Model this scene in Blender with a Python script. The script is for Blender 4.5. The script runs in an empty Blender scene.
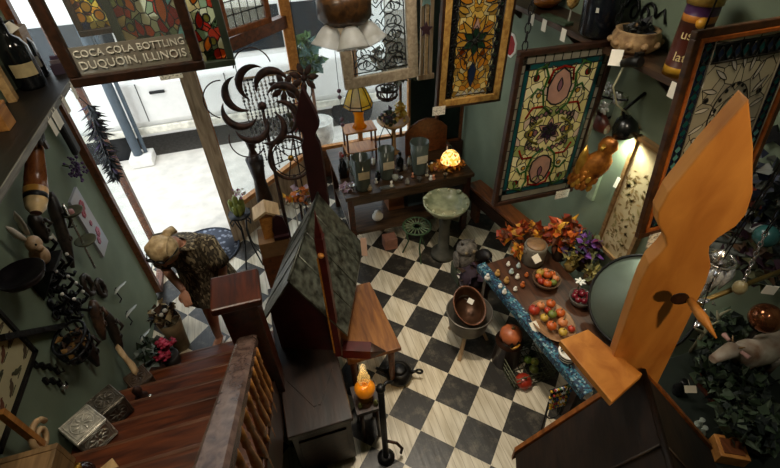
import bpy, bmesh, math, random
from mathutils import Vector, Matrix, Euler
random.seed(7)
PI = math.pi
sc = bpy.context.scene
COL = sc.collection
R = random.uniform
# ---------------------------------------------------------------- camera
HC = 3.7105
FPX = 445.286
RC = Matrix(((0.95552218, -0.29379588, -0.02571677), (-0.21010738, -0.61695121, -0.75843661), (0.20695955, 0.73010628, -0.65123925)))
cam_d = bpy.data.cameras.new('camera')
cam = bpy.data.objects.new('camera', cam_d)
COL.objects.link(cam)
cr, cu, cb = RC[0], -RC[1], -RC[2]
cam.matrix_world = Matrix(((cr[0], cu[0], cb[0], 0), (cr[1], cu[1], cb[1], 0), (cr[2], cu[2], cb[2], HC), (0, 0, 0, 1)))
cam_d.sensor_width = 36
cam_d.lens = 36 * FPX / 780
cam_d.clip_start = 0.03
cam_d.clip_end = 200
sc.camera = cam
# survey of the photograph: a sight line (u, v) met with a level, or with an upright plane
def ray(u, v): return RC.transposed() @ Vector(((u - 390) / FPX, (v - 234) / FPX, 1))
def PZ(u, v, z): d = ray(u, v); return Vector((0, 0, HC)) + d * ((z - HC) / d.z)
def PY(u, v, y): d = ray(u, v); return Vector((0, 0, HC)) + d * (y / d.y)
def PX(u, v, x): d = ray(u, v); return Vector((0, 0, HC)) + d * (x / d.x)
def S(px, p): return px * (RC[2].dot(p - Vector((0, 0, HC)))) / FPX
V3 = lambda *a: Vector(a)
# ---------------------------------------------------------------- materials
MATS = {}
def lin(c): return tuple((x / 12.92 if x <= .04045 else ((x + .055) / 1.055) ** 2.4) for x in c)
def hexc(h): return lin(tuple(int(h[i:i + 2], 16) / 255 for i in (0, 2, 4)))
def newmat(name):
    m = bpy.data.materials.new(name); m.use_nodes = True
    nt = m.node_tree
    return m, nt, nt.nodes['Principled BSDF']
def N(nt, typ, **kw):
    n = nt.nodes.new(typ)
    for k, v in kw.items():
        if k.startswith('i_'): n.inputs[k[2:].replace('_', ' ')].default_value = v
        else: setattr(n, k, v)
    return n
def M(name, h, rough=.5, metal=0., var=.25, scale=9., bump=0.12, emit=None, es=0., h2=None):
    if name in MATS: return MATS[name]
    m, nt, b = newmat(name)
    c = hexc(h)
    tc = N(nt, 'ShaderNodeTexCoord')
    no = N(nt, 'ShaderNodeTexNoise'); no.inputs['Scale'].default_value = scale; no.inputs['Detail'].default_value = 5
    nt.links.new(tc.outputs['Object'], no.inputs['Vector'])
    rp = N(nt, 'ShaderNodeValToRGB')
    c2 = hexc(h2) if h2 else tuple(x * (1 + var) for x in c)
    rp.color_ramp.elements[0].position = .35; rp.color_ramp.elements[1].position = .68
    rp.color_ramp.elements[0].color = (*[x * (1 - var) for x in c], 1)
    rp.color_ramp.elements[1].color = (*c2, 1)
    nt.links.new(no.outputs['Fac'], rp.inputs['Fac'])
    nt.links.new(rp.outputs['Color'], b.inputs['Base Color'])
    b.inputs['Roughness'].default_value = rough
    b.inputs['Metallic'].default_value = metal
    if bump:
        bp = N(nt, 'ShaderNodeBump'); bp.inputs['Strength'].default_value = bump; bp.inputs['Distance'].default_value = .02
        nt.links.new(no.outputs['Fac'], bp.inputs['Height']); nt.links.new(bp.outputs['Normal'], b.inputs['Normal'])
    if emit:
        b.inputs['Emission Color'].default_value = (*hexc(emit), 1); b.inputs['Emission Strength'].default_value = es
    MATS[name] = m
    return m
def WOOD(name, h, h2, rough=.45, stretch=(9, 1.2, 9), scale=3.):
    if name in MATS: return MATS[name]
    m, nt, b = newmat(name)
    tc = N(nt, 'ShaderNodeTexCoord'); mp = N(nt, 'ShaderNodeMapping'); mp.inputs['Scale'].default_value = stretch
    no = N(nt, 'ShaderNodeTexNoise'); no.inputs['Scale'].default_value = scale; no.inputs['Detail'].default_value = 8; no.inputs['Distortion'].default_value = .6
    rp = N(nt, 'ShaderNodeValToRGB')
    rp.color_ramp.elements[0].position = .33; rp.color_ramp.elements[1].position = .7
    rp.color_ramp.elements[0].color = (*hexc(h), 1); rp.color_ramp.elements[1].color = (*hexc(h2), 1)
    bp = N(nt, 'ShaderNodeBump'); bp.inputs['Strength'].default_value = .15; bp.inputs['Distance'].default_value = .01
    L = nt.links.new
    L(tc.outputs['Object'], mp.inputs['Vector']); L(mp.outputs['Vector'], no.inputs['Vector']); L(no.outputs['Fac'], rp.inputs['Fac'])
    L(rp.outputs['Color'], b.inputs['Base Color']); L(no.outputs['Fac'], bp.inputs['Height']); L(bp.outputs['Normal'], b.inputs['Normal'])
    b.inputs['Roughness'].default_value = rough
    MATS[name] = m
    return m
def GLASS(name, h, alpha=.25, rough=.08):
    """thin glass: see-through tinted film with a glossy coat"""
    if name in MATS: return MATS[name]
    m, nt, b = newmat(name)
    out = nt.nodes['Material Output']
    tr = N(nt, 'ShaderNodeBsdfTransparent'); tr.inputs['Color'].default_value = (*[min(1, x ** .5) for x in hexc(h)], 1)
    mx = N(nt, 'ShaderNodeMixShader'); no = N(nt, 'ShaderNodeTexNoise'); no.inputs['Scale'].default_value = 4
    mr = N(nt, 'ShaderNodeMapRange'); mr.inputs['To Min'].default_value = alpha * .8; mr.inputs['To Max'].default_value = min(1, alpha * 1.2)
    b.inputs['Base Color'].default_value = (*hexc(h), 1); b.inputs['Roughness'].default_value = rough
    L = nt.links.new
    L(no.outputs['Fac'], mr.inputs['Value']); L(mr.outputs['Result'], mx.inputs['Fac']); L(tr.outputs[0], mx.inputs[1]); L(b.outputs[0], mx.inputs[2]); L(mx.outputs[0], out.inputs['Surface'])
    MATS[name] = m
    return m
def STAIN(name, h, trans=.5, see=0.):
    """opalescent glass: reflects and lets light through in its colour"""
    if name in MATS: return MATS[name]
    m, nt, b = newmat(name)
    out = nt.nodes['Material Output']; c = hexc(h)
    no = N(nt, 'ShaderNodeTexNoise'); no.inputs['Scale'].default_value = 14; no.inputs['Detail'].default_value = 4
    tc = N(nt, 'ShaderNodeTexCoord'); rp = N(nt, 'ShaderNodeValToRGB')
    rp.color_ramp.elements[0].color = (*[x * .7 for x in c], 1); rp.color_ramp.elements[1].color = (*[min(1, x * 1.3) for x in c], 1)
    tl = N(nt, 'ShaderNodeBsdfTranslucent'); mx = N(nt, 'ShaderNodeMixShader'); mx.inputs['Fac'].default_value = trans
    L = nt.links.new
    L(tc.outputs['Object'], no.inputs['Vector']); L(no.outputs['Fac'], rp.inputs['Fac']); L(rp.outputs['Color'], b.inputs['Base Color']); L(rp.outputs['Color'], tl.inputs['Color'])
    b.inputs['Roughness'].default_value = .18
    L(b.outputs[0], mx.inputs[1]); L(tl.outputs[0], mx.inputs[2]); L(mx.outputs[0], out.inputs['Surface'])
    if see: seethru(nt, mx, out, rp.outputs['Color'], see)
    MATS[name] = m
    return m
def seethru(nt, mx, out, col, f):
    tp = N(nt, 'ShaderNodeBsdfTransparent'); m2 = N(nt, 'ShaderNodeMixShader'); m2.inputs['Fac'].default_value = f
    gm = N(nt, 'ShaderNodeGamma'); gm.inputs['Gamma'].default_value = .45; nt.links.new(col, gm.inputs['Color']); nt.links.new(gm.outputs[0], tp.inputs['Color']); nt.links.new(mx.outputs[0], m2.inputs[1]); nt.links.new(tp.outputs[0], m2.inputs[2]); nt.links.new(m2.outputs[0], out.inputs['Surface'])
def MOSAIC(name, cols, scale, lead=.06, mirror=True, trans=.45, aniso=(1, 1, 1), leadc='1a1613', see=0.):
    """leaded glass: mirrored irregular pieces in a set of colours, dark lead between them (local x across, z up)"""
    m, nt, b = newmat(name)
    out = nt.nodes['Material Output']; L = nt.links.new
    tc = N(nt, 'ShaderNodeTexCoord'); sx = N(nt, 'ShaderNodeSeparateXYZ'); cx = N(nt, 'ShaderNodeCombineXYZ')
    L(tc.outputs['Object'], sx.inputs[0])
    if mirror:
        ab = N(nt, 'ShaderNodeMath', operation='ABSOLUTE'); L(sx.outputs['X'], ab.inputs[0]); L(ab.outputs[0], cx.inputs['X'])
    else: L(sx.outputs['X'], cx.inputs['X'])
    L(sx.outputs['Z'], cx.inputs['Y'])
    mp = N(nt, 'ShaderNodeMapping'); mp.inputs['Scale'].default_value = aniso; L(cx.outputs[0], mp.inputs['Vector'])
    v1 = N(nt, 'ShaderNodeTexVoronoi', voronoi_dimensions='2D'); v2 = N(nt, 'ShaderNodeTexVoronoi', voronoi_dimensions='2D', feature='DISTANCE_TO_EDGE')
    for v in (v1, v2): v.inputs['Scale'].default_value = scale; L(mp.outputs[0], v.inputs['Vector'])
    sp = N(nt, 'ShaderNodeSeparateColor'); L(v1.outputs['Color'], sp.inputs[0])
    rp = N(nt, 'ShaderNodeValToRGB'); rp.color_ramp.interpolation = 'CONSTANT'
    e = rp.color_ramp.elements
    while len(e) < len(cols): e.new(.5)
    for i, c in enumerate(cols): e[i].position = i / len(cols); e[i].color = (*hexc(c), 1)
    L(sp.outputs[0], rp.inputs['Fac'])
    lt = N(nt, 'ShaderNodeMath', operation='LESS_THAN'); lt.inputs[1].default_value = lead; L(v2.outputs['Distance'], lt.inputs[0])
    mc = N(nt, 'ShaderNodeMix', data_type='RGBA'); L(lt.outputs[0], mc.inputs[0]); L(rp.outputs['Color'], mc.inputs[6]); mc.inputs[7].default_value = (*hexc(leadc), 1)
    tl = N(nt, 'ShaderNodeBsdfTranslucent'); mx = N(nt, 'ShaderNodeMixShader')
    ml = N(nt, 'ShaderNodeMath', operation='MULTIPLY_ADD'); ml.inputs[1].default_value = -trans; ml.inputs[2].default_value = trans; L(lt.outputs[0], ml.inputs[0])
    L(mc.outputs[2], b.inputs['Base Color']); L(mc.outputs[2], tl.inputs['Color']); L(ml.outputs[0], mx.inputs['Fac'])
    b.inputs['Roughness'].default_value = .2
    L(b.outputs[0], mx.inputs[1]); L(tl.outputs[0], mx.inputs[2]); L(mx.outputs[0], out.inputs['Surface'])
    if see: seethru(nt, mx, out, mc.outputs[2], see)
    MATS[name] = m
    return m
# ---------------------------------------------------------------- mesh builder
class MB:
    def __init__(s): s.v = []; s.f = []; s.mi = []; s.sm = []; s.mats = []
    def _m(s, m):
        if m not in s.mats: s.mats.append(m)
        return s.mats.index(m)
    def add(s, vs, fs, m, smooth=False):
        o = len(s.v); k = s._m(m)
        s.v += [Vector(v) for v in vs]
        for f in fs: s.f.append([i + o for i in f]); s.mi.append(k); s.sm.append(smooth)
    def box(s, c, d, m, rot=None):
        c = Vector(c); h = Vector(d) / 2; vs = []
        for x in (-1, 1):
            for y in (-1, 1):
                for z in (-1, 1):
                    p = Vector((x * h.x, y * h.y, z * h.z))
                    if rot is not None: p = rot @ p
                    vs.append(c + p)
        s.add(vs, [(0, 1, 3, 2), (4, 6, 7, 5), (0, 4, 5, 1), (2, 3, 7, 6), (0, 2, 6, 4), (1, 5, 7, 3)], m); return s
    def b2(s, lo, hi, m):
        lo = Vector(lo); hi = Vector(hi); return s.box((lo + hi) / 2, hi - lo, m)
    def beam(s, p0, p1, w, h, m, up=(0, 0, 1)):
        p0 = Vector(p0); p1 = Vector(p1); d = p1 - p0; y = d.normalized(); x = y.cross(Vector(up))
        if x.length < 1e-4: x = Vector((1, 0, 0))
        x.normalize(); z = x.cross(y)
        return s.box((p0 + p1) / 2, (w, d.length, h), m, Matrix((x, y, z)).transposed())
    def tube(s, pts, r, m, n=8, closed=False):
        pts = [Vector(p) for p in pts]; k = len(pts)
        rs = r if isinstance(r, (list, tuple)) else [r] * k
        vs = []; fs = []; pu = None
        for i, p in enumerate(pts):
            a = pts[i - 1] if (i or closed) else p; b = pts[(i + 1) % k] if (i < k - 1 or closed) else p
            t = (b - a)
            t = t.normalized() if t.length > 1e-9 else Vector((0, 0, 1))
            u = pu if pu is not None else (Vector((0, 0, 1)) if abs(t.z) < .9 else Vector((1, 0, 0)))
            u = u - t * u.dot(t)
            if u.length < 1e-5: u = t.orthogonal()
            u.normalize(); pu = u; w = t.cross(u)
            for j in range(n):
                q = 2 * PI * j / n; vs.append(p + (u * math.cos(q) + w * math.sin(q)) * rs[i])
        for i in range(k if closed else k - 1):
            i2 = (i + 1) % k
            for j in range(n): fs.append((i * n + j, i * n + (j + 1) % n, i2 * n + (j + 1) % n, i2 * n + j))
        s.add(vs, fs, m, True)
        if not closed: s.add(vs[:n], [tuple(range(n))[::-1]], m); s.add(vs[-n:], [tuple(range(n))], m)
        return s
    def lathe(s, prof, m, c=(0, 0, 0), n=20, rot=None, sq=None, scale=(1, 1)):
        c = Vector(c); vs = []; fs = []; k = len(prof)
        for r, z in prof:
            for j in range(n):
                q = 2 * PI * j / n
                p = Vector((math.cos(q) * r * scale[0], math.sin(q) * r * scale[1], z))
                if rot is not None: p = rot @ p
                vs.append(c + p)
        for i in range(k - 1):
            for j in range(n): fs.append((i * n + j, i * n + (j + 1) % n, (i + 1) * n + (j + 1) % n, (i + 1) * n + j))
        s.add(vs, fs, m, True)
        for idx, rev in ((0, True), (k - 1, False)):
            if prof[idx][0] > 1e-4:
                ring = vs[idx * n:(idx + 1) * n]; s.add(ring, [tuple(range(n))[::-1] if rev else tuple(range(n))], m)
        return s
    def cyl(s, p0, p1, r, m, n=14): return s.tube([p0, p1], r, m, n)
    def ball(s, c, r, m, n=12, k=8, rot=None, rib=0, ribn=8):
        c = Vector(c); r = Vector((r, r, r)) if not hasattr(r, '__len__') else Vector(r); vs = []; fs = []
        for i in range(k + 1):
            th = PI * i / k
            for j in range(n):
                q = 2 * PI * j / n; f = 1 + (rib * abs(math.sin(q * ribn / 2)) - rib if rib else 0) * math.sin(th)
                p = Vector((r.x * math.sin(th) * math.cos(q) * f, r.y * math.sin(th) * math.sin(q) * f, r.z * math.cos(th)))
                if rot is not None: p = rot @ p
                vs.append(c + p)
        for i in range(k):
            for j in range(n): fs.append((i * n + j, (i + 1) * n + j, (i + 1) * n + (j + 1) % n, i * n + (j + 1) % n))
        s.add(vs, fs, m, True); return s
    def prism(s, pts, d, m, o, ux, uy):
        """polygon pts (2D) in plane o + a*ux + b*uy, thickened by d along ux x uy"""
        ux = Vector(ux); uy = Vector(uy); nz = ux.cross(uy).normalized() * d; o = Vector(o)
        a = [o + ux * p[0] + uy * p[1] for p in pts]; k = len(a)
        s.add(a + [p + nz for p in a], [tuple(range(k))[::-1], tuple(range(k, 2 * k))] + [(i, (i + 1) % k, k + (i + 1) % k, k + i) for i in range(k)], m); return s
    def leaves(s, c, rad, n, size, mats, droop=0.):
        c = Vector(c)
        for i in range(n):
            while 1:
                p = Vector((R(-1, 1), R(-1, 1), R(-1, 1)))
                if p.length < 1: break
            p = c + Vector((p.x * rad[0], p.y * rad[1], p.z * rad[2]))
            a = Vector((R(-1, 1), R(-1, 1), R(-.6, 1) - droop)).normalized(); t = a.orthogonal(); t.rotate(Matrix.Rotation(R(0, 6.3), 3, a)); nn = a.cross(t)
            L = size * R(.6, 1.3); w = L * .33
            vs = [p, p + a * L * .35 + t * w + nn * .1 * L, p + a * L, p + a * L * .35 - t * w + nn * .1 * L, p + a * L * .4]
            s.add(vs, [(0, 1, 4), (1, 2, 4), (2, 3, 4), (3, 0, 4)], random.choice(mats))
        return s
    def build(s, name, parent=None, loc=None, bevel=0., sub=0):
        me = bpy.data.meshes.new(name)
        org = ORG[parent.name] if parent is not None else (Vector(loc) if loc is not None else Vector((0, 0, 0)))
        me.from_pydata([v - org for v in s.v], [], s.f)
        for m in s.mats: me.materials.append(m)
        me.polygons.foreach_set('material_index', s.mi); me.polygons.foreach_set('use_smooth', s.sm)
        bm = bmesh.new(); bm.from_mesh(me); bmesh.ops.remove_doubles(bm, verts=bm.verts, dist=1e-6); bmesh.ops.recalc_face_normals(bm, faces=bm.faces); bm.to_mesh(me); bm.free()
        o = bpy.data.objects.new(name, me); COL.objects.link(o)
        if parent is not None: o.parent = parent
        else: o.location = org
        ORG[o.name] = org
        if bevel:
            b = o.modifiers.new('bevel', 'BEVEL'); b.width = bevel; b.segments = 2; b.limit_method = 'ANGLE'
        if sub:
            b = o.modifiers.new('sub', 'SUBSURF'); b.levels = b.render_levels = sub
        return o
ORG = {}
def tag(o, label, cat, group=None):
    o['label'] = label; o['category'] = cat
    if group: o['group'] = group
    return o
def thing(name, label, cat, loc, group=None):
    o = bpy.data.objects.new(name, None); o.empty_display_size = .05; COL.objects.link(o); o.location = Vector(loc)
    ORG[o.name] = Vector(loc)
    return tag(o, label, cat, group)
def struct(mb, name, **k):
    o = mb.build(name, **k); o['kind'] = 'structure'; return o
def price_tag(parent, p, w=.05, h=.06, nrm=(0, -.6, .8), roll=0., m=None):
    """small paper tag on a thread, child of the thing it prices"""
    nrm = Vector(nrm).normalized(); up = Vector((0, 0, 1)); x = up.cross(nrm)
    if x.length < .01: x = Vector((1, 0, 0))
    x.normalize(); y = nrm.cross(x); rot = Matrix((x, y, nrm)).transposed() @ Matrix.Rotation(roll, 3, 'Z')
    b = MB(); b.box(p, (w, h, .003), m or M('tag paper', 'e9e4d6', .8, var=.06))
    b.tube([Vector(p) + rot @ Vector((0, h / 2 - .004, .001)), Vector(p) + rot @ Vector((0, h / 2 + .03, -.02))], .0012, M('tag thread', 'b9b2a0', .9), 5)
    b.v[0:8] = [Vector(p) + rot @ (q - Vector(p)) for q in b.v[0:8]]
    return b.build('price_tag', parent)
def dup(root, delta, label=None, group=None):
    def cp(o, par):
        c = o.copy(); COL.objects.link(c)
        if par is not None: c.parent = par
        for ch in o.children: cp(ch, c)
        return c
    r = cp(root, None); r.location = root.location + Vector(delta)
    if label: r['label'] = label
    if group: r['group'] = group
    return r
def rotz(a): return Matrix.Rotation(a, 3, 'Z')
def rotto(d):
    return Vector((0, 0, 1)).rotation_difference(Vector(d).normalized()).to_matrix()
def circ(c, r, ux, uy, n=20, a0=0., a1=2 * PI, end=False):
    c = Vector(c); ux = Vector(ux); uy = Vector(uy); k = n + (1 if end else 0)
    return [c + ux * math.cos(a0 + (a1 - a0) * i / n) * r + uy * math.sin(a0 + (a1 - a0) * i / n) * r for i in range(k)]
def chainlinks(b, p0, p1, m, ln=.05, w=.014, r=.004):
    p0 = Vector(p0); p1 = Vector(p1); d = p1 - p0; n = max(1, int(d.length / (ln * .78))); t = d.normalized(); u = t.orthogonal().normalized(); w2 = t.cross(u)
    for i in range(n):
        c = p0 + d * ((i + .5) / n); s_ = u if i % 2 else w2
        b.tube([c + t * (ln / 2 * math.cos(q)) + s_ * (w * math.sin(q)) for q in [2 * PI * k / 8 for k in range(8)]], r, m, 5, True)
    return b
# ================================================================ materials used widely
GREEN = M('sage plaster', '77846e', .75, var=.12, scale=3, bump=.05)
DKWOOD = WOOD('dark wood', '1c0f09', '3a2114', .4)
BRWOOD = WOOD('brown wood', '4a2813', '7a4524', .4)
REDWOOD = WOOD('red brown wood', '2a1109', '52240f', .32)
STEPW = WOOD('stair wood', '3c1a0c', '6b3519', .35, (1.2, 9, 9))
OAK = WOOD('golden pine', '9c5f25', 'c98a44', .45)
PINE = WOOD('raw pine', 'b08d62', 'd6b78a', .6)
OLDW = WOOD('weathered post wood', '8a7156', 'bfa584', .7, (9, 9, 1.2))
CREAMW = WOOD('cream frame wood', 'a08c74', 'c9b79b', .6)
AMBW = WOOD('amber post wood', 'a5662a', 'cc8c42', .5, (5, 5, 1.4), 2)
RAILW = WOOD('rail wood', '4a3833', '7d655b', .25, (9, 1.0, 9))
BLACKI = M('black iron', '0d0d0e', .45, .3, var=.3, scale=30)
RUST = M('rusted iron', '2a1b16', .6, .4, h2='4c2f22', scale=22)
IRONG = M('green iron', '3f5a3a', .5, .2, var=.3, scale=20)
LEADC = M('lead came', '20201e', .4, .5, var=.2)
BRASS = M('brass', 'b8862f', .3, .9, var=.25, scale=14)
SILV = M('silvered metal', 'c9c7c2', .25, .9, var=.2, scale=30)
WHITEC = M('white ceramic', 'e6e3da', .3, var=.05)
PAPER = M('tag paper', 'e9e4d6', .8, var=.06)
DKRED = M('dark red paint', '2c080a', .45, var=.3, scale=12)
BURG = M('burgundy paint', '2c0d10', .5, var=.25, scale=12)
# ================================================================ floor
def floor_mat():
    m, nt, b = newmat('painted checker planks'); L = nt.links.new
    ge = N(nt, 'ShaderNodeNewGeometry'); sx = N(nt, 'ShaderNodeSeparateXYZ'); L(ge.outputs['Position'], sx.inputs[0])
    T = .305; ox, oy = .89207, 3.58466; q = math.sqrt(.5) / T
    def lin2(a, c, k):
        m1 = N(nt, 'ShaderNodeMath', operation='MULTIPLY_ADD'); m1.inputs[1].default_value = a; m1.inputs[2].default_value = k; L(sx.outputs['X'], m1.inputs[0])
        m2 = N(nt, 'ShaderNodeMath', operation='MULTIPLY_ADD'); m2.inputs[1].default_value = c; L(sx.outputs['Y'], m2.inputs[0]); L(m1.outputs[0], m2.inputs[2]); return m2
    i = lin2(q, -q, -q * ox + q * oy + 40); j = lin2(-q, -q, q * ox + q * oy + 40)
    fi = N(nt, 'ShaderNodeMath', operation='FLOOR'); fj = N(nt, 'ShaderNodeMath', operation='FLOOR'); L(i.outputs[0], fi.inputs[0]); L(j.outputs[0], fj.inputs[0])
    ad = N(nt, 'ShaderNodeMath', operation='ADD'); L(fi.outputs[0], ad.inputs[0]); L(fj.outputs[0], ad.inputs[1])
    md = N(nt, 'ShaderNodeMath', operation='MODULO'); md.inputs[1].default_value = 2; L(ad.outputs[0], md.inputs[0])
    # board seams along y, wear noise
    px = N(nt, 'ShaderNodeMath', operation='MULTIPLY_ADD'); px.inputs[1].default_value = 1 / .07; px.inputs[2].default_value = 50; L(sx.outputs['X'], px.inputs[0])
    fr = N(nt, 'ShaderNodeMath', operation='FRACT'); L(px.outputs[0], fr.inputs[0])
    seam = N(nt, 'ShaderNodeMath', operation='LESS_THAN'); seam.inputs[1].default_value = .06; L(fr.outputs[0], seam.inputs[0])
    mp = N(nt, 'ShaderNodeMapping'); mp.inputs['Scale'].default_value = (24, 3, 1); L(ge.outputs['Position'], mp.inputs[0])
    n1 = N(nt, 'ShaderNodeTexNoise'); n1.inputs['Scale'].default_value = 1; n1.inputs['Detail'].default_value = 8; L(mp.outputs[0], n1.inputs['Vector'])
    n2 = N(nt, 'ShaderNodeTexNoise'); n2.inputs['Scale'].default_value = 7; n2.inputs['Detail'].default_value = 9; n2.inputs['Roughness'].default_value = .75; L(ge.outputs['Position'], n2.inputs['Vector'])
    wr = N(nt, 'ShaderNodeValToRGB'); wr.color_ramp.elements[0].color = (*hexc('b8aa8d'), 1); wr.color_ramp.elements[1].color = (*hexc('e0d6c0'), 1); wr.color_ramp.elements[0].position = .3; wr.color_ramp.elements[1].position = .6; L(n1.outputs['Fac'], wr.inputs[0])
    br = N(nt, 'ShaderNodeValToRGB'); br.color_ramp.elements[0].color = (*hexc('2b2824'), 1); br.color_ramp.elements[1].color = (*hexc('6b6456'), 1); br.color_ramp.elements[0].position = .5; br.color_ramp.elements[1].position = .72; L(n2.outputs['Fac'], br.inputs[0])
    mx = N(nt, 'ShaderNodeMix', data_type='RGBA'); L(md.outputs[0], mx.inputs[0]); L(wr.outputs[0], mx.inputs[6]); L(br.outputs[0], mx.inputs[7])
    sm = N(nt, 'ShaderNodeMix', data_type='RGBA', blend_type='MULTIPLY'); sm.inputs[7].default_value = (.6, .55, .48, 1); L(seam.outputs[0], sm.inputs[0]); L(mx.outputs[2], sm.inputs[6])
    L(sm.outputs[2], b.inputs['Base Color']); b.inputs['Roughness'].default_value = .38
    bp = N(nt, 'ShaderNodeBump'); bp.inputs['Strength'].default_value = .2; bp.inputs['Distance'].default_value = .01; L(n1.outputs['Fac'], bp.inputs['Height']); L(bp.outputs[0], b.inputs['Normal'])
    return m
XL, XR, YB, ZC = -1.6, 2.62, -1.6, 4.4
A0 = V3(-.62, 4.72, 0); A1 = V3(.47, 5.75, 0)      # the slanting shop window beside the door
YW = 5.75                                           # the front window
b = MB(); b.add([(XL - .1, YB, 0), (XR + .1, YB, 0), (XR + .1, YW, 0), (A1.x, YW, 0), (A0.x, A0.y, 0), (XL - .1, A0.y, 0)], [(0, 1, 2, 3, 4, 5)], floor_mat())
b.add([(XL - .1, YB, -.1), (XR + .1, YB, -.1), (XR + .1, YW, -.1), (A1.x, YW, -.1), (A0.x, A0.y, -.1), (XL - .1, A0.y, -.1)], [(5, 4, 3, 2, 1, 0)], DKWOOD)
struct(b, 'floor')
struct(MB().b2((XL - .12, YB, 0), (XL, 3.97, ZC), GREEN), 'wall_left')
struct(MB().b2((XR, YB, 0), (XR + .12, YW + .06, ZC), GREEN), 'wall_right')
struct(MB().b2((XL - .12, YB - .12, 0), (XR + .12, YB, ZC), GREEN), 'wall_back')
struct(MB().b2((XL - .12, YB - .12, ZC), (XR + .12, YW + .3, ZC + .1), M('ceiling paint', 'a39d8c', .8, var=.06)), 'ceiling')
struct(MB().b2((XL, YB, 1.99), (-.3, .3, 2.09), DKWOOD), 'landing')
struct(MB().b2((XL, YB, 2.09), (XL + .02, .3, 2.22), DKWOOD), 'baseboard_left')
# front of the shop: headers above the glass, solid part at right
b = MB(); b.b2((XL, 4.7, 3.3), (A0.x, 4.78, ZC), GREEN); struct(b, 'wall_front')
sd = (A1 - A0).normalized()
b = MB(); b.beam(A0 + V3(0, 0, 3.75), A1 + V3(0, 0, 3.75), .08, 1.3, BRWOOD); struct(b, 'trim_1')
b = MB(); b.b2((A1.x, YW, 3.1), (XR, YW + .08, ZC), GREEN); struct(b, 'wall_front_header')
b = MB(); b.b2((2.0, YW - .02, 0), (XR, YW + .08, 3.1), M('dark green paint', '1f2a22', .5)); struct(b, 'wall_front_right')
b = MB(); b.b2((A1.x, YW, 0), (2.0, YW + .08, .45), BRWOOD); struct(b, 'baseboard_front')
b = MB(); b.beam(A0 + V3(0, 0, .22), A1 + V3(0, 0, .22), .08, .44, OLDW); struct(b, 'baseboard_slanting')
CLEAR = GLASS('clear pane', 'f2f7f8', .05, .03)
def window(name, p0, p1, z0, z1, nm, fw=.06, m=OAK):
    fr = MB(); p0 = Vector(p0); p1 = Vector(p1); up = V3(0, 0, 1)
    for z in (z0, z1): fr.beam(p0 + up * z, p1 + up * z, .07, fw, m)
    for i in range(nm + 2):
        p = p0.lerp(p1, i / (nm + 1)); fr.beam(p + up * z0, p + up * z1, .07, fw, m, (p1 - p0))
    o = struct(fr, name, loc=p0)
    g = MB(); g.beam(p0 + up * (z0 + z1) / 2, p1 + up * (z0 + z1) / 2, .006, z1 - z0, CLEAR); g.build('pane', o)
    return o
window('window_1', A0, A1, .47, 3.1, 0)
window('window_2', (A1.x, YW + .03, 0), (2.0, YW + .03, 0), .47, 3.1, 1)
b = MB(); b.beam(A0 + V3(0, 0, 2.24), A1 + V3(0, 0, 2.24), .10, .13, BRWOOD); struct(b, 'trim_6')
b = MB(); b.box(V3(-.66, 4.72, 1.6), (.15, .15, 3.3), OLDW); struct(b, 'trim_2', loc=(-.66, 4.72, 0))
b = MB(); b.box(V3(.45, 5.72, 1.7), (.12, .12, 3.4), OAK); struct(b, 'trim_3', loc=(.45, 5.72, 0))
window('window_3', (XL + .02, 4.01, 0), (XL + .02, 4.56, 0), .05, 3.1, 0, .06, BRWOOD)
b = MB(); b.b2((XL - .1, 3.97, 3.1), (XL, 4.78, ZC), GREEN); struct(b, 'wall_left_header')
# ================================================================ street
SIDE = M('pale sidewalk', 'cfcac0', .85, var=.12, scale=5)
b = MB(); b.b2((-9, 3.0, -.12), (XL - .13, A0.y + .07, -.02), SIDE); b.b2((-9, A0.y + .06, -.12), (9, 7.35, -.02), SIDE); struct(b, 'sidewalk')
struct(MB().b2((-14, 7.35, -.3), (14, 30, -.2), M('asphalt', '6f6a63', .9, var=.2, scale=20)), 'street')
struct(MB().b2((-14, 15, -.2), (14, 15.5, 5), M('far pale facade', 'd9d4cb', .9, var=.1, scale=1)), 'facade_across')
pb = PZ(144, 163, 0)
t = thing('sidewalk_post', 'slate blue metal awning post in a square white block on the sidewalk', 'post', pb)
MB().box(pb + V3(0, .05, .06), (.34, .34, .16), M('white concrete', 'e4e1da', .8, var=.08)).build('base_block', t, bevel=.02)
b = MB(); b.cyl(pb + V3(-.04, .05, .12), pb + V3(-.04, .05, 4.6), .07, M('slate paint', '4d5a66', .4, var=.15)); b.cyl(pb + V3(.07, .09, .12), pb + V3(.07, .09, 4.6), .03, MATS['slate paint']); b.build('pole', t)
# white van
WH = M('white car paint', 'e9e7e2', .25, var=.03, bump=0); TINT = M('car window', '20262b', .1, var=.2, bump=0); RUB = M('tyre rubber', '151515', .8)
t = thing('van', 'white van parked at the kerb beyond the sidewalk', 'van', (0, 8.4, -.2))
prof = [(7.5, .25), (7.42, .55), (7.42, 1.15), (7.55, 1.3), (7.75, 2.05), (7.95, 2.2), (9.2, 2.2), (9.3, 1.3), (9.3, .25)]
b = MB(); b.prism([(y, z) for y, z in prof], 5.6, WH, (-3.4, 0, 0), (0, 1, 0), (0, 0, 1)); van = b.build('body', t, bevel=.03)
def vy(z): return 7.55 + (z - 1.3) / .75 * .2 - .012
for x0, x1 in ((-3.0, -1.9), (-1.75, -.65), (-.4, .5), (.65, 1.9)):
    b = MB(); b.add([(x0, vy(1.38), 1.38), (x1, vy(1.38), 1.38), (x1, vy(1.98), 1.98), (x0, vy(1.98), 1.98)], [(0, 1, 2, 3)], TINT); b.build('window', t)
for x in (-1.82, -.52, .58):
    MB().box((x, 7.415, .85), (.012, .012, .6), M('panel gap', '55534f', .8)).build('door_seam', t)
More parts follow.
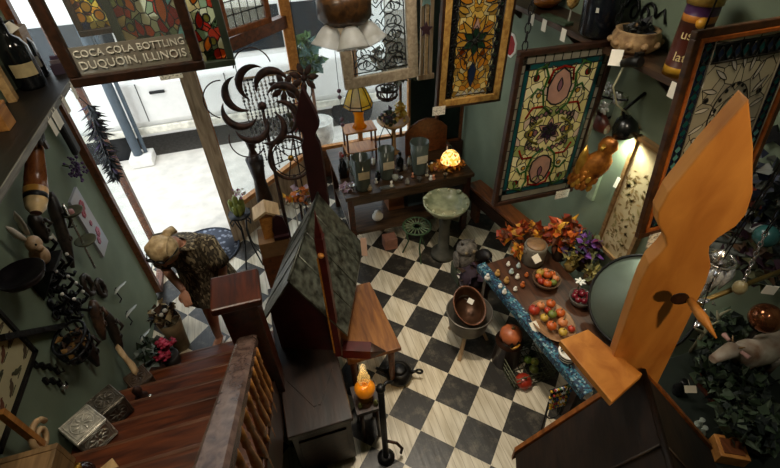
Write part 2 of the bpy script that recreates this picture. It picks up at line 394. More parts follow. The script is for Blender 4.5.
for x in (-1.55, -.25):
    MB().box((x, 7.40, 1.0), (.22, .03, .045), BLACKI).build('door_handle', t, bevel=.008)
for x in (-2.6, 1.5):
    for y in (7.55, 9.1):
        b = MB(); b.lathe([(.2, -.1), (.36, -.1), (.38, -.04), (.38, .04), (.36, .1), (.2, .1)], RUB, (x, y, .18), 24, rotto((0, 1, 0))); w = b.build('wheel', t)
        MB().lathe([(.01, .06), (.12, .09), (.2, .07), (.2, -.09)], SILV, (x, y, .18), 18, rotto((0, -1, 0))).build('hubcap', w)
b = MB(); b.box((-.6, 7.38, .42), (5.4, .05, .12), M('cream sill', 'd8d3c4', .5)); b.build('side_skirt', t, bevel=.02)
# shrub outside, seen past the golden post
o = MB().leaves(PY(308, 58, 6.5), (.16, .16, .3), 200, .14, [M('blue green leaf', '4d7068', .6), M('leaf green', '4a6b35', .6)])
sp = PY(308, 58, 6.5); t = thing('potted_shrub', 'green potted shrub on the sidewalk outside beside the golden window post', 'plant', (sp.x, 6.5, -.02))
o.build('foliage', t)
MB().cyl((sp.x, 6.5, .5), (sp.x, 6.5, sp.z), .025, BRWOOD).build('stem', t)
MB().lathe([(.16, -.02), (.24, .3), (.25, .55), (.22, .55), (.2, .5), (.01, .48)], M('pale planter', 'd9d6cc', .8), (sp.x, 6.5, 0)).build('pot', t)
# ================================================================ staircase
t = thing('staircase', 'dark red-brown wooden staircase with square newel running down the green wall', 'staircase', (-1, 2.0, 0))
NOSE = WOOD('highlit nosing', '4a2815', '74482c', .4, (1.2, 9, 9))  # lighter strip: the highlight along each step edge put into the colour
RISE, RUN, Y1 = .19, .263, 2.93
for k in range(1, 11):
    y = Y1 - RUN * (k - 1); z = RISE * k
    MB().b2((XL + .005, y - RUN - .03, z - .03), (-.36, y, z), STEPW).build('tread', t, bevel=.008)
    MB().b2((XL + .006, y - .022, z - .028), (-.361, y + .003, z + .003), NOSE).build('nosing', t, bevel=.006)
    MB().b2((XL + .005, y - .05, z - RISE), (-.38, y - .03, z - .03), DKWOOD).build('riser', t)
b = MB(); b.prism([(Y1 - .03, 0), (Y1 - .03, .16), (.3, 2.05), (.3, 1.7), (2.55, 0)], .03, DKWOOD, (-.38, 0, 0), (0, 1, 0), (0, 0, 1)); b.build('stringer', t)
nx, ny = -.405, 2.02
zc = 1.75
nw = MB().b2((nx - .105, ny - .105, .57), (nx + .105, ny + .105, zc - .05), REDWOOD).build('newel_post', t, bevel=.006)
MB().b2((nx - .145, ny - .14, zc - .055), (nx + .145, ny + .14, zc), REDWOOD).build('newel_cap', nw, bevel=.012)
rz = lambda y: 1.40 + .70 * (1.92 - y)
xr = -.42
b = MB(); pr = [(-.062, -.05), (-.062, .005), (-.045, .02), (.045, .02), (.062, .005), (.062, -.05)]
p0 = V3(xr, ny - .1, rz(ny - .1)); p1 = V3(xr + .01, .32, rz(.32)); d = p1 - p0
b.add([p0 + V3(x, 0, z) for x, z in pr] + [p1 + V3(x, 0, z) for x, z in pr], [tuple(range(6)), tuple(range(6, 12))[::-1]] + [(i, (i + 1) % 6, 6 + (i + 1) % 6, 6 + i) for i in range(6)], RAILW)
b.build('handrail', t)
for i in range(9):
    y = 1.82 - i * .1315 - .06; k = math.floor((Y1 - y) / RUN) + 1; z0 = RISE * k; z1 = rz(y) - .045; h = z1 - z0
    pf = [(.018, 0), (.018, .16), (.012, .18), (.02, .24), (.024, .36), (.017, .55), (.012, .7), (.019, .74), (.014, .8), (.017, .84), (.017, 1)]
    MB().lathe([(r, q * h) for r, q in pf], OAK, (xr + .055, y, z0), 12).build('baluster', t)
struct(MB().b2((-.42, YB, 2.09), (-.36, .28, 2.11), DKWOOD), 'trim_4')

# ---- round mat at the threshold
mt = V3(-1.08, 4.62, 0); t = thing('door_mat', 'round dark grey patterned mat lying inside the shop doorway', 'mat', mt); MATM, nt, bs = newmat('grey medallion mat'); tc = N(nt, 'ShaderNodeTexCoord'); vo = N(nt, 'ShaderNodeTexVoronoi'); vo.inputs['Scale'].default_value = 16; rp = N(nt, 'ShaderNodeValToRGB'); e = rp.color_ramp.elements
e[0].position = .25; e[0].color = (*hexc('8b93a3'), 1); e[1].position = .45; e[1].color = (*hexc('3a4150'), 1); nt.links.new(tc.outputs['Object'], vo.inputs[0]); nt.links.new(vo.outputs['Distance'], rp.inputs[0]); nt.links.new(rp.outputs[0], bs.inputs['Base Color']); bs.inputs['Roughness'].default_value = .8
MB().lathe([(.001, .001), (.40, .001), (.40, .014), (.001, .014)], MATM, mt, 40).build('pile', t); MB().tube(circ(mt + V3(0, 0, .012), .40, (1, 0, 0), (0, 1, 0), 44), .014, M('mat border', '2c313c', .8), 6, True).build('border', t)
# ================================================================ hanging leaded windows
class Motif:
    """pieces of coloured glass with lead around them, on the face of a leaded window (local x across, z up)"""
    def __init__(s, b): s.b = b
    def piece(s, pts, m, lead=.004, y=-.004):
        s.b.add([(x, y, z) for x, z in pts] , [tuple(range(len(pts)))], m)
        if lead: s.b.tube([(x, y, z) for x, z in pts], lead, LEADC, 5, True)
    def oval(s, cx, cz, rx, rz_, m, n=16, **k): s.piece([(cx + rx * math.cos(2 * PI * i / n), cz + rz_ * math.sin(2 * PI * i / n)) for i in range(n)], m, **k)
    def petal(s, cx, cz, L, w, a, m, **k):
        pts = []
        for t in [i / 8 for i in range(8)] + [1 - i / 8 for i in range(8)]:
            sg = 1 if len(pts) < 8 else -1
            q = w / 2 * math.sin(PI * min(1, t ** .8)) * sg
            pts.append((cx + math.cos(a) * L * t - math.sin(a) * q, cz + math.sin(a) * L * t + math.cos(a) * q))
        s.piece(pts, m, **k)
    def both(s, f, cx, *a, **k):
        f(cx, *a, **k); a = list(a)
        if f == s.petal: a[3] = PI - a[3]
        f(-cx, *a, **k)
    def line(s, pts, r=.004, m=None, mirror=True):
        for sg in ((1, -1) if mirror else (1,)): s.b.tube([(sg * x, -.005, z) for x, z in pts], r, m or LEADC, 5)
def hang(name, label, cat, BL, BR, TL, fw, fd, fm, gm, motif=None, group=None, wires=True, inner=None, tagpos=None, tagsize=(.1, .07), linked=False):
    BL = Vector(BL); BR = Vector(BR); TL = Vector(TL); W = (BR - BL).length; H = (TL - BL).length
    x = (BR - BL).normalized(); z = (TL - BL); z = (z - x * z.dot(x)).normalized(); y = z.cross(x)
    c = (BL + BR) / 2
    t = thing(name, label, cat, c, group); t.rotation_euler = Matrix((x, y, z)).transposed().to_euler(); ORG[t.name] = V3(0, 0, 0)
    f = MB(); h2 = W / 2
    for zz in (fw / 2, H - fw / 2): f.box((0, 0, zz), (W, fd, fw), fm)
    for xx in (-h2 + fw / 2, h2 - fw / 2): f.box((xx, 0, H / 2), (fw, fd * .98, H - 2 * fw + .002), fm)
    fo = f.build('frame', t, bevel=min(.008, fw * .15))
    if inner:
        g = MB(); iw, im = inner; a = h2 - fw; 
        for zz in (fw + iw / 2, H - fw - iw / 2): g.box((0, -fd * .2, zz), (2 * a, fd * .8, iw), im)
        for xx in (-a + iw / 2, a - iw / 2): g.box((xx, -fd * .2, H / 2), (iw, fd * .79, H - 2 * fw), im)
        g.build('inner_moulding', t, bevel=.003); fw += iw
    g = MB(); gw, gh = W - 2 * fw, H - 2 * fw
    g.box((0, 0, H / 2), (gw + .01, .005, gh + .01), gm)
    if motif: motif(Motif(g), gw, gh, fw, H)
    g.build('glass', t)
    if wires:
        up = Matrix((x, y, z)).transposed().inverted() @ V3(0, 0, 1); zt = (ZC - TL.z)
        for s_ in (-1, 1):
            p = V3(s_ * (h2 - .04), 0, H); b = MB()
            if linked: chainlinks(b, p, p + up * zt, BLACKI, .07, .018, .0045)
            else: b.tube([p, p + up * zt], .003, BLACKI, 5)
            b.build('hanging_chain', t)
    if tagpos:
        b = MB(); b.box((tagpos[0], -fd / 2 - .006, tagpos[1]), (tagsize[0], .004, tagsize[1]), PAPERW); b.build('price_tag', t)
    return t
def paperw():
    m, nt, b = newmat('written card'); L = nt.links.new
    tc = N(nt, 'ShaderNodeTexCoord'); mp = N(nt, 'ShaderNodeMapping'); mp.inputs['Scale'].default_value = (60, 60, 140); no = N(nt, 'ShaderNodeTexNoise'); no.inputs['Scale'].default_value = 1.2
    L(tc.outputs['Object'], mp.inputs[0]); L(mp.outputs[0], no.inputs['Vector'])
    rp = N(nt, 'ShaderNodeValToRGB'); rp.color_ramp.elements[0].position = .36; rp.color_ramp.elements[1].position = .5; rp.color_ramp.elements[0].color = (*hexc('9a948a'), 1); rp.color_ramp.elements[1].color = (*hexc('ebe6da'), 1)
    L(no.outputs[0], rp.inputs[0]); L(rp.outputs[0], b.inputs['Base Color']); b.inputs['Roughness'].default_value = .8
    return m
PAPERW = paperw()
G = {k: STAIN('glass ' + k, h, tr, .12) for k, h, tr in (('amber', 'd6902c', .45), ('gold', 'd9ab46', .45), ('cream', 'e9dfa6', .4), ('pink', 'd3a99b', .45), ('mauve', '9b7180', .45), ('teal', '1f5a5e', .45), ('green', '3e6b34', .45), ('dkgreen', '23442f', .4), ('blue', '22304f', .4), ('purple', '37203f', .4), ('red', '9b2417', .5), ('orange', 'cf6a1e', .5), ('turq', '6fb4b8', .45), ('black', '15151a', .2), ('white', 'efeee4', .5), ('olive', '7e7a35', .45), ('grey', '9c998c', .4))}
# --- hanging signed window at upper left
TXT = []
def text_mesh(body, size, mat, depth=.002, align='CENTER'):
    cu_ = bpy.data.curves.new('lettering', 'FONT'); cu_.body = body; cu_.size = size; cu_.extrude = depth; cu_.align_x = align; cu_.resolution_u = 3
    o = bpy.data.objects.new('lettering', cu_); COL.objects.link(o)
    dg = bpy.context.evaluated_depsgraph_get(); me = bpy.data.meshes.new_from_object(o.evaluated_get(dg))
    COL.objects.unlink(o); bpy.data.objects.remove(o)
    me.materials.clear(); me.materials.append(mat)
    return me
def place_text(parent, body, width, mat, org, ux, uz, name='lettering'):
    """letters standing in the plane ux/uz (local to parent) centred at org, scaled to a width"""
    me = text_mesh(body, .1, mat); ux = Vector(ux).normalized(); uz = Vector(uz).normalized(); n = ux.cross(uz)
    xs = [v.co.x for v in me.vertices]; k = width / (max(xs) - min(xs)); mid = (max(xs) + min(xs)) / 2
    po = ORG[parent.name]
    for v in me.vertices: v.co = Vector(org) + ux * (v.co.x - mid) * k + uz * v.co.y * k + n * v.co.z - po
    o = bpy.data.objects.new(name, me); COL.objects.link(o); o.parent = parent; ORG[o.name] = po
    return o
y1 = 2.3
w1 = hang('sign_window', 'dark framed hanging window with white COCA COLA BOTTLING lettering on its glass', 'window panel', PY(75, 87, y1), PY(206, 68, y1), PY(75, 87, y1) + V3(0, 0, .78), .045, .05, DKWOOD, GLASS('sign glass', 'eef2f0', .03, .05))
g2 = MB(); W_ = (PY(206, 68, y1) - PY(75, 87, y1)).length; g2.box((0, -.004, .045 + .06), (W_ - .1, .003, .12), GLASS('grey sign band', 'a09a8e', .5, .3)); band = g2.build('sign_band', w1)
LET = M('white lettering', 'd9d6ca', .6, var=.05)
place_text(w1, 'COCA COLA BOTTLING', W_ * .80, LET, (.0, -.008, .122), (1, 0, 0), (0, 0, 1))
place_text(w1, 'DUQUOIN, ILLINOIS', W_ * .78, LET, (.0, -.008, .070), (1, 0, 0), (0, 0, 1))
FRUIT = MOSAIC('fruit mosaic', ['d98a1e', 'e0b02c', '4c6b2a', 'e0992a', 'c9b25a', '2b3d6b', '6b2d1f', 'e3c046'], 26, .05, trans=.7, see=.55)
y2 = 3.15
def m_fruit(mo, gw, gh, fw, H):
    for i in range(3):
        mo.both(mo.oval, .045 + .05 * i, .10 + .05 * (i % 2), .026, .028, G['gold' if i % 2 else 'amber']); mo.both(mo.petal, .05 + .05 * i, .2, .13, .03, 1.0 - .3 * i, G['green'])
    mo.oval(0, .22, .03, .12, G['blue']); mo.both(mo.oval, .1, .30, .03, .03, G['orange'])
hang('stained_glass_panel', 'stained glass panel of yellow fruit and green leaves seen through the lettered window', 'stained glass', PY(81, 37, y2), PY(150, 27, y2), PY(81, 37, y2) + V3(0, 0, .7), .035, .04, DKWOOD, FRUIT, m_fruit, 'hanging stained glass panels')
y3 = 2.75
REDM = MOSAIC('red floral mosaic', ['b3271a', 'cfd0a0', 'd05a1e', '8fa07a', 'e0dcb6', '3b4a2c', 'a8341f', 'c9b37a'], 24, .05, mirror=False, trans=.7, aniso=(1, .8, 1), see=.55)
def m_red(mo, gw, gh, fw, H):
    for i in range(6):
        zz = fw + .05 + i * .12; mo.both(mo.petal, gw * .30, zz, .09, .04, 1.2 + .2 * (i % 2), G['red' if i % 2 else 'orange']); mo.both(mo.oval, gw * .40, zz + .05, .018, .022, G['olive'])
    for i in range(3): mo.petal(-.02, fw + .02 + i * .2, .17, .05, 1.8 - .3 * i, G['orange']); mo.petal(.02, fw + .1 + i * .2, .14, .04, 1.2, G['turq'])
BL = PY(134, 79, y3); BR = PY(236, 64, y3)
w3 = hang('stained_glass_panel', 'dark framed stained glass panel of red and orange flowers right behind the lettered window', 'stained glass', BL, BR, BL + V3(0, 0, .85), .04, .05, M('dark green frame', '2a3226', .5), REDM, m_red, 'hanging stained glass panels', tagpos=(-.08, .005), tagsize=(.12, .05))
# clear leaded window turned to follow the slanting front
BL = PY(225, 38, 3.55); d4 = V3(.72, .55, 0).normalized(); BR = BL + d4 * .44
def m_grid(mo, gw, gh, fw, H):
    for i in range(1, 5): x = -gw / 2 + gw * i / 5; mo.line([(x, fw), (x, H - fw)], .004, mirror=False)
    for i in range(1, 7): z = fw + gh * i / 7; mo.line([(-gw / 2, z), (gw / 2, z)], .004, mirror=False)
hang('leaded_window', 'clear leaded window with a square grid in a brown wood frame', 'window panel', BL, BR, BL + V3(0, 0, .7), .045, .05, BRWOOD, STAIN('milky glass', 'f0f0dc', .7, .75), m_grid)
# bevelled window in a cream frame
yc = 4.0
BL = PY(345, 90, yc); BR = PY(418, 76, yc)
def m_scroll(mo, gw, gh, fw, H):
    k = gw / 2
    def sp(cx, cz, r0, a0, turns, sg=1, n=26):
        return [(cx + sg * r0 * (1 - .72 * i / n) * math.cos(a0 + turns * 2 * PI * i / n), cz + r0 * (1 - .72 * i / n) * math.sin(a0 + turns * 2 * PI * i / n)) for i in range(n + 1)]
    for zz in (fw + .10, fw + .33, fw + .56, fw + .8):
        for cx, r in ((k * .45, .10), (k * .68, .07)):
            mo.line(sp(cx, zz, r, 0, 1.3), .005); mo.line(sp(cx, zz + .1, r * .8, PI, -1.2), .005)
        mo.line([(0, zz), (k * .25, zz + .06), (0, zz + .14)], .005); mo.line([(k * .1, zz - .06), (k * .5, zz + .04), (k * .95, zz - .02)], .005)
        mo.both(mo.oval, k * .45, zz, .022, .022, CLEARB); mo.oval(0, zz + .07, .02, .035, CLEARB)
    mo.line([(k * .93, fw), (k * .93, H - fw)], .005); mo.line([(-k, fw + .03), (k, fw + .03)], .005, mirror=False)
CLEARB = GLASS('bevel glass', 'e9efee', .2, .05)
hang('scroll_window', 'clear glass window with black scroll lead in a wide cream wood frame', 'window panel', BL, BR, BL + V3(0, 0, 1.05), .10, .05, CREAMW, GLASS('bevelled pane', 'eef3f2', .12, .04), m_scroll)
# panel 1: amber panel with dark flower
yp = 3.2
BL = PY(435, 109, yp); BR = PY(499, 100, yp); 
AMB = MOSAIC('amber mosaic', ['cf9a35', 'd9b45a', 'c07f28', 'cdbd8c', 'ead28a', 'a37f38'], 22, .045, trans=.35)
def m_amber(mo, gw, gh, fw, H):
    a = gw / 2
    for sg in (-1, 1):
        mo.piece([(sg * a * .72, fw), (sg * a * .98, fw), (sg * a * .98, H - fw), (sg * a * .72, H - fw)], G['black'])
        for i in range(12): zz = fw + .04 + i * gh / 12; mo.oval(sg * a * .85, zz, a * .06, a * .06, G['dkgreen']); mo.petal(sg * a * .70, zz, .07, .025, PI / 2 - sg * .3, G['cream'])
    cz = fw + .44
    for i in range(12): an = 2 * PI * i / 12 + .13; mo.petal(0, cz, .19, .05, an, G['amber' if i % 2 else 'gold'])
    for i in range(6): an = 2 * PI * i / 6 + .5; mo.petal(0, cz, .11, .055, an, G['dkgreen'], y=-.007)
    mo.oval(0, cz, .018, .018, G['white'], y=-.010); mo.oval(0, cz, .008, .008, G['black'], y=-.012)
    mo.piece([(-.03, cz + .09), (.03, cz + .09), (0, cz + .17)], G['pink'], y=-.008)
    mo.piece([(0, cz - .16), (.035, cz - .22), (.025, cz - .30), (0, cz - .36), (-.025, cz - .30), (-.035, cz - .22)], G['blue'], y=-.008)
    for sg in (-1, 1):
        for k, (dx, dz, L) in enumerate(((.05, -.22, .12), (.06, -.30, .1), (.05, -.12, .12), (.07, .20, .12), (.05, .27, .12))):
            mo.petal(sg * dx, cz + dz, L, .045, PI / 2 - sg * (.5 + .2 * k), G['gold' if k % 2 else 'amber'])
        for k in range(4): mo.oval(sg * a * (.25 + .1 * (k % 2)), cz + .36 + k * .10, .03, .035, G['red' if k % 2 else 'orange'])
    for k in range(5): mo.petal(0, cz + .25 + .11 * k, .1, .04, PI / 2, G['green' if k % 2 else 'cream'])
    for i in range(5): mo.piece([(-.13 + .055 * i, fw + .02), (-.10 + .055 * i, fw + .05), (-.075 + .055 * i, fw + .02)], G['white'])
hang('stained_glass_panel', 'amber stained glass panel with a dark green rosette in gilded moulding', 'stained glass', BL, BR, BL + V3(0, 0, 1.25), .022, .05, DKWOOD, AMB, m_amber, 'hanging stained glass panels', inner=(.05, WOOD('gilded moulding', '8a5f2b', 'c29a55', .35)), tagpos=(-.27, -.005), tagsize=(.11, .075))
# panel 2: cream panel, star in the middle
yp = 2.6
BL = PY(492, 206, yp); BR = PY(571, 190, yp); TL = PY(512, 52, yp)
CRM = MOSAIC('cream mosaic', ['f0e7ac', 'f7efc4', 'e6dc98', 'f0e7ac', 'd9c3b0', 'ece2a8', 'a3ad6a'], 13, .04, trans=.35)
def m_cream(mo, gw, gh, fw, H):
    a = gw / 2; z0 = fw; m_ = G
    for sg in (-1, 1):     # clear border strips, teal inner border
        mo.piece([(sg * a * .9, z0), (sg * a, z0), (sg * a, H - fw), (sg * a * .9, H - fw)], m_['grey'])
        mo.piece([(sg * a * .8, z0 + .06), (sg * a * .9, z0 + .06), (sg * a * .9, H - fw - .06), (sg * a * .8, H - fw - .06)], m_['teal'])
        for i in range(14): mo.line([(a * .9, z0 + .05 + i * gh / 14), (a, z0 + .05 + i * gh / 14)])
    for zz in (z0 + .03, H - fw - .03): mo.piece([(-a, zz - .03), (a, zz - .03), (a, zz + .03), (-a, zz + .03)], m_['grey'])
    for zz in (z0 + .08, H - fw - .08): mo.piece([(-a * .9, zz - .02), (a * .9, zz - .02), (a * .9, zz + .02), (-a * .9, zz + .02)], m_['teal'])
    for i in range(10): xx = -a * .9 + a * 1.8 * i / 9; mo.line([(xx, H - fw - .06), (xx, H - fw)], mirror=False)
    cz = H * .50
    for i in range(6):
        an = 2 * PI * i / 6; mo.petal(0, cz, .115, .05, an + .52, m_['pink'])
    for i in range(6): an = 2 * PI * i / 6 + PI / 2; mo.petal(0, cz, .075, .045, an, m_['purple'], y=-.007)
    for sg, c2 in ((1, cz + .33), (-1, cz - .33)):     # bells above and below the star
        bell = [(0, c2 + sg * .15), (.06, c2 + sg * .11), (.095, c2 + sg * .02), (.085, c2 - sg * .07), (.04, c2 - sg * .11), (0, c2 - sg * .12)]
        mo.piece(bell + [(-x, z) for x, z in bell[-2:0:-1]], m_['pink'], lead=.007); mo.petal(0, c2 - sg * .02, .1, .04, sg * PI / 2, m_['mauve'], y=-.007)
        for i in range(5): mo.both(mo.oval, .03 + .035 * i, c2 - sg * (.17 + .012 * i), .015, .017, m_['mauve' if i % 2 else 'pink'], y=-.006)
        vine = [(.02, c2 - sg * .19), (.10, c2 - sg * .12), (.13, c2), (.11, c2 + sg * .1), (.15, c2 + sg * .18), (.21, c2 + sg * .16), (.21, c2 + sg * .09)]
        mo.line(vine, .009, m_['green']); mo.line([(.13, c2), (.18, c2 + sg * .02), (.22, c2 - sg * .04)], .008, m_['green'])
        mo.line([(.10, c2 - sg * .12), (.19, c2 - sg * .12), (.23, c2 - sg * .2)], .008, m_['red'])
        mo.line([(0, c2 + sg * .16), (.08, c2 + sg * .14), (.1, c2 + sg * .05)], .009, m_['red'])
        mo.both(mo.oval, .205, c2 + sg * .10, .022, .024, m_['red'], y=-.006); mo.both(mo.oval, .16, c2 - sg * .03, .018, .018, m_['gold'], y=-.006)
        mo.both(mo.petal, .17, c2 + sg * .16, .06, .03, sg * 2.4, m_['green'], y=-.006)
        mo.both(mo.petal, .19, c2 - sg * .14, .09, .045, sg * 1.2, m_['cream'], y=-.006); mo.both(mo.petal, .05, c2 + sg * .12, .07, .035, 1.57 - sg * .7, m_['cream'], y=-.006)
    for i in range(3):
        mo.both(mo.oval, .12 + .035 * i, cz, .02, .026, m_['gold' if i % 2 else 'mauve']); mo.both(mo.petal, .13, cz + .03 + .02 * i, .09, .04, .9, m_['cream']); mo.both(mo.petal, .13, cz - .03 - .02 * i, .09, .04, -.9, m_['cream'])
    mo.line([(.08, cz + .1), (.15, cz + .06), (.2, cz), (.15, cz - .06), (.08, cz - .1)], .009, m_['olive'])
hang('stained_glass_panel', 'cream stained glass panel with a purple star and pink bells in a dark frame', 'stained glass', BL, BR, TL, .036, .05, DKWOOD, CRM, m_cream, 'hanging stained glass panels', linked=True, tagpos=(.27, .0), tagsize=(.13, .08))
# panel 3: big grey panel with a teal jewelled border
BL = PY(636, 238, 1.06); BR = PY(734, 212, 1.06); TL = PY(700, 30, 1.16)
GRY = MOSAIC('grey net mosaic', ['a8a596', 'b3af9b', '9b988a', 'b9b5a0'], 13, .025, trans=.3, leadc='3a3630')
def m_grey(mo, gw, gh, fw, H):
    a = gw / 2; m_ = G
    for sg in (-1, 1):
        mo.piece([(sg * a * .76, fw), (sg * a * .96, fw), (sg * a * .96, H - fw), (sg * a * .76, H - fw)], m_['blue'])
        n = 22
        for i in range(n):
            zz = fw + gh * (i + .5) / n; w = a * .075; hh = gh / n / 2
            mo.piece([(sg * a * .86, zz - hh), (sg * a * .86 + w, zz), (sg * a * .86, zz + hh), (sg * a * .86 - w, zz)], m_['turq' if 5 < i < 11 else 'teal'], .002, y=-.007)
        mo.line([(a * .74, fw), (a * .74, H - fw)], .004, m_['grey']); mo.line([(a * .97, fw), (a * .97, H - fw)], .004, m_['grey'])
    for zz in (fw + .03, H - fw - .045):
        mo.piece([(-a, zz - .03), (a, zz - .03), (a, zz + .03), (-a, zz + .03)], m_['black'])
        for i in range(12): xx = -a * .9 + 1.8 * a * i / 11; mo.piece([(xx - .014, zz), (xx, zz + .024), (xx + .014, zz), (xx, zz - .024)], m_['teal' if i % 2 else 'blue'], .002, y=-.007)
    cz = H * .60; r = a * .62
    for i in range(18):
        an = 2 * PI * i / 18 + .1; mo.petal(math.cos(an) * r * .72, cz + math.sin(an) * r * 1.3, .075, .016, an + .35, m_['white'], lead=.0015)
        mo.oval(math.cos(an * 1.0) * r * .5, cz + math.sin(an) * r * .9, .008, .008, m_['black'], 8, lead=0, y=-.006)
    for k in (.35, .62): mo.line([(r * k * math.cos(q), cz + r * 1.5 * k * math.sin(q)) for q in [PI * (-.5 + i / 12) for i in range(13)]], .002)
    for i in range(9): mo.both(mo.oval, .02 + (i % 3) * .05, fw + .12 + .05 * i, .010, .010, m_['white' if i % 2 else 'black'], 8, lead=.002)
hang('stained_glass_panel', 'large grey stained glass panel with teal jewelled border leaning by the right wall', 'stained glass', BL, BR, TL, .026, .026, WOOD('umber frame', '2a170c', '53341c', .4), GRY, m_grey, 'hanging stained glass panels', inner=(.016, WOOD('red gilt moulding', '7a3a17', 'b0662a', .35)), tagpos=(-.15, -.02), tagsize=(.12, .065))
# ================================================================ pendant lamp with frosted flower shades
pc = PY(344, 8, 3.3)
t = thing('pendant_lamp', 'dark brown ceiling lamp with three white frosted flower shades', 'lamp', (pc.x, pc.y, pc.z))
MB().lathe([(.02, .14), (.17, .12), (.19, .05), (.19, -.05), (.15, -.09), (.02, -.09)], WOOD('lamp brown', '2a1a0e', '5a3b1e', .3), pc, 24).build('body', t)
MB().cyl(pc + V3(0, 0, .12), (pc.x, pc.y, ZC), .02, DKWOOD).build('rod', t)
FROST = STAIN('frosted shade', 'f7f3e6', .7, .25)
for k in range(3):
    a = -2.6 + k * 1.05; q = pc + V3(math.cos(a) * .13, math.sin(a) * .13, -.08); dd = V3(math.cos(a) * .35, math.sin(a) * .35, -.85); rt = rotto(dd)
    s_ = MB(); s_.lathe([(.03, 0), (.06, .03), (.085, .08), (.10, .13), (.12, .15), (.115, .145), (.08, .08), (.05, .03)], FROST, q, 16, rt); sh = s_.build('lamp_shade', t)
    MB().cyl(q - rt @ V3(0, 0, .04), q + rt @ V3(0, 0, .03), .022, BRASS).build('socket', t)
# string of coloured balls beside it
sb = PY(339, 91, 4.2)
t = thing('bead_string', 'thin string with purple balls hanging in front of the bright window', 'ornament', sb - V3(0, 0, .4))
MB().cyl(sb - V3(0, 0, .55), (sb.x, sb.y, ZC), .003, BLACKI, 5).build('string', t)
for k, dz in enumerate((0, -.065, -.30, -.36)):
    MB().ball(sb + V3(0, 0, dz), .022, M('plum ball', '6b4a58', .3), 12, 8).build('ball', t)
# ================================================================ red wooden houses with a spade-topped spire
def loft(b, rings, m, n=16, cap=True, smooth=True):
    vs = []
    for c, ux, uy in rings:
        for j in range(n): q = 2 * PI * j / n; vs.append(Vector(c) + Vector(ux) * math.cos(q) + Vector(uy) * math.sin(q))
    k = len(rings)
    b.add(vs, [(i * n + j, i * n + (j + 1) % n, (i + 1) * n + (j + 1) % n, (i + 1) * n + j) for i in range(k - 1) for j in range(n)], m, smooth)
    if cap: b.add(vs[:n], [tuple(range(n))[::-1]], m); b.add(vs[-n:], [tuple(range(n))], m)
    return b
TIN = M('weathered tin roof', '3a382f', .36, .45, var=.5, scale=16, bump=.3, h2='676a5f')
DKROOF = WOOD('dark shingle', '0d0806', '2a1a10', .6, (6, 1.5, 6), 5)
def spade(W, H, n=10):
    half = [(W * .5, 0), (W * .5, H * .42), (W * .49, H * .52), (W * .45, H * .575), (W * .34, H * .615), (W * .30, H * .64), (W * .36, H * .665), (W * .52, H * .70), (W * .575, H * .735), (W * .53, H * .79), (W * .28, H * .90), (0, H)]
    return half + [(-x, z) for x, z in half[-2::-1]]
def house(name, label, o, s, rot, wallm, roofm, postm, spirem, front_top=None, bargem=None, side=0, SH=1.06, SW=.15, lean=(0, 0), roof=((.345, .56), (.345, .56))):
    t = thing(name, label, 'birdhouse', o); t.rotation_euler = (0, 0, rot); ORG[t.name] = V3(0, 0, 0)
    hw, ez, rzz, L = .225 * s, .46 * s, .82 * s, .93 * s
    b = MB(); b.prism([(-hw, 0), (hw, 0), (hw, rzz - hw * roof[1][1] / roof[1][0]), (0, rzz), (-hw, rzz - hw * roof[0][1] / roof[0][0])], -L * .97, wallm, (0, .01, 0), (1, 0, 0), (0, 0, 1)); b.build('body', t, bevel=.004)
    for sg in (-1, 1):
        b = MB(); ow, dz = roof[0 if sg < 0 else 1]; ow *= s; dz *= s
        q = [(0, rzz + .035 * s), (sg * ow, rzz + .035 * s - dz), (sg * ow, rzz + .01 * s - dz), (0, rzz + .01 * s)]
        b.prism(q, -(L + .08 * s), roofm, (0, -.05 * s, 0), (1, 0, 0), (0, 0, 1))
        r = b.build('roof_slope', t)
        b = MB()
        for k in range(1, 4):   # standing seams
            y = -.05 * s + (L + .08 * s) * k / 4; b.tube([(sg * .01, y, rzz + .034 * s), (sg * ow, y, rzz + .034 * s - dz)], .004 * s, roofm, 6)
        b.tube([(0, -.05 * s, rzz + .04 * s), (0, L + .03 * s, rzz + .04 * s)], .011 * s, roofm, 8); b.build('roof_seam', r)
        if bargem:
            for yy in (-.06 * s, L + .035 * s):
                b = MB(); q2 = [(0, rzz + .042 * s), (sg * (ow + .01), rzz + .042 * s - dz), (sg * (ow + .01), rzz - .05 * s - dz), (0, rzz - .05 * s)]
                b.prism(q2, -.02 * s, bargem, (0, yy, 0), (1, 0, 0), (0, 0, 1)); b.build('bargeboard', t)
    b = MB(); sp = spade(SW * s, SH * s); ld = V3(lean[0], lean[1], 1).normalized(); b.prism(sp, -.055 * s, spirem, (0, L + .04 * s, rzz - .12 * s), V3(ld.z, 0, -ld.x), ld); so = b.build('spire', t, bevel=.004 * s)
    if front_top:
        b = MB(); h = front_top; x = hw + .025 * s; w = .026 * s
        b.box((x, -.02 * s, h * .45), (2 * w, 2 * w, h * .9), postm)
        b.lathe([(w * 1.35, 0), (w * 1.1, h * .05), (w * .5, h * .10), (.001, h * .17)], postm, (x, -.02 * s, h * .88), 4, rotz(PI / 4)); po = b.build('corner_post', t, bevel=.003)
        MB().ball((x, -.02 * s - w, h * .80), .022 * s, AMBW, 10, 8).build('knob', po)
        b = MB(); b.box((x + .15, -.02 * s, .065), (.22, .09, .10), postm); b.lathe([(.06, 0), (.045, .03), (.02, .08), (.001, .12)], DKWOOD, (x + .26, -.02 * s, .065), 4, rotto((1, 0, 0)) @ rotz(PI / 4)); b.build('side_arm', t, bevel=.003)
        MB().b2((x - w - .006, -.02 * s - w - .004, .05), (x - w + .006, -.02 * s - w + .004, h * .78), WOOD('gold lit edge', '8a5a20', 'b98238', .4)).build('edge_strip', po)  # golden light on the post's edge, put into a coloured strip
    return t, (L, rzz, hw)
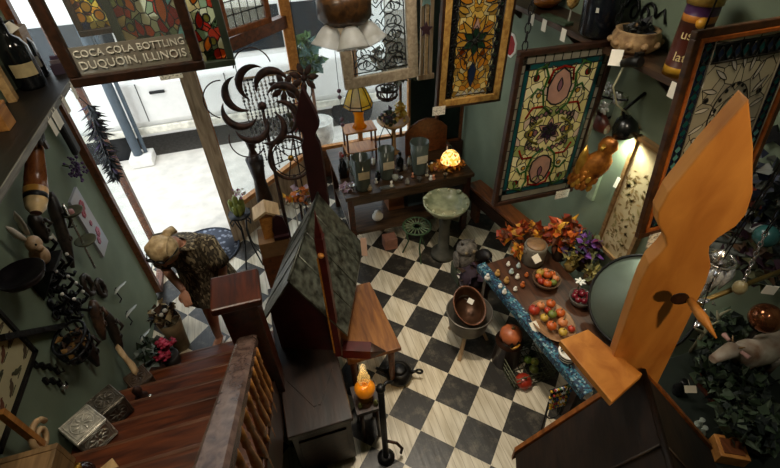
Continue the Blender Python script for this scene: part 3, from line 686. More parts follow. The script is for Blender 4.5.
rot1 = -math.radians(21.2)
ZB = .70
t1, d1 = house('birdhouse', 'dark red wooden birdhouse with tin roof and spade-topped spire on dark chest', (-.08, 2.22, ZB), 1.0, rot1, DKRED, TIN, M('red post paint', '430f0d', .4, var=.3), BURG, PY(316, 222, 2.08).z - ZB)
w_ = rotz(-rot1) @ (PZ(364, 247, 1.22) - Vector((-.08, 2.22, ZB))); bq = MB(); bq.box(w_, (.05, .004, .20), M('pale pink card', 'dcbcae', .7, var=.05)); bq.tube([w_ + V3(0, 0, .10), w_ + V3(-.03, -.0, .14)], .002, MATS['tag paper'] if 'tag paper' in MATS else PAPER, 5); bq.build('price_tag', t1)
# ---- dark chest under it
t = thing('chest', 'dark brown panelled wooden chest beside the stair railing under the red birdhouse', 'chest', (-.1, 2.2, 0))
CHW = WOOD('chest wood', '150c07', '2e1b10', .35, (8, 1.5, 8), 2.5)
x0, x1, ya, yb_ = -.335, .13, 1.56, 3.0
MB().b2((x0 + .02, ya + .02, .06), (x1 - .02, yb_, .655), CHW).build('body', t, bevel=.005)
lid = MB().b2((x0, ya, .655), (x1, yb_, .70), CHW).build('lid', t, bevel=.008)
b = MB()
for q in ((-.27, 2.0, -.11, 1.73), (.06, 2.0, -.08, 1.73)): b.beam((q[0], q[1], .703), (q[2], q[3], .703), .02, .008, CHW)
b.build('lid_moulding', lid)
MB().b2((x0 + .06, ya + .008, .15), (x1 - .06, ya + .022, .56), DKWOOD).build('front_panel', t, bevel=.004)
for xx in (x0 + .06, x1 - .06):
    for yy in (ya + .07, yb_ - .07): MB().lathe([(.02, 0), (.035, .02), (.03, .06)], CHW, (xx, yy, 0), 10).build('foot', t)
# ---- golden wood side table right of the house
t = thing('side_table', 'small golden brown wooden table right of the dark chest', 'table', (.49, 2.45, 0))
tp = [PZ(362, 280, .6), PZ(368, 283, .6), PZ(400, 345, .6), PZ(363, 361, .6)]
b = MB(); b.prism([(.20, 2.08), (.655, 2.08), (.60, 2.88), (.20, 2.88)], .045, WOOD('table wood', '653c1a', '95622f', .4), (0, 0, .555), (1, 0, 0), (0, 1, 0)); b.build('tabletop', t, bevel=.006)
for x in (.25, .58):
    for y in (2.13, 2.78): MB().lathe([(.018, 0), (.028, .2), (.03, .5), (.035, .556)], BRWOOD, (x, y, 0), 10).build('leg', t)
# ---- tall dark cabinet carrying the near house, and that house
s2 = 1.22; rr = PY(645, 378, .66); rot2 = -math.radians(27); d2 = V3(math.sin(-rot2), math.cos(rot2), 0)
o2 = V3(rr.x, rr.y, 0) - d2 * (.93 * s2)
zb2 = rr.z - .86 * s2
t2, dd2 = house('birdhouse', 'amber wooden birdhouse with dark roof and large spade-topped post nearest the viewer', (o2.x, o2.y, zb2), s2, rot2, DKWOOD, DKROOF, AMBW, AMBW, None, WOOD('orange bargeboard', '5e3313', '96561f', .5), SH=1.12, SW=.17, lean=(-.09, .0), roof=((.30, .76), (.40, .46)))
ORGL = V3(0, 0, 0)
L2, rz2, hw2 = dd2; ys = L2 + .04 * s2
b = MB(); zpk = rz2 - .12 * s2 + 1.12 * s2 * .50; xl = -.05
b.tube([(xl + .03, ys - .055, zpk), (xl + .055, ys - .12, zpk - .012), (xl + .085, ys - .18, zpk - .035)], [.012, .017, .003], AMBW, 8); b.build('peg', t2)
b = MB(); b.lathe([(.028, 0), (.028, .004), (.001, .004)], DKWOOD, (xl - .0, ys - .058, zpk + .0), 14, rotto((0, 1, 0))); b.build('peg_hole', t2)
inv = rotz(-rot2); pl = [inv @ (PZ(u, v, rr.z + .05) - Vector((o2.x, o2.y, zb2))) for u, v in ((612, 402), (560, 340), (588, 329), (643, 374))]
b = MB(); b.prism([(p.x, p.y) for p in pl], .035, AMBW, (0, 0, pl[0].z - .035), (1, 0, 0), (0, 1, 0)); b.build('side_board', t2, bevel=.004)
t = thing('cabinet', 'tall dark cabinet standing under the near amber birdhouse', 'cabinet', (o2.x + .2, o2.y + .5, 0))
cc = Vector((o2.x, o2.y, 0)) + d2 * (.5 * s2)
MB().box((cc.x, cc.y, zb2 / 2), (.56, 1.2, zb2 - .002), DKWOOD, rotz(rot2)).build('body', t, bevel=.006)
b = MB(); b.box((cc.x, cc.y, zb2 * .5) , (.5, 1.215, zb2 - .2), CHW, rotz(rot2)); b.build('door', t)
# ================================================================ the visitor
def person():
    SKIN = M('skin', 'c98f72', .5, var=.08, scale=20, bump=.03)
    f = V3(-.40, -.917, 0); r = V3(.917, -.40, 0); up = V3(0, 0, 1)     # facing, her left side
    hip = V3(-.80, 3.12, .93); ch = hip + V3(0, 0, .36) + f * .09; nk = hip + V3(0, 0, .54) + f * .20
    hd = PY(166, 252, 2.80); fd = (f * .62 - up * .78 + r * -.12).normalized()   # head bowed: direction the face points
    hu = (f * .72 + up * .62); hu = (hu - fd * hu.dot(fd)).normalized(); hr = hu.cross(fd)
    foot = [V3(-.84, 3.09, 0) + r * -.10, V3(-.84, 3.09, 0) + r * .08]
    t = thing('person', 'person in patterned brown blouse and dark shorts bending over by the green wall', 'person', (hip.x, hip.y, 0))
    b = MB()
    # trunk
    loft(b, [(hip + up * -.10, r * .14, f * .09), (hip, r * .175, f * .12), (hip + up * .12 + f * .02, r * .15, f * .105), (ch + up * -.08, r * .15, f * .11), (ch + up * .03, r * .165, f * .11), (ch + up * .11 + f * .02, r * .14, f * .085), (nk + up * -.02, r * .07, f * .06)], SKIN)
    b.tube([nk - up * .05, nk + up * .03 + f * .02, hd - fd * .03 - hu * .06], [.062, .052, .055], SKIN, 12)
    # head: skull, jaw, nose, ears, lips
    rt = Matrix((hr, fd, hu)).transposed()
    HS = 1.0; b.ball(hd + hu * .015, (.084, .102, .108), SKIN, 18, 12, rt); b.ball(hd + fd * .025 - hu * .062, (.054, .062, .056), SKIN, 14, 10, rt)
    b.tube([hd + fd * .088 + hu * .022, hd + fd * .108 - hu * .018, hd + fd * .084 - hu * .030], [.009, .014, .010], SKIN, 8)
    for sg in (-1, 1):
        b.ball(hd + hr * sg * .076 - hu * .012 - fd * .005, (.012, .022, .032), SKIN, 8, 6, rt); b.ball(hd + hr * sg * .032 + fd * .074 - hu * .02, (.02, .014, .016), SKIN, 8, 6, rt)
    b.ball(hd + fd * .086 - hu * .058, (.022, .009, .009), SKIN, 8, 6, rt); b.ball(hd + fd * .074 - hu * .095, (.02, .014, .014), SKIN, 8, 6, rt)
    # arms with hands
    rh = PZ(184, 300, .96)
    def arm(sh, el, wr, hdir, palm, curl):
        b.tube([sh - up * .0, sh.lerp(el, .3), el, el.lerp(wr, .35), wr], [.056, .047, .036, .037, .025], SKIN, 12)
        h = hdir.normalized(); p = (palm - h * palm.dot(h)).normalized(); w = h.cross(p)
        rm = Matrix((w, p, h)).transposed()
        b.ball(wr + h * .045, (.038, .017, .052), SKIN, 12, 8, rm)
        for i, (off, L) in enumerate(((-.029, .062), (-.010, .074), (.010, .070), (.028, .055))):
            a = wr + h * .082 + w * off; k1 = a + h * L * .45 + p * L * .18 * curl; k2 = k1 + h * L * .32 + p * L * .32 * curl; k3 = k2 + h * L * .14 + p * L * .38 * curl
            b.tube([wr + h * .05 + w * off, a, k1, k2, k3], [.010, .0095, .0085, .008, .006], SKIN, 8)
        a = wr + h * .028 - w * .030; b.tube([a, a + h * .022 - w * .022 + p * .012, a + h * .050 - w * .028 + p * .026, a + h * .070 - w * .022 + p * .036], [.014, .0125, .010, .007], SKIN, 8)
    sR = ch + up * .10 - r * .185 + f * .02; sL = ch + up * .10 + r * .185 + f * .02
    arm(sR, sR - up * .24 + f * .05 - r * .05, rh + up * .07 - f * .04, f * .5 - up * .7 + r * .3, -up - f * .4, .45)
    arm(sL, sL - up * .27 - f * .02 + r * .05, sL - up * .48 + f * .10 + r * .03, -up + f * .35, -r, .7)
    # legs and feet
    for sg, fp in zip((-1, 1), foot):
        hp = hip + r * sg * .085 - up * .06; kn = hp.lerp(fp + up * .09, .50) + f * .02; an = fp + up * .085
        b.tube([hp, hp.lerp(kn, .4), kn, kn.lerp(an, .3) - f * .012, kn.lerp(an, .7), an], [.088, .078, .054, .056, .042, .036], SKIN, 14)
        b.tube([an - f * .03 - up * .03, an + f * .06 - up * .045, an + f * .14 - up * .06, an + f * .19 - up * .065], [.034, .036, .034, .018], SKIN, 12)
    body = b.build('body', t)
    rm = body.modifiers.new('one surface', 'REMESH'); rm.mode = 'VOXEL'; rm.voxel_size = .0065; rm.use_smooth_shade = True
    sm = body.modifiers.new('smooth', 'SMOOTH'); sm.factor = .5; sm.iterations = 3
    # eyes (closed lids looking down) and sunglasses pushed up on the hair
    HAIR = M('ash blond hair', 'b39468', .55, h2='d6bc90', var=.2, scale=25, bump=.06)
    b = MB()
    b.ball(hd + hu * .036 - fd * .022, (.100, .108, .114), HAIR, 20, 12, rt)
    for i in range(26):
        a = -1.25 + 2.5 * i / 25
        p0 = hd + hu * .085 + fd * .066 * math.cos(a) + hr * .088 * math.sin(a); p1 = hd + hu * .134 - fd * .03 + hr * .08 * math.sin(a); p2 = hd - fd * .125 + hu * .03 + hr * .03 * math.sin(a)
        b.tube([p0, (p0 + p1) / 2 + hu * .012, p1, (p1 + p2) / 2 + hu * .012 - fd * .03, p2], [.006, .008, .008, .008, .006], HAIR, 6)
    b.tube([hd - fd * .10 + hu * .03, hd - fd * .14 + hu * .02, hd - fd * .165 - hu * .03 , hd - fd * .15 - hu * .09], [.03, .034, .03, .012], HAIR, 12)
    b.build('hair', t)
    b = MB()
    for sg in (-1, 1):
        b.ball(hd + hu * .108 + fd * .062 + hr * sg * .038, (.034, .014, .026), BLACKI, 14, 8, rt); b.tube([hd + hu * .108 + fd * .055 + hr * sg * .068, hd + hu * .075 + fd * .0 + hr * sg * .104, hd + hu * .02 - fd * .05 + hr * sg * .100], .005, BLACKI, 6)
    b.tube([hd + hu * .112 + fd * .066 - hr * .02, hd + hu * .117 + fd * .072, hd + hu * .112 + fd * .066 + hr * .02], .005, BLACKI, 6); b.build('sunglasses', t)
    b = MB()
    for sg in (-1, 1): b.tube([hd + hr * (sg * .032 - .016) + fd * .090 + hu * .012, hd + hr * sg * .032 + fd * .094 + hu * .007, hd + hr * (sg * .032 + .016) + fd * .088 + hu * .012], .0028, M('lash', '3a2417', .7), 6)
    b.build('eyelashes', t)
    # blouse: a sleeveless patterned tunic that follows the trunk
    m, nt, bs = newmat('patterned blouse'); Ln = nt.links.new
    tc = N(nt, 'ShaderNodeTexCoord'); mp = N(nt, 'ShaderNodeMapping'); mp.inputs['Scale'].default_value = (75, 75, 26); vo = N(nt, 'ShaderNodeTexVoronoi'); vo.inputs['Scale'].default_value = 1.0; rp = N(nt, 'ShaderNodeValToRGB')
    rp.color_ramp.interpolation = 'CONSTANT'; e = rp.color_ramp.elements; e[0].color = (*hexc('3a3226'), 1); e[1].position = .55; e[1].color = (*hexc('6e624c'), 1)
    q = e.new(.86); q.color = (*hexc('a89878'), 1); q = e.new(.3); q.color = (*hexc('3f3526'), 1)
    sp = N(nt, 'ShaderNodeSeparateColor'); Ln(tc.outputs['Object'], mp.inputs[0]); Ln(mp.outputs[0], vo.inputs['Vector']); Ln(vo.outputs['Color'], sp.inputs[0]); Ln(sp.outputs[0], rp.inputs[0]); Ln(rp.outputs[0], bs.inputs['Base Color']); bs.inputs['Roughness'].default_value = .85
    b = MB()
    loft(b, [(hip + up * -.20 + f * 0.010, r * 0.273, f * 0.220), (hip + up * -.08, r * 0.261, f * 0.203), (hip + up * .06 + f * 0.010, r * 0.232, f * 0.174), (hip + up * .18 + f * 0.030, r * 0.211, f * 0.157), (ch + up * -.03, r * 0.220, f * 0.160), (ch + up * .07 + f * 0.010, r * 0.226, f * 0.145), (ch + up * .13 + f * 0.030, r * 0.203, f * 0.116), (nk + up * -.015 + f * 0.000, r * 0.116, f * 0.085), (nk + up * .0, r * 0.078, f * 0.070)], m, 24, cap=False)
    for sg, s_ in ((-1, sR), (1, sL)):
        e1 = s_ - up * .20 + r * sg * .04 + f * (.03 if sg < 0 else 0)
        b.tube([s_ - r * sg * .07 + up * .03, s_ + up * .01, s_.lerp(e1, .5), e1], [.07, .088, .088, .092], m, 14)
    b.build('blouse', t)
    b = MB(); NAVY = M('dark shorts', '1d2026', .8)
    loft(b, [(hip + up * -.16, r * .19, f * .135), (hip + up * .02, r * .19, f * .135)], NAVY, 18)
    for sg in (-1, 1):
        hp = hip + r * sg * .085 - up * .06; b.tube([hp, hp - up * .14 + f * .005, hp - up * .24 + f * .01], [.10, .098, .094], NAVY, 14)
    b.build('shorts', t)
    for sg, fp in zip((-1, 1), foot):
        b = MB(); b.prism([(-.035, -.06), (.035, -.06), (.045, .08), (.038, .19), (0, .215), (-.038, .19), (-.045, .08)], .018, M('pale sandal', 'd8d4cc', .6), fp + up * .001, r, f)
        b.tube([fp - r * .045 + f * .12 + up * .02, fp + f * .13 + up * .062, fp + r * .045 + f * .12 + up * .02], .009, MATS['pale sandal'], 6); b.build('sandal', t)
person()
# ================================================================ left wall and stairs
def on(z): return z
# --- shelf
SH0 = XL + .32; zs = 2.545
t = thing('wall_shelf', 'long dark wall shelf high on the green left wall', 'shelf', (XL + .16, 2.9, zs - .05))
GREYEDGE = WOOD('grey shelf edge', '4c4b45', '85827a', .5)
MB().b2((XL + .002, .6, zs - .035), (SH0 - .008, 3.9, zs), WOOD('shelf black', '0f0d0b', '231d18', .45)).build('board', t)
MB().b2((SH0 - .008, .6, zs - .036), (SH0, 3.9, zs + .001), GREYEDGE).build('front_edge', t)
for y in (1.0, 2.0, 3.0, 3.6): b = MB(); b.prism([(0, 0), (.26, 0), (.26, -.02), (.02, -.22), (0, -.22)], .02, BLACKI, (XL + .002, y, zs - .036), (1, 0, 0), (0, 0, 1)); b.build('bracket', t)
for k, (u, v) in enumerate(((62, 67), (53, 80), (48, 98), (45, 112), (41, 92))):
    p = PX(u, v, SH0 + .004); b = MB(); b.box((p.x, p.y, zs - .07), (.003, .055, .10), PAPER); b.tube([(p.x, p.y, zs - .02), (p.x, p.y + .005, zs - .0)], .0015, MATS['tag paper'], 5); b.build('price_tag', t)
def clampray(p, x0):
    if p.x < x0: k_ = x0 / p.x; p.x *= k_; p.y *= k_
    p.y = min(p.y, 3.78); p.x = min(p.x, SH0 - (x0 - XL)); return p
def bottle(name, label, u, v, r, h, m, lab=None, grp=None):
    p = clampray(PZ(u, v, zs), XL + r + .01)
    t = thing(name, label, 'bottle', p, grp)
    MB().lathe([(r * .9, 0), (r, .02), (r, h * .62), (r * .75, h * .74), (r * .34, h * .82), (r * .32, h), (.001, h)], m, p, 20).build('body', t)
    MB().lathe([(r * .36, h * .97), (r * .38, h * 1.05), (.001, h * 1.06)], BLACKI, p, 12).build('stopper', t)
    if lab: b = MB(); a = [-2.0 + .18 * i for i in range(10)]; b.add([p + V3(math.cos(q) * (r + .002), math.sin(q) * (r + .002), z) for z in (h * .22, h * .42) for q in a], [(i, i + 1, 11 + i, 10 + i) for i in range(9)], lab); b.build('label', t)
BG = M('black glass', '101214', .08, var=.2, bump=0)
bottle('glass_bottle', 'wide black bottle with a small cream mark nearest on the high shelf', 22, 66, .09, .42, BG, M('cream mark', 'b7a67c', .6), 'black bottles on the high shelf')
bottle('glass_bottle', 'black bottle with a pale label strip between the boxes on the high shelf', 43, 48, .075, .36, BG, M('label strip', '7c7a70', .6), 'black bottles on the high shelf')
TANB = WOOD('tan box wood', 'a37f4e', 'd1ad78', .55)
def shelfbox(label, u, v, sx, sy, sz, m, rot=0, grp='wooden boxes on the high shelf', name='wooden_box'):
    p = clampray(PZ(u, v, zs), XL + sx / 2 + .02)
    t = thing(name, label, 'box', p, grp); rm = rotz(rot)
    MB().box(p + V3(0, 0, sz * .44), (sx, sy, sz * .88), m, rm).build('body', t, bevel=.004); MB().box(p + V3(0, 0, sz * .94), (sx + .006, sy + .006, sz * .11), m, rm).build('lid', t, bevel=.003); return t, p
shelfbox('slim tan wooden box standing between the black bottles on the high shelf', 10, 94, .05, .07, .30, TANB, .1)
shelfbox('tan wooden box second from the near end of the high shelf', 19, 76, .06, .06, .26, WOOD('honey box wood', '8e6434', 'bd8f55', .5), -.2)
shelfbox('low orange-brown wooden box at the left edge of the picture on the shelf', 2, 128, .12, .12, .14, WOOD('orange box wood', '8c5a25', 'b37d42', .5))
tb, p = shelfbox('tall brown wooden box with a paper tag behind the black bottles', 50, 34, .12, .14, .34, WOOD('mid box wood', '6e5131', '94744c', .5))
price_tag(tb, p + V3(.02, -.08, .35), .09, .07, (.3, -.6, .8), .5)
for k, (u, v, h, c) in enumerate(((58, 22, .11, '4d3a52'), (64, 18, .09, '6a5f66'), (70, 20, .07, '3a2c3c'))):
    p = PZ(u, v, zs); p.x = SH0 - .09; p.y = 3.86 - .035 * k; o = MB().box(p + V3(0, 0, h / 2), (.09, .025, h), M('book ' + c, c, .6), rotz(.1 * k)).build('book', loc=p, bevel=.003)
    tag(o, ('tallest dull purple book at the far end of the shelf', 'grey mauve book in the middle of the far end row', 'shortest dark plum book at the far end of the shelf')[k], 'book', 'books at the far end of the high shelf')
# --- striped buoy hung from the shelf
p0 = PX(35, 122, XL + .20); p1 = PX(36, 213, XL + .22); ax = (p1 - p0); Lb = ax.length; rm = rotto(ax)
t = thing('lobster_buoy', 'striped wooden lobster buoy with black neck hanging below the high shelf', 'buoy', p1)
BW = WOOD('buoy wood', '5b3016', '96582b', .25)
rad = S(11, p1)
prf = [(.38, 0, 'black iron'), (.42, .10, 'black iron'), (.55, .22, 'black iron'), (.68, .32, 'buoy wood'), (.9, .62, 'buoy wood'), (.97, .76, 'buoy wood'), (.98, .76, 'y'), (.97, .82, 'y'), (.97, .82, 'k'), (.93, .87, 'k'), (.93, .87, 'c'), (.80, .95, 'c'), (.45, 1.0, 'c'), (.44, 1.003, 'r'), (.001, 1.01, 'r')]
mm = {'y': M('yellow band', 'c08a3a', .35), 'k': BLACKI, 'c': M('cream band', 'd8b884', .35), 'r': M('brown end', '5a2a22', .4), 'buoy wood': BW, 'black iron': BLACKI}
b = MB()
for i in range(len(prf) - 1):
    b.lathe([(prf[i][0] * rad, prf[i][1] * Lb), (prf[i + 1][0] * rad, prf[i + 1][1] * Lb)], mm[prf[i + 1][2]], p0, 20, rm)
b.build('float', t)
b = MB(); q = V3(p0.x, p0.y, zs - .03); b.tube([p0, (p0 + q) / 2 + V3(.02, 0, 0), q], .006, M('grey cord', '8d8c88', .8), 6); b.build('cord', t)
pc = PX(41, 137, XL + .28); b = MB(); b.tube(circ(pc, .035, (0, 1, 0), (.3, 0, 1), 12), .012, M('galvanised clamp', '7e8087', .35, .7), 8, True); b.box(pc + V3(0, 0, -.05), (.02, .03, .05), MATS['galvanised clamp']); b.tube([pc + V3(0, 0, .03), p0 + V3(0, 0, .0)], .012, MATS['galvanised clamp'], 6); b.build('shackle', t)
# --- carved wooden things hung on the wall
MASK = WOOD('mask wood', '17110d', '40342b', .4, (6, 6, 2), 6)
def mask(label, u0, v0, u1, v1, w, name='carved_mask', m=MASK, face=True, grp='carved dark hangings on the left wall', cat='carving'):
    a = PX(u0, v0, XL + .05); c = PX(u1, v1, XL + .05); d = (c - a); L = d.length; y = d.normalized(); n = V3(1, 0, 0); x = y.cross(n).normalized()
    t = thing(name, label, cat, c, grp); b = MB()
    loft(b, [(a + d * q, x * w * k, n * .045 * k2) for q, k, k2 in ((0, .3, .4), (.08, .7, .7), (.25, 1, 1), (.45, .8, .9), (.6, .95, .9), (.8, .6, .7), (1, .15, .3))], m, 14); b.build('body', t)
    if face:
        b = MB(); b.tube([a + d * .2 + n * .05, a + d * .4 + n * .075, a + d * .48 + n * .05], [.008, .014, .008], m, 8)
        for s_ in (-1, 1): b.tube(circ(a + d * .3 + n * .045 + x * s_ * w * .45, w * .25, x, y * 1.0, 8), .005, m, 5, True)
        b.tube(circ(a + d * .62 + n * .04, w * .35, x, y, 10), .006, m, 5, True); b.build('face', t)
    return t, a, d, x, n
mask('short dark carved mask hanging just below the striped buoy', 32, 214, 47, 243, .05)
tm = mask('long dark carved mask right of the short one on the green wall', 50, 192, 73, 268, .045)
price_tag(tm[0], PX(54, 238, XL + .02), .04, .06, (1, 0, 0), 0)
mask('brown carved mask hanging with a pale oval in its middle', 92, 300, 104, 340, .05, m=WOOD('mask brown', '2b1c14', '5a3f2c', .4))
mask('narrow dark mask with tan foot farthest along the green wall', 106, 312, 122, 352, .04)
mask('lowest dark mask hanging above the tin boxes', 80, 330, 98, 366, .055)
# rings of carved wood
for k, (u, v, r_) in enumerate(((88, 285, .055), (101, 288, .05))):
    c = PX(u, v, XL + .02); b = MB(); b.tube(circ(c, r_, (0, 1, 0), (0, 0, 1.6), 18), [.017 + .005 * (i % 2) for i in range(18)], MASK, 8, True); o = b.build('wooden_ring', loc=c)
    tag(o, ('left one of two linked dark carved rings hung on the wall', 'right one of two linked dark carved rings hung on the wall')[k], 'ring', 'carved dark rings')
# rabbit head
p = PX(33, 246, XL + .10); CR = M('tan rabbit glaze', 'a8794c', .4, h2='d9b892', scale=14)
t = thing('rabbit_figure', 'tan rabbit figure with upright pale ears on the dark corner bracket', 'figurine', p - V3(0, 0, .13))
b = MB(); b.ball(p + V3(0, 0, -.075), (.05, .055, .07), CR, 14, 10); b.ball(p + V3(.02, -.015, .025), (.042, .052, .05), CR, 14, 10); b.ball(p + V3(.05, -.045, .005), (.022, .026, .022), CR, 10, 8); b.build('body', t)
for s_, ang in ((-1, .0), (1, .15)):
    a = p + V3(0, s_ * .025, .065); b = MB(); b.tube([a, a + V3(-.01, s_ * .012 + ang * .1, .05), a + V3(-.02, s_ * .02 + ang * .2, .10), a + V3(-.025, s_ * .025 + ang * .3, .135)], [.012, .019, .016, .003], M('pale ear', 'd8cbb8', .5), 8); b.build('ear', t)
for s_ in (-1, 1): MB().ball(p + V3(.048, -.02 + s_ * .03, .04), .007, BLACKI, 8, 6).build('eye', t)
q = p - V3(0, 0, .135)
t = thing('corner_bracket', 'dark triangular wall bracket carrying the rabbit figure', 'bracket', (XL, q.y, q.z - .22))
b = MB(); b.b2((XL, q.y - .10, q.z - .02), (XL + .17, q.y + .10, q.z), BLACKI); b.build('top', t); b = MB(); b.prism([(0, 0), (.15, 0), (0, -.22)], .16, BLACKI, (XL + .001, q.y + .08, q.z - .02), (1, 0, 0), (0, 0, 1)); b.build('gusset', t)
c = PX(22, 277, XL + .13); b = MB(); b.lathe([(.05, -.05), (.10, -.02), (.125, .03), (.12, .03), (.09, -.01), (.01, -.02)], M('dark pewter', '231d20', .3, .5), c, 20)
t = thing('hanging_bowl', 'dark round bowl hung on the wall below the rabbit', 'bowl', c - V3(0, 0, .05)); b.build('bowl', t); MB().cyl(c + V3(-.10, 0, .0), (XL, c.y, c.z), .012, BLACKI).build('hook', t)
# flowered hanging
a = PX(77, 186, XL + .02); c = PX(104, 258, XL + .02); a.y = min(a.y, 3.80); c.y = min(c.y, 3.80)
t = thing('painted_panel', 'narrow white panel painted with red flowers on the left wall', 'picture', c)
b = MB(); wv = .11; b.box(((XL + .009), (a.y + c.y) / 2, (a.z + c.z) / 2), (.02, wv * 2, a.z - c.z), M('pale painted panel', 'c9c4c6', .5, h2='a9b4c4', scale=4)); b.build('panel', t)
for k, (v_, z_, rr_) in enumerate(((.02, .78, .05), (-.02, .70, .04), (.03, .30, .045), (-.03, .22, .035), (.0, .5, .025))):
    b = MB(); cc = V3(XL + .021, (a.y + c.y) / 2 + v_, c.z + (a.z - c.z) * z_)
    for i in range(6): an = 2 * PI * i / 6; b.ball(cc + V3(0, math.cos(an) * rr_ * .55, math.sin(an) * rr_ * .55), (.004, rr_ * .5, rr_ * .5), M('painted red', '9c1f38' if k < 2 else 'b8607a', .5) if k < 2 else M('painted rose', 'b8607a', .5), 8, 6)
    b.build('flower', t)
# candle sconce in front
a = PX(70, 215, XL + .13); c = PX(95, 268, XL + .10)
t = thing('candle_sconce', 'two-tier iron candle sconce with green dishes on a long rod', 'sconce', c)
b = MB(); b.tube([a + V3(0, 0, .1), c], .008, SILV, 8); b.tube([a - V3(0, 0, .1), V3(XL, a.y, a.z - .1)], .006, BLACKI, 6); b.build('rod', t)
for p_ in (PX(72, 212, XL + .13), PX(86, 241, XL + .12)): MB().lathe([(.01, -.02), (.06, -.012), (.075, .012), (.068, .012), (.01, -.004)], M('olive dish', '5a5a46', .4, .3), p_, 18).build('dish', t)
MB().lathe([(.022, 0), (.022, .05), (.004, .056)], M('rose candle', 'b9827e', .5), PX(73, 216, XL + .13) + V3(0, 0, -.0), 10).build('candle', t)
# cast iron hooks with white knobs
k = 0
names = ['highest', 'second', 'third', 'fourth', 'fifth', 'sixth', 'seventh', 'eighth', 'lowest']
for (u, v) in ((45, 257), (52, 275), (61, 272), (50, 290), (62, 294), (70, 300), (56, 312), (68, 316), (77, 308)):
    c = PX(u, v, XL + .005); b = MB()
    t = thing('coat_hook', 'black iron coat hook with pale knob, %s one of the left wall cluster' % names[k], 'hook', c, 'cast iron hooks on the left wall')
    b.box(c + V3(.004, 0, .02), (.012, .045, .13), BLACKI); b.ball(c + V3(.008, 0, .09), (.014, .03, .03), BLACKI, 8, 6); b.tube([c + V3(.01, 0, .03), c + V3(.07, 0, .05), c + V3(.11, 0, .09), c + V3(.10, 0, .13)], [.014, .012, .011, .010], BLACKI, 8); b.tube([c + V3(.01, 0, -.02), c + V3(.06, 0, -.05), c + V3(.08, 0, -.02)], .011, BLACKI, 8)
    for s_ in (-1, 1): b.tube(circ(c + V3(.012, s_ * .04, .01), .03, (0, 1, 0), (0, 0, 1), 10), .007, BLACKI, 6, True)
    b.build('iron', t, bevel=0); MB().ball(c + V3(.10, 0, .14), .012, WHITEC, 8, 6).build('knob', t); k += 1
# white leaf-topped hooks
for k, (u, v) in enumerate(((115, 295), (126, 318), (140, 342))):
    c = PX(u, v, XL + .002); t = thing('leaf_hook', ('upper', 'middle', 'lowest')[k] + ' of three slender hooks topped with a pale silver leaf', 'hook', c, 'silver leaf hooks')
    b = MB(); b.tube([c + V3(0, 0, -.10), c + V3(.03, 0, -.06), c + V3(.02, 0, .05), c + V3(.04, 0, .08)], .006, BLACKI, 6); b.build('stem', t)
    b = MB(); loft(b, [(c + V3(.04 + .02 * i, .05 * (i - 1.5), .085 - .012 * abs(i - 1)), V3(.02, 0, 0) * w_, V3(0, 0, .006)) for i, w_ in enumerate((.2, 1, 1.1, .25))], M('pale silver', 'b9bdb8', .4, .4), 8); b.build('leaf', t)
# dark shelf arm and hanging black basket
a = PX(2, 338, XL + .02); c = PX(50, 334, XL + .14)
o = MB().beam(PX(0, 338, XL + .03), PX(62, 326, XL + .03), .05, .035, BLACKI).build('wall_rail', loc=PX(30, 336, XL + .03)); tag(o, 'dark iron rail fixed along the lower left wall above the bird print', 'rail')
c = PX(76, 346, XL + .10)
t = thing('hanging_basket', 'black openwork basket hanging under the iron hooks', 'basket', c - V3(0, 0, .1))
b = MB()
for i in range(12): an = 2 * PI * i / 12; b.tube([c + V3(math.cos(an) * .09, math.sin(an) * .14, .09), c + V3(math.cos(an) * .08, math.sin(an) * .12, -.04), c + V3(0, 0, -.10)], .007, BLACKI, 5)
for r_, z in ((1, .09), (.95, .02), (.7, -.06)): b.tube([c + V3(math.cos(2 * PI * i / 16) * .09 * r_, math.sin(2 * PI * i / 16) * .14 * r_, z) for i in range(16)], .009, BLACKI, 6, True)
b.build('wires', t); b = MB(); b.leaves(c + V3(0, 0, .03), (.07, .11, .08), 60, .05, [M('dry brown', '4b3323', .8), M('ochre', '8b6631', .8), BLACKI]); b.build('dried_leaves', t)
# little clips in two rows
i_ = 0
for (u, v) in ((36, 365), (43, 366), (50, 367), (57, 371), (46, 381), (53, 381), (60, 384)):
    c = PX(u, v, XL + .01); b = MB(); b.box(c, (.02, .022, .05), BLACKI); b.tube([c + V3(.01, 0, -.02), c + V3(.035, 0, -.02), c + V3(.035, 0, .01)], .005, BLACKI, 6)
    o = b.build('small_hook', loc=c); i_ += 1; tag(o, 'tiny black wall hook, %s from the left beside the bird print' % ('first', 'second', 'third', 'fourth', 'fifth', 'sixth', 'seventh')[i_ - 1], 'hook', 'tiny hooks by the bird print')
c = PX(64, 387, XL + .02); o = MB().ball(c, .022, SILV, 10, 8).cyl(c, c - V3(.02, 0, 0), .01, SILV).build('wall_ornament', loc=c); tag(o, 'small round silvery wall ornament above the tin boxes', 'ornament')
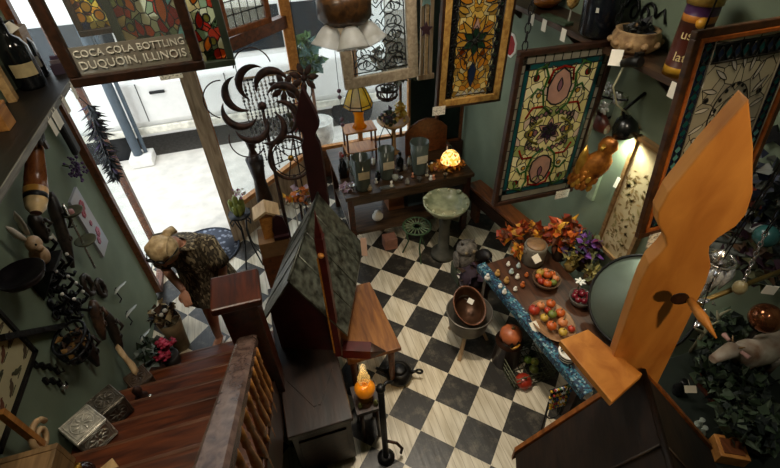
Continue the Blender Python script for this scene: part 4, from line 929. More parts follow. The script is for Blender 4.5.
# print of brown birds
e1 = PX(33, 352, XL); zb_ = e1.z; yr = e1.y; yl = yr - .62; zt_ = zb_ + .52
t = thing('bird_print', 'framed cream print of brown birds low on the left wall', 'picture', (XL, (yr + yl) / 2, zb_))
b = MB()
for lo, hi in (((XL + .002, yl, zb_), (XL + .03, yr, zb_ + .022)), ((XL + .002, yl, zt_ - .022), (XL + .03, yr, zt_)), ((XL + .002, yr - .022, zb_), (XL + .03, yr, zt_)), ((XL + .002, yl, zb_), (XL + .03, yl + .022, zt_))): b.b2(lo, hi, BLACKI)
b.build('frame', t); pr = MB().b2((XL + .002, yl + .02, zb_ + .02), (XL + .012, yr - .02, zt_ - .02), M('cream paper', 'c9bd93', .8, var=.08, scale=3)).build('paper', t)
random.seed(3); BB = [M('bird brown', '5c4a32', .8), M('bird olive', '4c4a30', .8), M('bird russet', '70422b', .8)]
for i in range(5):
    for j in range(4):
        cy = yl + .08 + i * .118 + R(-.015, .015); cz = zb_ + .08 + j * .125 + R(-.015, .015); s_ = random.choice((-1, 1)); b = MB(); x_ = XL + .0135; g = .032
        pts = [(-1.3, -.2), (-.5, .05), (-.1, .5), (.5, .6), (.8, .9), (1.2, .95), (1.5, .75), (1.15, .6), (.9, .0), (.3, -.45), (-.4, -.5), (-1.5, -.55)]
        b.prism([(s_ * y * g, z * g) for y, z in (pts if s_ > 0 else pts[::-1])], .0015, random.choice(BB), (x_, cy, cz), (0, 1, 0), (0, 0, 1)); b.tube([(x_, cy - g, cz - g * .75), (x_, cy + g, cz - g * .65)], .0025, BB[1], 5); b.build('painted_bird', pr)
# --- things on the stairs along the wall
def stair_z(y): return RISE * (math.floor((Y1 - y) / RUN) + 1)
PRESS = M('pressed tin', 'cfcabb', .35, .4, var=.3, scale=24, bump=.3)
def tinbox(label, x, y, sx, sy, sz, m, rot, tilt, orn=True, name='tin_box'):
    z = stair_z(y); c = V3(x, y, z + sz / 2 + .012)
    t = thing(name, label, 'box', V3(c.x, c.y, z)); rm = rotz(rot)
    MB().box(c - V3(0, 0, .012 * 0), (sx, sy, sz), m, rm).build('body', t, bevel=.008)
    b = MB()
    if orn:
        for fn in (V3(0, 0, 1), V3(0, -1, 0)):
            half = sz / 2 if fn.z else sy / 2; ux = V3(1, 0, 0); uy = V3(0, 1, 0) if fn.z else V3(0, 0, 1); ex = sx / 2; ey = (sy if fn.z else sz) / 2; o_ = fn * (half + .002)
            for q in (.92, .78): b.tube([c + rm @ (o_ + ux * ex * q * a + uy * ey * q * d_) for a, d_ in ((-1, -1), (1, -1), (1, 1), (-1, 1))], .004, m, 5, True)
            for i in range(8): an = 2 * PI * i / 8; b.tube([c + rm @ (o_ + ux * math.cos(an) * ex * .12 + uy * math.sin(an) * ey * .12), c + rm @ (o_ + ux * math.cos(an + .2) * ex * .38 + uy * math.sin(an + .2) * ey * .38), c + rm @ (o_ + ux * math.cos(an) * ex * .62 + uy * math.sin(an) * ey * .62)], [.003, .008, .003], m, 5)
            b.tube([c + rm @ (o_ + ux * math.cos(q) * ex * .66 + uy * math.sin(q) * ey * .66) for q in [2 * PI * i / 24 for i in range(24)]], .004, m, 5, True)
        b.build('embossing', t)
    return t, c
tinbox('silvery pressed tin box nearest on the stairs by the wall', -1.46, 1.80, .19, .20, .18, PRESS, .75, 0)
tinbox('darker pressed tin box one step lower on the stairs', -1.455, 2.07, .18, .18, .18, M('aged tin', '6d665a', .35, .6, var=.35, scale=24), .7, 0)
tinbox('brown carved wooden box on a lower stair step by the wall', -1.44, 2.50, .17, .17, .17, WOOD('carved brown', '33261b', '5f4a36', .45), .6, 0, name='carved_box')
# glass knobbed dark figurine
p = V3(-1.38, 2.29, 0); z = stair_z(p.y); p.z = z
t = thing('figurine', 'small dark figurine with a silvery ball between the boxes on the stairs', 'figurine', p)
MB().lathe([(.045, 0), (.05, .01), (.02, .03), (.03, .07), (.035, .11), (.015, .14), (.001, .145)], RUST, p, 14).build('body', t); MB().ball(p + V3(.07, -.03, .022), .022, SILV, 12, 8).build('ball', t)
# tan driftwood leaning
a = PZ(122, 345, .75); c = PZ(143, 372, .55)
t = thing('wooden_bracket', 'tan carved wooden bracket leaning against the wall above the brown box', 'bracket', c)
b = MB(); loft(b, [(a + (c - a) * q + V3(-.04, 0, 0), V3(0, w_, 0), V3(.015, 0, .012)) for q, w_ in ((0, .02), (.15, .035), (.5, .026), (.8, .05), (1, .03))], PINE, 10); b.build('wood', t)
# red cloth flowers and foliage at the foot of the stairs
p = PZ(166, 350, .42); p.x = max(p.x, -1.38); z = 0 if p.y > Y1 else stair_z(p.y)
t = thing('flower_bouquet', 'bunch of crimson flowers with dark green leaves at the stair foot', 'flowers', (p.x, p.y, z))
b = MB(); CRIM = [M('crimson', '8c0f2b', .6), M('crimson light', 'b8304f', .6)]
for i in range(7):
    c = p + V3(R(-.03, .05), R(-.11, .06), R(-.02, .10))
    for j in range(9): an = 2 * PI * j / 9; b.ball(c + V3(math.cos(an) * .025, math.sin(an) * .025, .01 * (j % 3)), (.025, .02, .012), CRIM[(i + j) % 2], 7, 5, rotz(an))
b.build('petals', t)
b = MB(); b.leaves(p + V3(-.10, .0, .02), (.11, .12, .10), 110, .09, [M('dark leaf', '22301f', .6), M('grey leaf', '66706a', .6)]); b.build('foliage', t)
MB().lathe([(.05, 0), (.07, .05), (.08, max(.1, p.z - z - .08)), (.07, max(.1, p.z - z - .08))], M('dark pot', '2a2420', .5), (p.x, p.y, z), 16).build('pot', t)
# tan flowerpot and grey-blue bag by the wall beyond
p = PZ(170, 318, .55); t = thing('tan_planter', 'tan planter with dark dried flowers between the visitor and the wall', 'planter', (-1.30, 3.18, 0))
q = V3(-1.30, 3.18, 0); MB().lathe([(.07, 0), (.09, .25), (.11, .42), (.10, .42), (.09, .38), (.01, .36)], M('tan clay', '8f7a5a', .7), q, 20).build('pot', t)
b = MB(); b.leaves(q + V3(0, 0, .50), (.11, .11, .12), 90, .08, [MATS['dry brown'], BLACKI, M('dry straw', 'a08c66', .8)]); b.build('dried_flowers', t)
for i in range(4): MB().ball(q + V3(R(-.1, .12), R(-.10, .02), .52 + R(0, .10)), .022, WHITEC, 8, 6).build('seed_head', t)
# pale wood box and things at lower left
p = PZ(20, 452, 1.62); yb0 = p.y
t = thing('pine_shelf_unit', 'tan pine box frame standing on the stairs at the lower left', 'box', (-1.42, 1.18, stair_z(1.1)))
zz = 1.44
for lo, hi in (((XL + .01, 1.02, zz), (-1.28, 1.05, zz + .18)), ((XL + .01, 1.37, zz), (-1.28, 1.40, zz + .18)), ((XL + .01, 1.05, zz), (XL + .03, 1.37, zz + .18)), ((-1.30, 1.05, zz), (-1.28, 1.37, zz + .18))): MB().b2(lo, hi, WOOD('dim tan', '5c4526', '8a6a40', .6)).build('side_board', t, bevel=.003)
MB().b2((XL + .03, 1.05, zz + .15), (-1.30, 1.37, zz + .175), WOOD('plank tan', '6e5230', '96744a', .55)).build('top_board', t)
a = PX(0, 412, XL + .10); c = PX(42, 445, XL + .10)
o = MB().beam(a, c, .035, .03, OAK).build('wooden_pole', loc=c); tag(o, 'thin golden wooden pole leaning along the wall at the lower left', 'pole')
c = PZ(42, 436, 1.42); c.x = XL + .10
b = MB(); b.tube([c + V3(0, .09 * math.cos(q) * (1 - q / 12), .09 * math.sin(q) * (1 - q / 12)) for q in [i * .45 for i in range(20)]], .016, PINE, 8); o = b.build('wooden_scroll', loc=c - V3(0, 0, .09)); tag(o, 'pale carved wooden scroll at the stair edge by the bird print', 'carving')
p = PZ(66, 462, 1.38); z = stair_z(p.y); 
t = thing('globe_jar', 'glossy dark brown globe jar on a step at the bottom left', 'jar', (p.x, p.y, z)); MB().ball((p.x, p.y, z + .07), .07, M('dark glaze', '2a1712', .1, bump=0), 18, 12).build('body', t); MB().lathe([(.03, .13), (.035, .15), (.001, .155)], BRASS, (p.x, p.y, z), 12).build('lid', t)
p = PZ(80, 464, 1.36); z = stair_z(p.y); o = MB().box((p.x + .03, p.y, z + .012), (.16, .13, .02), TANB, rotz(.6)).build('wooden_board', loc=(p.x, p.y, z)); tag(o, 'small flat tan board lying on the step beside the dark globe jar', 'board')
p = PZ(46, 462, 1.38); z = stair_z(p.y); o = MB().lathe([(.02, 0), (.03, .02), (.03, .06), (.012, .08), (.012, .1)], GLASS('blue glass', '1f6f9c', .6), (max(p.x, XL + .05), p.y, z), 12).build('blue_bottle', loc=(p.x, p.y, z)); tag(o, 'tiny blue glass bottle at the bottom left corner', 'bottle')
# feather wreath on the corner post and purple flowers
p = PX(102, 140, XL + .10)
t = thing('feather_garland', 'long black feather garland hanging at the left window post', 'garland', p - V3(0, 0, .35)); b = MB()
a0 = PX(88, 105, XL + .12); a1 = PX(116, 180, XL + .12)
for i in range(420):
    q = R(0, 1); c = a0.lerp(a1, q); an = R(0, 6.28); r_ = .13 * (1 - .5 * abs(q - .35)); d_ = V3(math.cos(an), math.sin(an) * 1.0, -R(.2, .9)); e = c + d_.normalized() * r_ * R(.5, 1.2); w_ = d_.orthogonal().normalized() * .008
    b.add([c, c.lerp(e, .5) + w_, e, c.lerp(e, .5) - w_], [(0, 1, 2, 3)], MATS['black iron'] if i % 14 else M('dark violet', '3a2450', .6))
b.tube([a0, a1], .012, BLACKI, 6); b.build('feathers', t); b = MB(); b.tube([a0, V3(XL + .02, a0.y, a0.z + .2)], .004, BLACKI, 5); b.build('cord', t)
p = PX(76, 168, XL + .08); t = thing('purple_flowers', 'sprig of small purple flowers tucked beside the window post', 'flowers', p - V3(0, 0, .1)); b = MB()
for i in range(40): q = p + V3(R(-.04, .05), R(-.07, .07), R(-.09, .09)); b.ball(q, R(.008, .014), M('violet', '5b4370', .6), 6, 4); b.tube([p, q], .0025, M('violet', '5b4370', .6), 4)
b.build('flowers', t); MB().tube([p - V3(0, 0, .1), p, V3(XL, p.y, p.z + .04)], .006, M('stem green', '4a5a34', .7), 5).build('stem', t)
p = PX(62, 125, XL + .06); b = MB(); b.box(p, (.05, .12, .5), M('dark bag', '1a1a1a', .6)); o = b.build('dark_frame', loc=p - V3(0, 0, .25), bevel=.03); tag(o, 'dark rounded frame on the wall between shelf and window post', 'frame')
random.seed(11)
# ================================================================ display table at the window
zt = .85
t = thing('display_table', 'long dark display table crowded with lamps and vases before the shop window', 'table', (1.36, 4.4, 0))
DTW = WOOD('table dark', '24170f', '57402a', .35, (1.2, 9, 9))
MB().b2((.62, 3.92, zt - .045), (2.16, 5.05, zt), DTW).build('tabletop', t, bevel=.006)
MB().b2((.66, 3.97, .26), (2.12, 5.0, .30), DTW).build('lower_shelf', t, bevel=.004)
for x in (.68, 2.10):
    for y in (3.98, 4.98): MB().b2((x - .035, y - .035, 0), (x + .035, y + .035, zt - .045), REDWOOD).build('leg', t, bevel=.004)
MB().b2((.70, 3.935, zt - .13), (2.08, 3.955, zt - .045), DTW).build('apron', t)
def onT(u, v, z=zt, y0=3.97, y1=4.98): p = PZ(u, v, z); p.y = min(max(p.y, y0), y1); p.x = min(max(p.x, .68), 2.1); return p
LABM = M('buff label', 'cbbfa5', .7)
def vase(label, u, v, r0, r1, h, m, lz=.55):
    p = onT(u, v); t = thing('glass_vase', label, 'vase', p, 'tall grey glass vases on the display table')
    MB().lathe([(r0, 0), (r0, .01), (r1, h), (r1 * .93, h), (r0 * .9, .03), (.001, .03)], m, p, 20).build('body', t)
    b = MB(); w = S(11, p); b.box(p + V3(0, -(r0 + (r1 - r0) * lz) - .004, h * lz), (w, .003, w * .75), LABM); b.build('label', t); return t
GV = GLASS('grey green vase', '565f58', .72, .15)
vase('grey glass vase with a buff label, leftmost of the three on the table', 363, 188, .085, .105, .40, GV)
vase('grey glass vase with a buff label in the middle of the three', 387, 177, .075, .095, .37, GV)
vase('grey glass vase with a buff label beside the dark board at right', 419, 172, .08, .11, .40, GV)
def smallbottle(label, u, v, r, h, m, cap, grp='dark bottles on the display table'):
    p = onT(u, v); t = thing('bottle', label, 'bottle', p, grp); MB().lathe([(r, 0), (r, h * .58), (r * .35, h * .75), (r * .33, h * .92)], m, p, 14).build('body', t); MB().lathe([(r * .4, h * .9), (r * .4, h), (.001, h)], cap, p, 10).build('cap', t)
REDC = M('red cap', '8e2017', .4)
smallbottle('dark bottle with red neck standing among the black ones by the vases', 345, 177, .036, .30, BG, REDC)
smallbottle('black bottle left of the red-necked one', 338, 178, .034, .25, BG, BLACKI)
smallbottle('black squat bottle right behind the middle and right vases', 400, 170, .045, .24, BG, BLACKI)
smallbottle('clear pale bottle standing just behind the leftmost grey vase', 353, 174, .03, .26, GLASS('pale bottle', 'c6cfcc', .35), SILV, None)
# small open rack with the amber lamp on it
p = onT(360, 160, zt, 4.5, 4.95); rk = V3(p.x + .03, 4.72, zt)
t = thing('display_rack', 'small open brown rack on the window table carrying the amber panelled lamp', 'rack', rk)
for x in (-.17, .17):
    for y in (-.10, .10): MB().cyl(rk + V3(x, y, 0), rk + V3(x, y, .40), .013, BRWOOD, 8).build('post', t)
for z in (.14, .40): MB().box(rk + V3(0, 0, z), (.38, .25, .02), OAK).build('shelf', t, bevel=.003)
lp = rk + V3(.01, 0, .411); LS = 1.2
t = thing('amber_lamp', 'table lamp with yellow panelled glass shade and amber glass base', 'lamp', lp)
AMG = STAIN('lamp yellow', 'ffc94a', .75, .2); AMP = STAIN('lamp pale', 'fbf3da', .75, .2); AMO = STAIN('lamp orange', 'f2a52e', .75, .2)
MB().lathe([(.075, 0), (.05, .03), (.045, .12), (.06, .17), (.03, .24), (.012, .27)], AMO, lp, 8).build('base', t)
b = MB(); n = 8; rr_ = [(.05, .42), (.09, .36), (.135, .25), (.145, .22)]
for j in range(n):
    a0_, a1_ = 2 * PI * j / n, 2 * PI * (j + 1) / n
    for (r0, z0), (r1, z1) in zip(rr_, rr_[1:]): b.add([lp + V3(math.cos(a) * r, math.sin(a) * r, z) for r, z, a in ((r0, z0, a0_), (r0, z0, a1_), (r1, z1, a1_), (r1, z1, a0_))], [(0, 1, 2, 3)], (AMG, AMP, AMG, AMG)[j % 4])
    b.tube([lp + V3(math.cos(a0_) * r, math.sin(a0_) * r, z) for r, z in rr_], .005, LEADC, 5)
for r, z in (rr_[0], rr_[2], rr_[3]): b.tube([lp + V3(math.cos(2 * PI * j / n) * r, math.sin(2 * PI * j / n) * r, z) for j in range(n)], .005, LEADC, 5, True)
b.build('lamp_shade', t); MB().lathe([(.05, .42), (.02, .445), (.012, .47), (.001, .48)], BRASS, lp, 10).build('finial', t); MB().cyl(lp + V3(0, 0, .26), lp + V3(0, 0, .43), .008, BRASS).build('stem', t)
for ch in t.children: ch.data.transform(Matrix.Scale(LS, 4))
# glowing small lamp
p = onT(448, 170); p.x = 1.93; p.y = 4.12
t = thing('glowing_lamp', 'small lit lamp with a jewelled glass dome glowing orange', 'lamp', p)
MB().lathe([(.07, 0), (.06, .02), (.02, .05), (.018, .12)], BRASS, p, 14).build('base', t)
gm_, nt, bs = newmat('lit jewelled glass'); tc = N(nt, 'ShaderNodeTexCoord'); vo = N(nt, 'ShaderNodeTexVoronoi'); vo.inputs['Scale'].default_value = 38; rp = N(nt, 'ShaderNodeValToRGB'); rp.color_ramp.interpolation = 'CONSTANT'
e = rp.color_ramp.elements; e[0].color = (*hexc('f2a640'), 1); e[1].position = .82; e[1].color = (*hexc('b3301a'), 1); q = e.new(.4); q.color = (*hexc('f7d58a'), 1); q = e.new(.92); q.color = (*hexc('5b6b2a'), 1)
sp_ = N(nt, 'ShaderNodeSeparateColor'); nt.links.new(tc.outputs['Object'], vo.inputs[0]); nt.links.new(vo.outputs['Color'], sp_.inputs[0]); nt.links.new(sp_.outputs[0], rp.inputs[0]); nt.links.new(rp.outputs[0], bs.inputs['Base Color']); nt.links.new(rp.outputs[0], bs.inputs['Emission Color']); bs.inputs['Emission Strength'].default_value = 1.6
MB().lathe([(.115, .10), (.112, .13), (.095, .18), (.06, .22), (.02, .235), (.001, .236)], gm_, p, 22).build('lamp_shade', t)
b = MB(); b.leaves(p + V3(-.02, -.01, .05), (.20, .10, .035), 120, .06, [M('amber leaf', 'b5701f', .5), M('gold leaf', 'd29a3a', .45), M('rust leaf', '8a4519', .5)])
o = b.build('leaf_wreath', loc=p); tag(o, 'ring of amber and gold leaves around the foot of the lit lamp', 'wreath')
# dark headboard, wide bowl with flowers, iron basket
o = MB()
hp = V3(1.80, 4.60, zt); o.prism([(-.27, 0), (.27, 0), (.27, .30), (.20, .37), (.1, .43), (0, .45), (-.1, .43), (-.2, .37), (-.27, .30)], .03, BRWOOD, hp, (1, 0, 0), (0, 0, 1)); o = o.build('wooden_board', loc=hp, bevel=.006); tag(o, 'dark brown arched wooden board standing behind the lit lamp', 'board')
p = onT(396, 158, zt, 4.5, 4.98); p = V3(1.42, 4.70, zt)
t = thing('footed_bowl', 'wide tan bowl on a tall foot filled with purple and yellow flowers', 'bowl', p)
MB().lathe([(.08, 0), (.03, .03), (.025, .30), (.06, .34), (.17, .40), (.20, .44), (.19, .44), (.05, .37), (.001, .36)], M('tan ware', 'b08a5c', .4), p, 20).build('bowl', t)
b = MB(); b.leaves(p + V3(-.06, 0, .48), (.09, .12, .08), 80, .06, [M('plum flower', '3d2740', .6), M('dark green leaf', '2c3a25', .6)]); b.build('purple_flowers', t); b = MB(); b.leaves(p + V3(.10, .02, .52), (.07, .08, .11), 70, .07, [M('yellow flower', 'd6a51f', .5), M('yellow pale', 'e0c25a', .5)]); b.build('yellow_flowers', t)
p = PY(387, 92, 4.5)
t = thing('hanging_iron_basket', 'dark round iron basket hanging right of the cream framed window', 'basket', p - V3(0, 0, .1)); b = MB()
for i in range(10): an = 2 * PI * i / 10; b.tube([p + V3(math.cos(an) * .12, math.sin(an) * .12, .04), p + V3(math.cos(an) * .10, math.sin(an) * .10, -.06), p + V3(0, 0, -.11)], .008, RUST, 5)
for z, r in ((.04, .12), (-.03, .112)): b.tube(circ(p + V3(0, 0, z), r, (1, 0, 0), (0, 1, 0), 16), .01, RUST, 6, True)
b.build('bowl', t); b = MB()
for i in range(3): an = 2 * PI * i / 3; b.tube([p + V3(math.cos(an) * .12, math.sin(an) * .12, .04), p + V3(0, 0, .4)], .004, BLACKI, 5)
b.tube([p + V3(0, 0, .4), (p.x, p.y, ZC + .01)], .004, BLACKI, 5); b.build('chain', t); b = MB(); b.leaves(p + V3(0, 0, .03), (.09, .09, .05), 40, .05, [M('grey moss', '4a4a42', .8)]); b.build('moss', t)
b = MB(); q = V3(p.x + .0, 4.55, zt); b.tube([q + V3(-.08, 0, 0), q + V3(-.1, 0, .30), q + V3(-.03, 0, .46), q + V3(.06, 0, .30), q + V3(.05, 0, 0)], .008, BLACKI, 6); b.tube([q + V3(-.08, 0, 0), q + V3(-.03, 0, .006), q + V3(.05, 0, 0)], .008, BLACKI, 6); b.tube([q + V3(-.1, 0, .3), q + V3(.06, 0, .3)], .006, BLACKI, 6); o = b.build('iron_stand', loc=q); tag(o, 'thin black angular iron stand beside the flower-filled bowl', 'stand')
# trinkets along the front of the table
TRK = [WHITEC, SILV, M('pearl grey', '9a958c', .3), M('peach glass', 'c98a6a', .25), M('smoke', '4a4742', .2), M('bone', 'c9bda3', .5)]
spots = [(392, 188), (401, 180), (407, 184), (413, 177), (420, 183), (427, 176), (432, 181), (398, 172), (405, 170), (437, 184), (447, 180), (370, 190), (376, 183), (352, 190), (347, 186)]
pos = ['front left of', 'second along', 'third along', 'fourth along', 'fifth along', 'sixth along', 'seventh along', 'rear left in', 'rear middle of', 'eighth along', 'right end of', 'by the leftmost vase among', 'before the leftmost vase among', 'left end of', 'far left of']
kinds = ['white', 'silvery', 'pearl grey', 'peach', 'smoky', 'bone coloured']
for i, (u, v) in enumerate(spots):
    p = onT(u, v); p.x += R(-.005, .005); k = i % 6; h = R(.05, .09); r = R(.018, .028)
    b = MB()
    if i % 3 == 0: b.lathe([(r, 0), (r * 1.1, h * .3), (r * .4, h * .6), (r * .7, h), (r * .6, h), (.001, h * .7)], TRK[k], p, 12)
    elif i % 3 == 1: b.lathe([(r * .7, 0), (r * .3, h * .2), (r * 1.1, h * .6), (r * 1.2, h * .8), (r * 1.0, h * .8), (.001, h * .5)], TRK[k], p, 12)
    else: b.lathe([(r, 0), (r * 1.2, h * .4), (r * .5, h * .75), (r * .6, h * .85), (.001, h * .9)], TRK[k], p, 12)
    o = b.build('trinket', loc=p); tag(o, 'tiny %s %s %s the trinkets on the window table' % (kinds[k], ('cup', 'goblet', 'pot')[i % 3], pos[i]), 'trinket', 'trinkets on the window table')
p = onT(388, 189); o = MB().box(p + V3(0, 0, .012), (.17, .06, .02), M('slate tray', '5b5c58', .4)).build('tray', loc=p, bevel=.004); tag(o, 'flat slate grey tray at the front edge of the window table', 'tray')
p = onT(340, 191); b = MB(); b.leaves(p + V3(0, .02, .02), (.09, .07, .02), 40, .06, [M('lilac cloth', 'b79cb8', .8), M('white lace', 'dcd6d6', .8)]); o = b.build('lace_doily', loc=p); tag(o, 'lilac and white crumpled lace at the left end of the window table', 'cloth')
# under the table
p = PZ(378, 224, .30); p = V3(1.02, 4.12, .30); o = MB().ball(p + V3(0, 0, .06), (.07, .06, .06), WHITEC, 14, 10).lathe([(.03, .1), (.04, .13), (.001, .14)], WHITEC, p, 12).build('white_jar', loc=p); tag(o, 'small white jar on the shelf below the window table', 'jar')
for k, (x, c, h) in enumerate(((1.30, '7a4a2a', .22), (1.55, '3c4a50', .26), (1.80, '6b5a40', .20))):
    t = thing('crate', ('brown', 'slate', 'tan')[k] + ' wooden crate in the shadow below the window table', 'crate', (x, 4.4, .30), 'crates below the window table'); MB().box((x, 4.4, .30 + h / 2), (.2, .3, h), WOOD('crate ' + c, c, c, .6)).build('body', t, bevel=.005); MB().box((x, 4.4, .30 + h), (.21, .31, .015), WOOD('crate ' + c, c, c, .6)).build('lid', t)
# cards standing by the house
for k, (u, v, w_, h_, c, z) in enumerate(((363, 256, .07, .22, 'd8b9a8', .68), (371, 245, .07, .07, 'd9d2c0', .30))):
    pass
# ================================================================ iron garden spinner and things by the door post
sp0 = V3(-.05, 3.98, 0)
t = thing('garden_spinner', 'tall rusty iron garden spinner with crescent blades in front of the window', 'sculpture', sp0)
MB().lathe([(.22, 0), (.22, .02), (.04, .04), (.02, .08)], RUST, sp0, 20).build('base', t)
hub = PY(262, 106, 3.98); sp_top = V3(sp0.x, sp0.y, hub.z); b = MB(); b.tube([sp0 + V3(0, 0, .05), V3(sp0.x, sp0.y, 1.2), hub], [.022, .018, .014], RUST, 8); b.build('pole', t)
ux, uy = V3(.97, .05, .0).normalized(), V3(-.03, .35, .93).normalized()
for k in range(8):
    a = 2 * PI * k / 8; c = hub + (ux * math.cos(a) + uy * math.sin(a)) * .19
    pts = circ(c, .15, ux, uy, 14, a - .55, a + 2.5, True); b = MB(); b.tube(pts, [.002 + .034 * math.sin(PI * i / 14) for i in range(15)], RUST, 8); b.build('blade', t)
for k in range(5):
    a = 2 * PI * k / 5 + .3; c = hub + (ux * math.cos(a) + uy * math.sin(a)) * .33; b = MB(); b.tube(circ(c, .16, ux, uy, 14, a - 1.4, a + 1.5, True), .006, RUST, 6); b.build('outer_ring', t)
MB().ball(hub, .04, RUST, 12, 8).build('hub', t)
hub2 = PY(291, 158, 3.80); b = MB(); t2_ = thing('wheel_ornament', 'spoked iron wheel leaning below the crescent blades of the spinner', 'wheel', V3(hub2.x, hub2.y, hub2.z - .22))
b.tube(circ(hub2, .20, ux, uy, 26), .016, RUST, 8, True); b.tube(circ(hub2, .17, ux, uy, 24), .006, RUST, 6, True); b.build('rim', t2_)
for k in range(6): a = 2 * PI * k / 6 + .2; MB().cyl(hub2, hub2 + (ux * math.cos(a) + uy * math.sin(a)) * .195, .006, RUST, 6).build('spoke', t2_)
MB().ball(hub2, .03, BRASS, 10, 8).build('hub', t2_)
q = V3(hub2.x, hub2.y + .02, 0); b = MB(); b.tube([q, q + V3(0, 0, hub2.z - .2)], .014, RUST, 8); b.lathe([(.12, 0), (.12, .015), (.015, .03)], RUST, q, 14); b.build('stand', t2_)
# flat iron flower figures around the spinner
for k, (u, v, y, h) in enumerate(((304, 78, 4.2, .3), (300, 118, 4.1, .28), (284, 88, 4.25, .3))):
    c = PY(u, v, y); t = thing('iron_flower', ('highest', 'lowest', 'middle')[k] + ' patinated iron flower on a thin stake behind the spinner', 'sculpture', (c.x, c.y, 0), 'iron flowers by the spinner')
    MB().cyl((c.x, c.y, 0), c, .008, RUST, 6).build('stake', t)
    for i in range(7): an = 2 * PI * i / 7; b = MB(); d_ = ux * math.cos(an) + uy * math.sin(an); loft(b, [(c + d_ * q, d_.cross(ux.cross(uy)) * w_, ux.cross(uy) * .004) for q, w_ in ((.02, .008), (.07, .03), (.11, .026), (.14, .004))], (RUST, M('verdigris', '5a6b5c', .6, h2='8a7a62'), RUST)[k], 8); b.build('petal', t)
    MB().ball(c, .03, (RUST, MATS['verdigris'] if 'verdigris' in MATS else RUST, BRASS)[k], 10, 8).build('centre', t)
c = PY(297, 118, 4.0); t = thing('red_coil', 'red coiled metal spring ornament hanging on a stake by the spinner', 'ornament', (c.x, c.y, 0)); b = MB(); b.tube([c + V3(.035 * math.cos(i * .8), .035 * math.sin(i * .8), .14 - i * .008) for i in range(36)], .008, M('coil red', '8c2a20', .4), 6); b.build('coil', t); MB().cyl((c.x, c.y, 0), c + V3(0, 0, .16), .007, RUST, 6).build('stake', t)
# dark vase-like wooden post
c = PY(252, 150, 4.15); t = thing('turned_post', 'dark turned wooden post standing left of the iron spinner', 'post', (c.x, c.y, 0)); MB().lathe([(.10, 0), (.08, .1), (.06, .5), (.085, .9), (.06, 1.15), (.09, 1.4), (.07, c.z - .12), (.03, c.z), (.05, c.z + .12), (.001, c.z + .16)], DKWOOD, (c.x, c.y, 0), 14).build('shaft', t); MB().lathe([(.15, 0), (.15, .05), (.1, .07)], DKWOOD, (c.x, c.y, 0), 14).build('foot', t)
# cactus on an iron stand
c = PY(235, 200, 4.2); t = thing('iron_plant_stand', 'slim black scrolled iron plant stand beside the door post', 'stand', (c.x, c.y, 0)); b = MB(); zc_ = c.z - .18
for k in range(4):
    an = PI / 4 + PI / 2 * k; d_ = V3(math.cos(an), math.sin(an), 0); p0 = V3(c.x, c.y, 0)
    b = MB(); b.tube([p0 + d_ * .14, p0 + d_ * .05 + V3(0, 0, zc_ * .4), p0 + d_ * .04 + V3(0, 0, zc_ * .7), p0 + d_ * .10 + V3(0, 0, zc_ - .01)], .009, BLACKI, 6); b.tube([p0 + d_ * .10 + V3(0, 0, zc_ - .01), p0 + d_ * .15 + V3(0, 0, zc_ - .03), p0 + d_ * .14 + V3(0, 0, zc_ - .09), p0 + d_ * .10 + V3(0, 0, zc_ - .06)], .008, BLACKI, 6); b.build('leg', t)
MB().lathe([(.001, zc_ - .02), (.12, zc_ - .02), (.12, zc_), (.001, zc_)], BLACKI, (c.x, c.y, 0), 18).build('top', t)
t = thing('cactus_figure', 'green ribbed metal cactus figure on the slim black stand', 'figurine', (c.x, c.y, zc_)); CG = M('cactus green', '6d7d3a', .5, h2='9aa050', scale=20); b = MB()
for dx, dy, h, r in ((0, 0, .24, .035), (-.055, .01, .19, .028), (.055, -.01, .21, .028), (.02, -.05, .15, .024), (-.03, -.045, .13, .024)): b.tube([(c.x + dx * .6, c.y + dy, zc_), (c.x + dx, c.y + dy, zc_ + h * .3), (c.x + dx * 1.1, c.y + dy, zc_ + h * .85), (c.x + dx * 1.1, c.y + dy, zc_ + h)], [r * .8, r, r * .9, r * .3], CG, 10)
b.build('stems', t); b = MB(); b.leaves((c.x + .05, c.y, zc_ + .25), (.07, .06, .05), 26, .04, [M('magenta bloom', '7d3a5a', .6), M('white bloom', 'd6cfc6', .6)]); b.build('blossoms', t)
# boxes right of it
c = PZ(271, 240, .95); bx = V3(-.19, 3.42, 0)
t = thing('wooden_crate', 'tan cardboard carton standing on a plinth left of the birdhouse roof', 'box', bx); 
zb3 = .80
MB().box(bx + V3(0, 0, zb3 / 2), (.30, .24, zb3), BRWOOD).build('plinth', t); MB().box(bx + V3(0, 0, zb3 + .09), (.28, .24, .18), M('carton', '7d5a35', .8)).build('carton', t, bevel=.004)
hb_ = bx + V3(.02, .0, zb3 + .181)
t = thing('small_birdhouse', 'small pine birdhouse with a burgundy hexagonal front on top of the carton', 'birdhouse', hb_)
MB().box(hb_ + V3(-.03, .02, .12), (.14, .16, .24), OAK).build('body', t, bevel=.003)
b = MB(); b.prism([(-.055, 0), (.055, 0), (.07, .10), (.045, .24), (0, .27), (-.045, .24), (-.07, .10)], .02, BURG, hb_ + V3(.06, -.07, .0), (1, 0, 0), (0, 0, 1)); b.build('front', t)
b = MB(); b.prism([(-.12, .0), (0, .07), (.12, .0), (.11, -.02), (0, .045), (-.11, -.02)], -.2, PINE, hb_ + V3(-.03, -.07, .25), (1, 0, 0), (0, 0, 1)); b.build('roof', t); MB().box(hb_ + V3(.06, -.10, .03), (.14, .05, .03), BURG).build('perch_board', t)
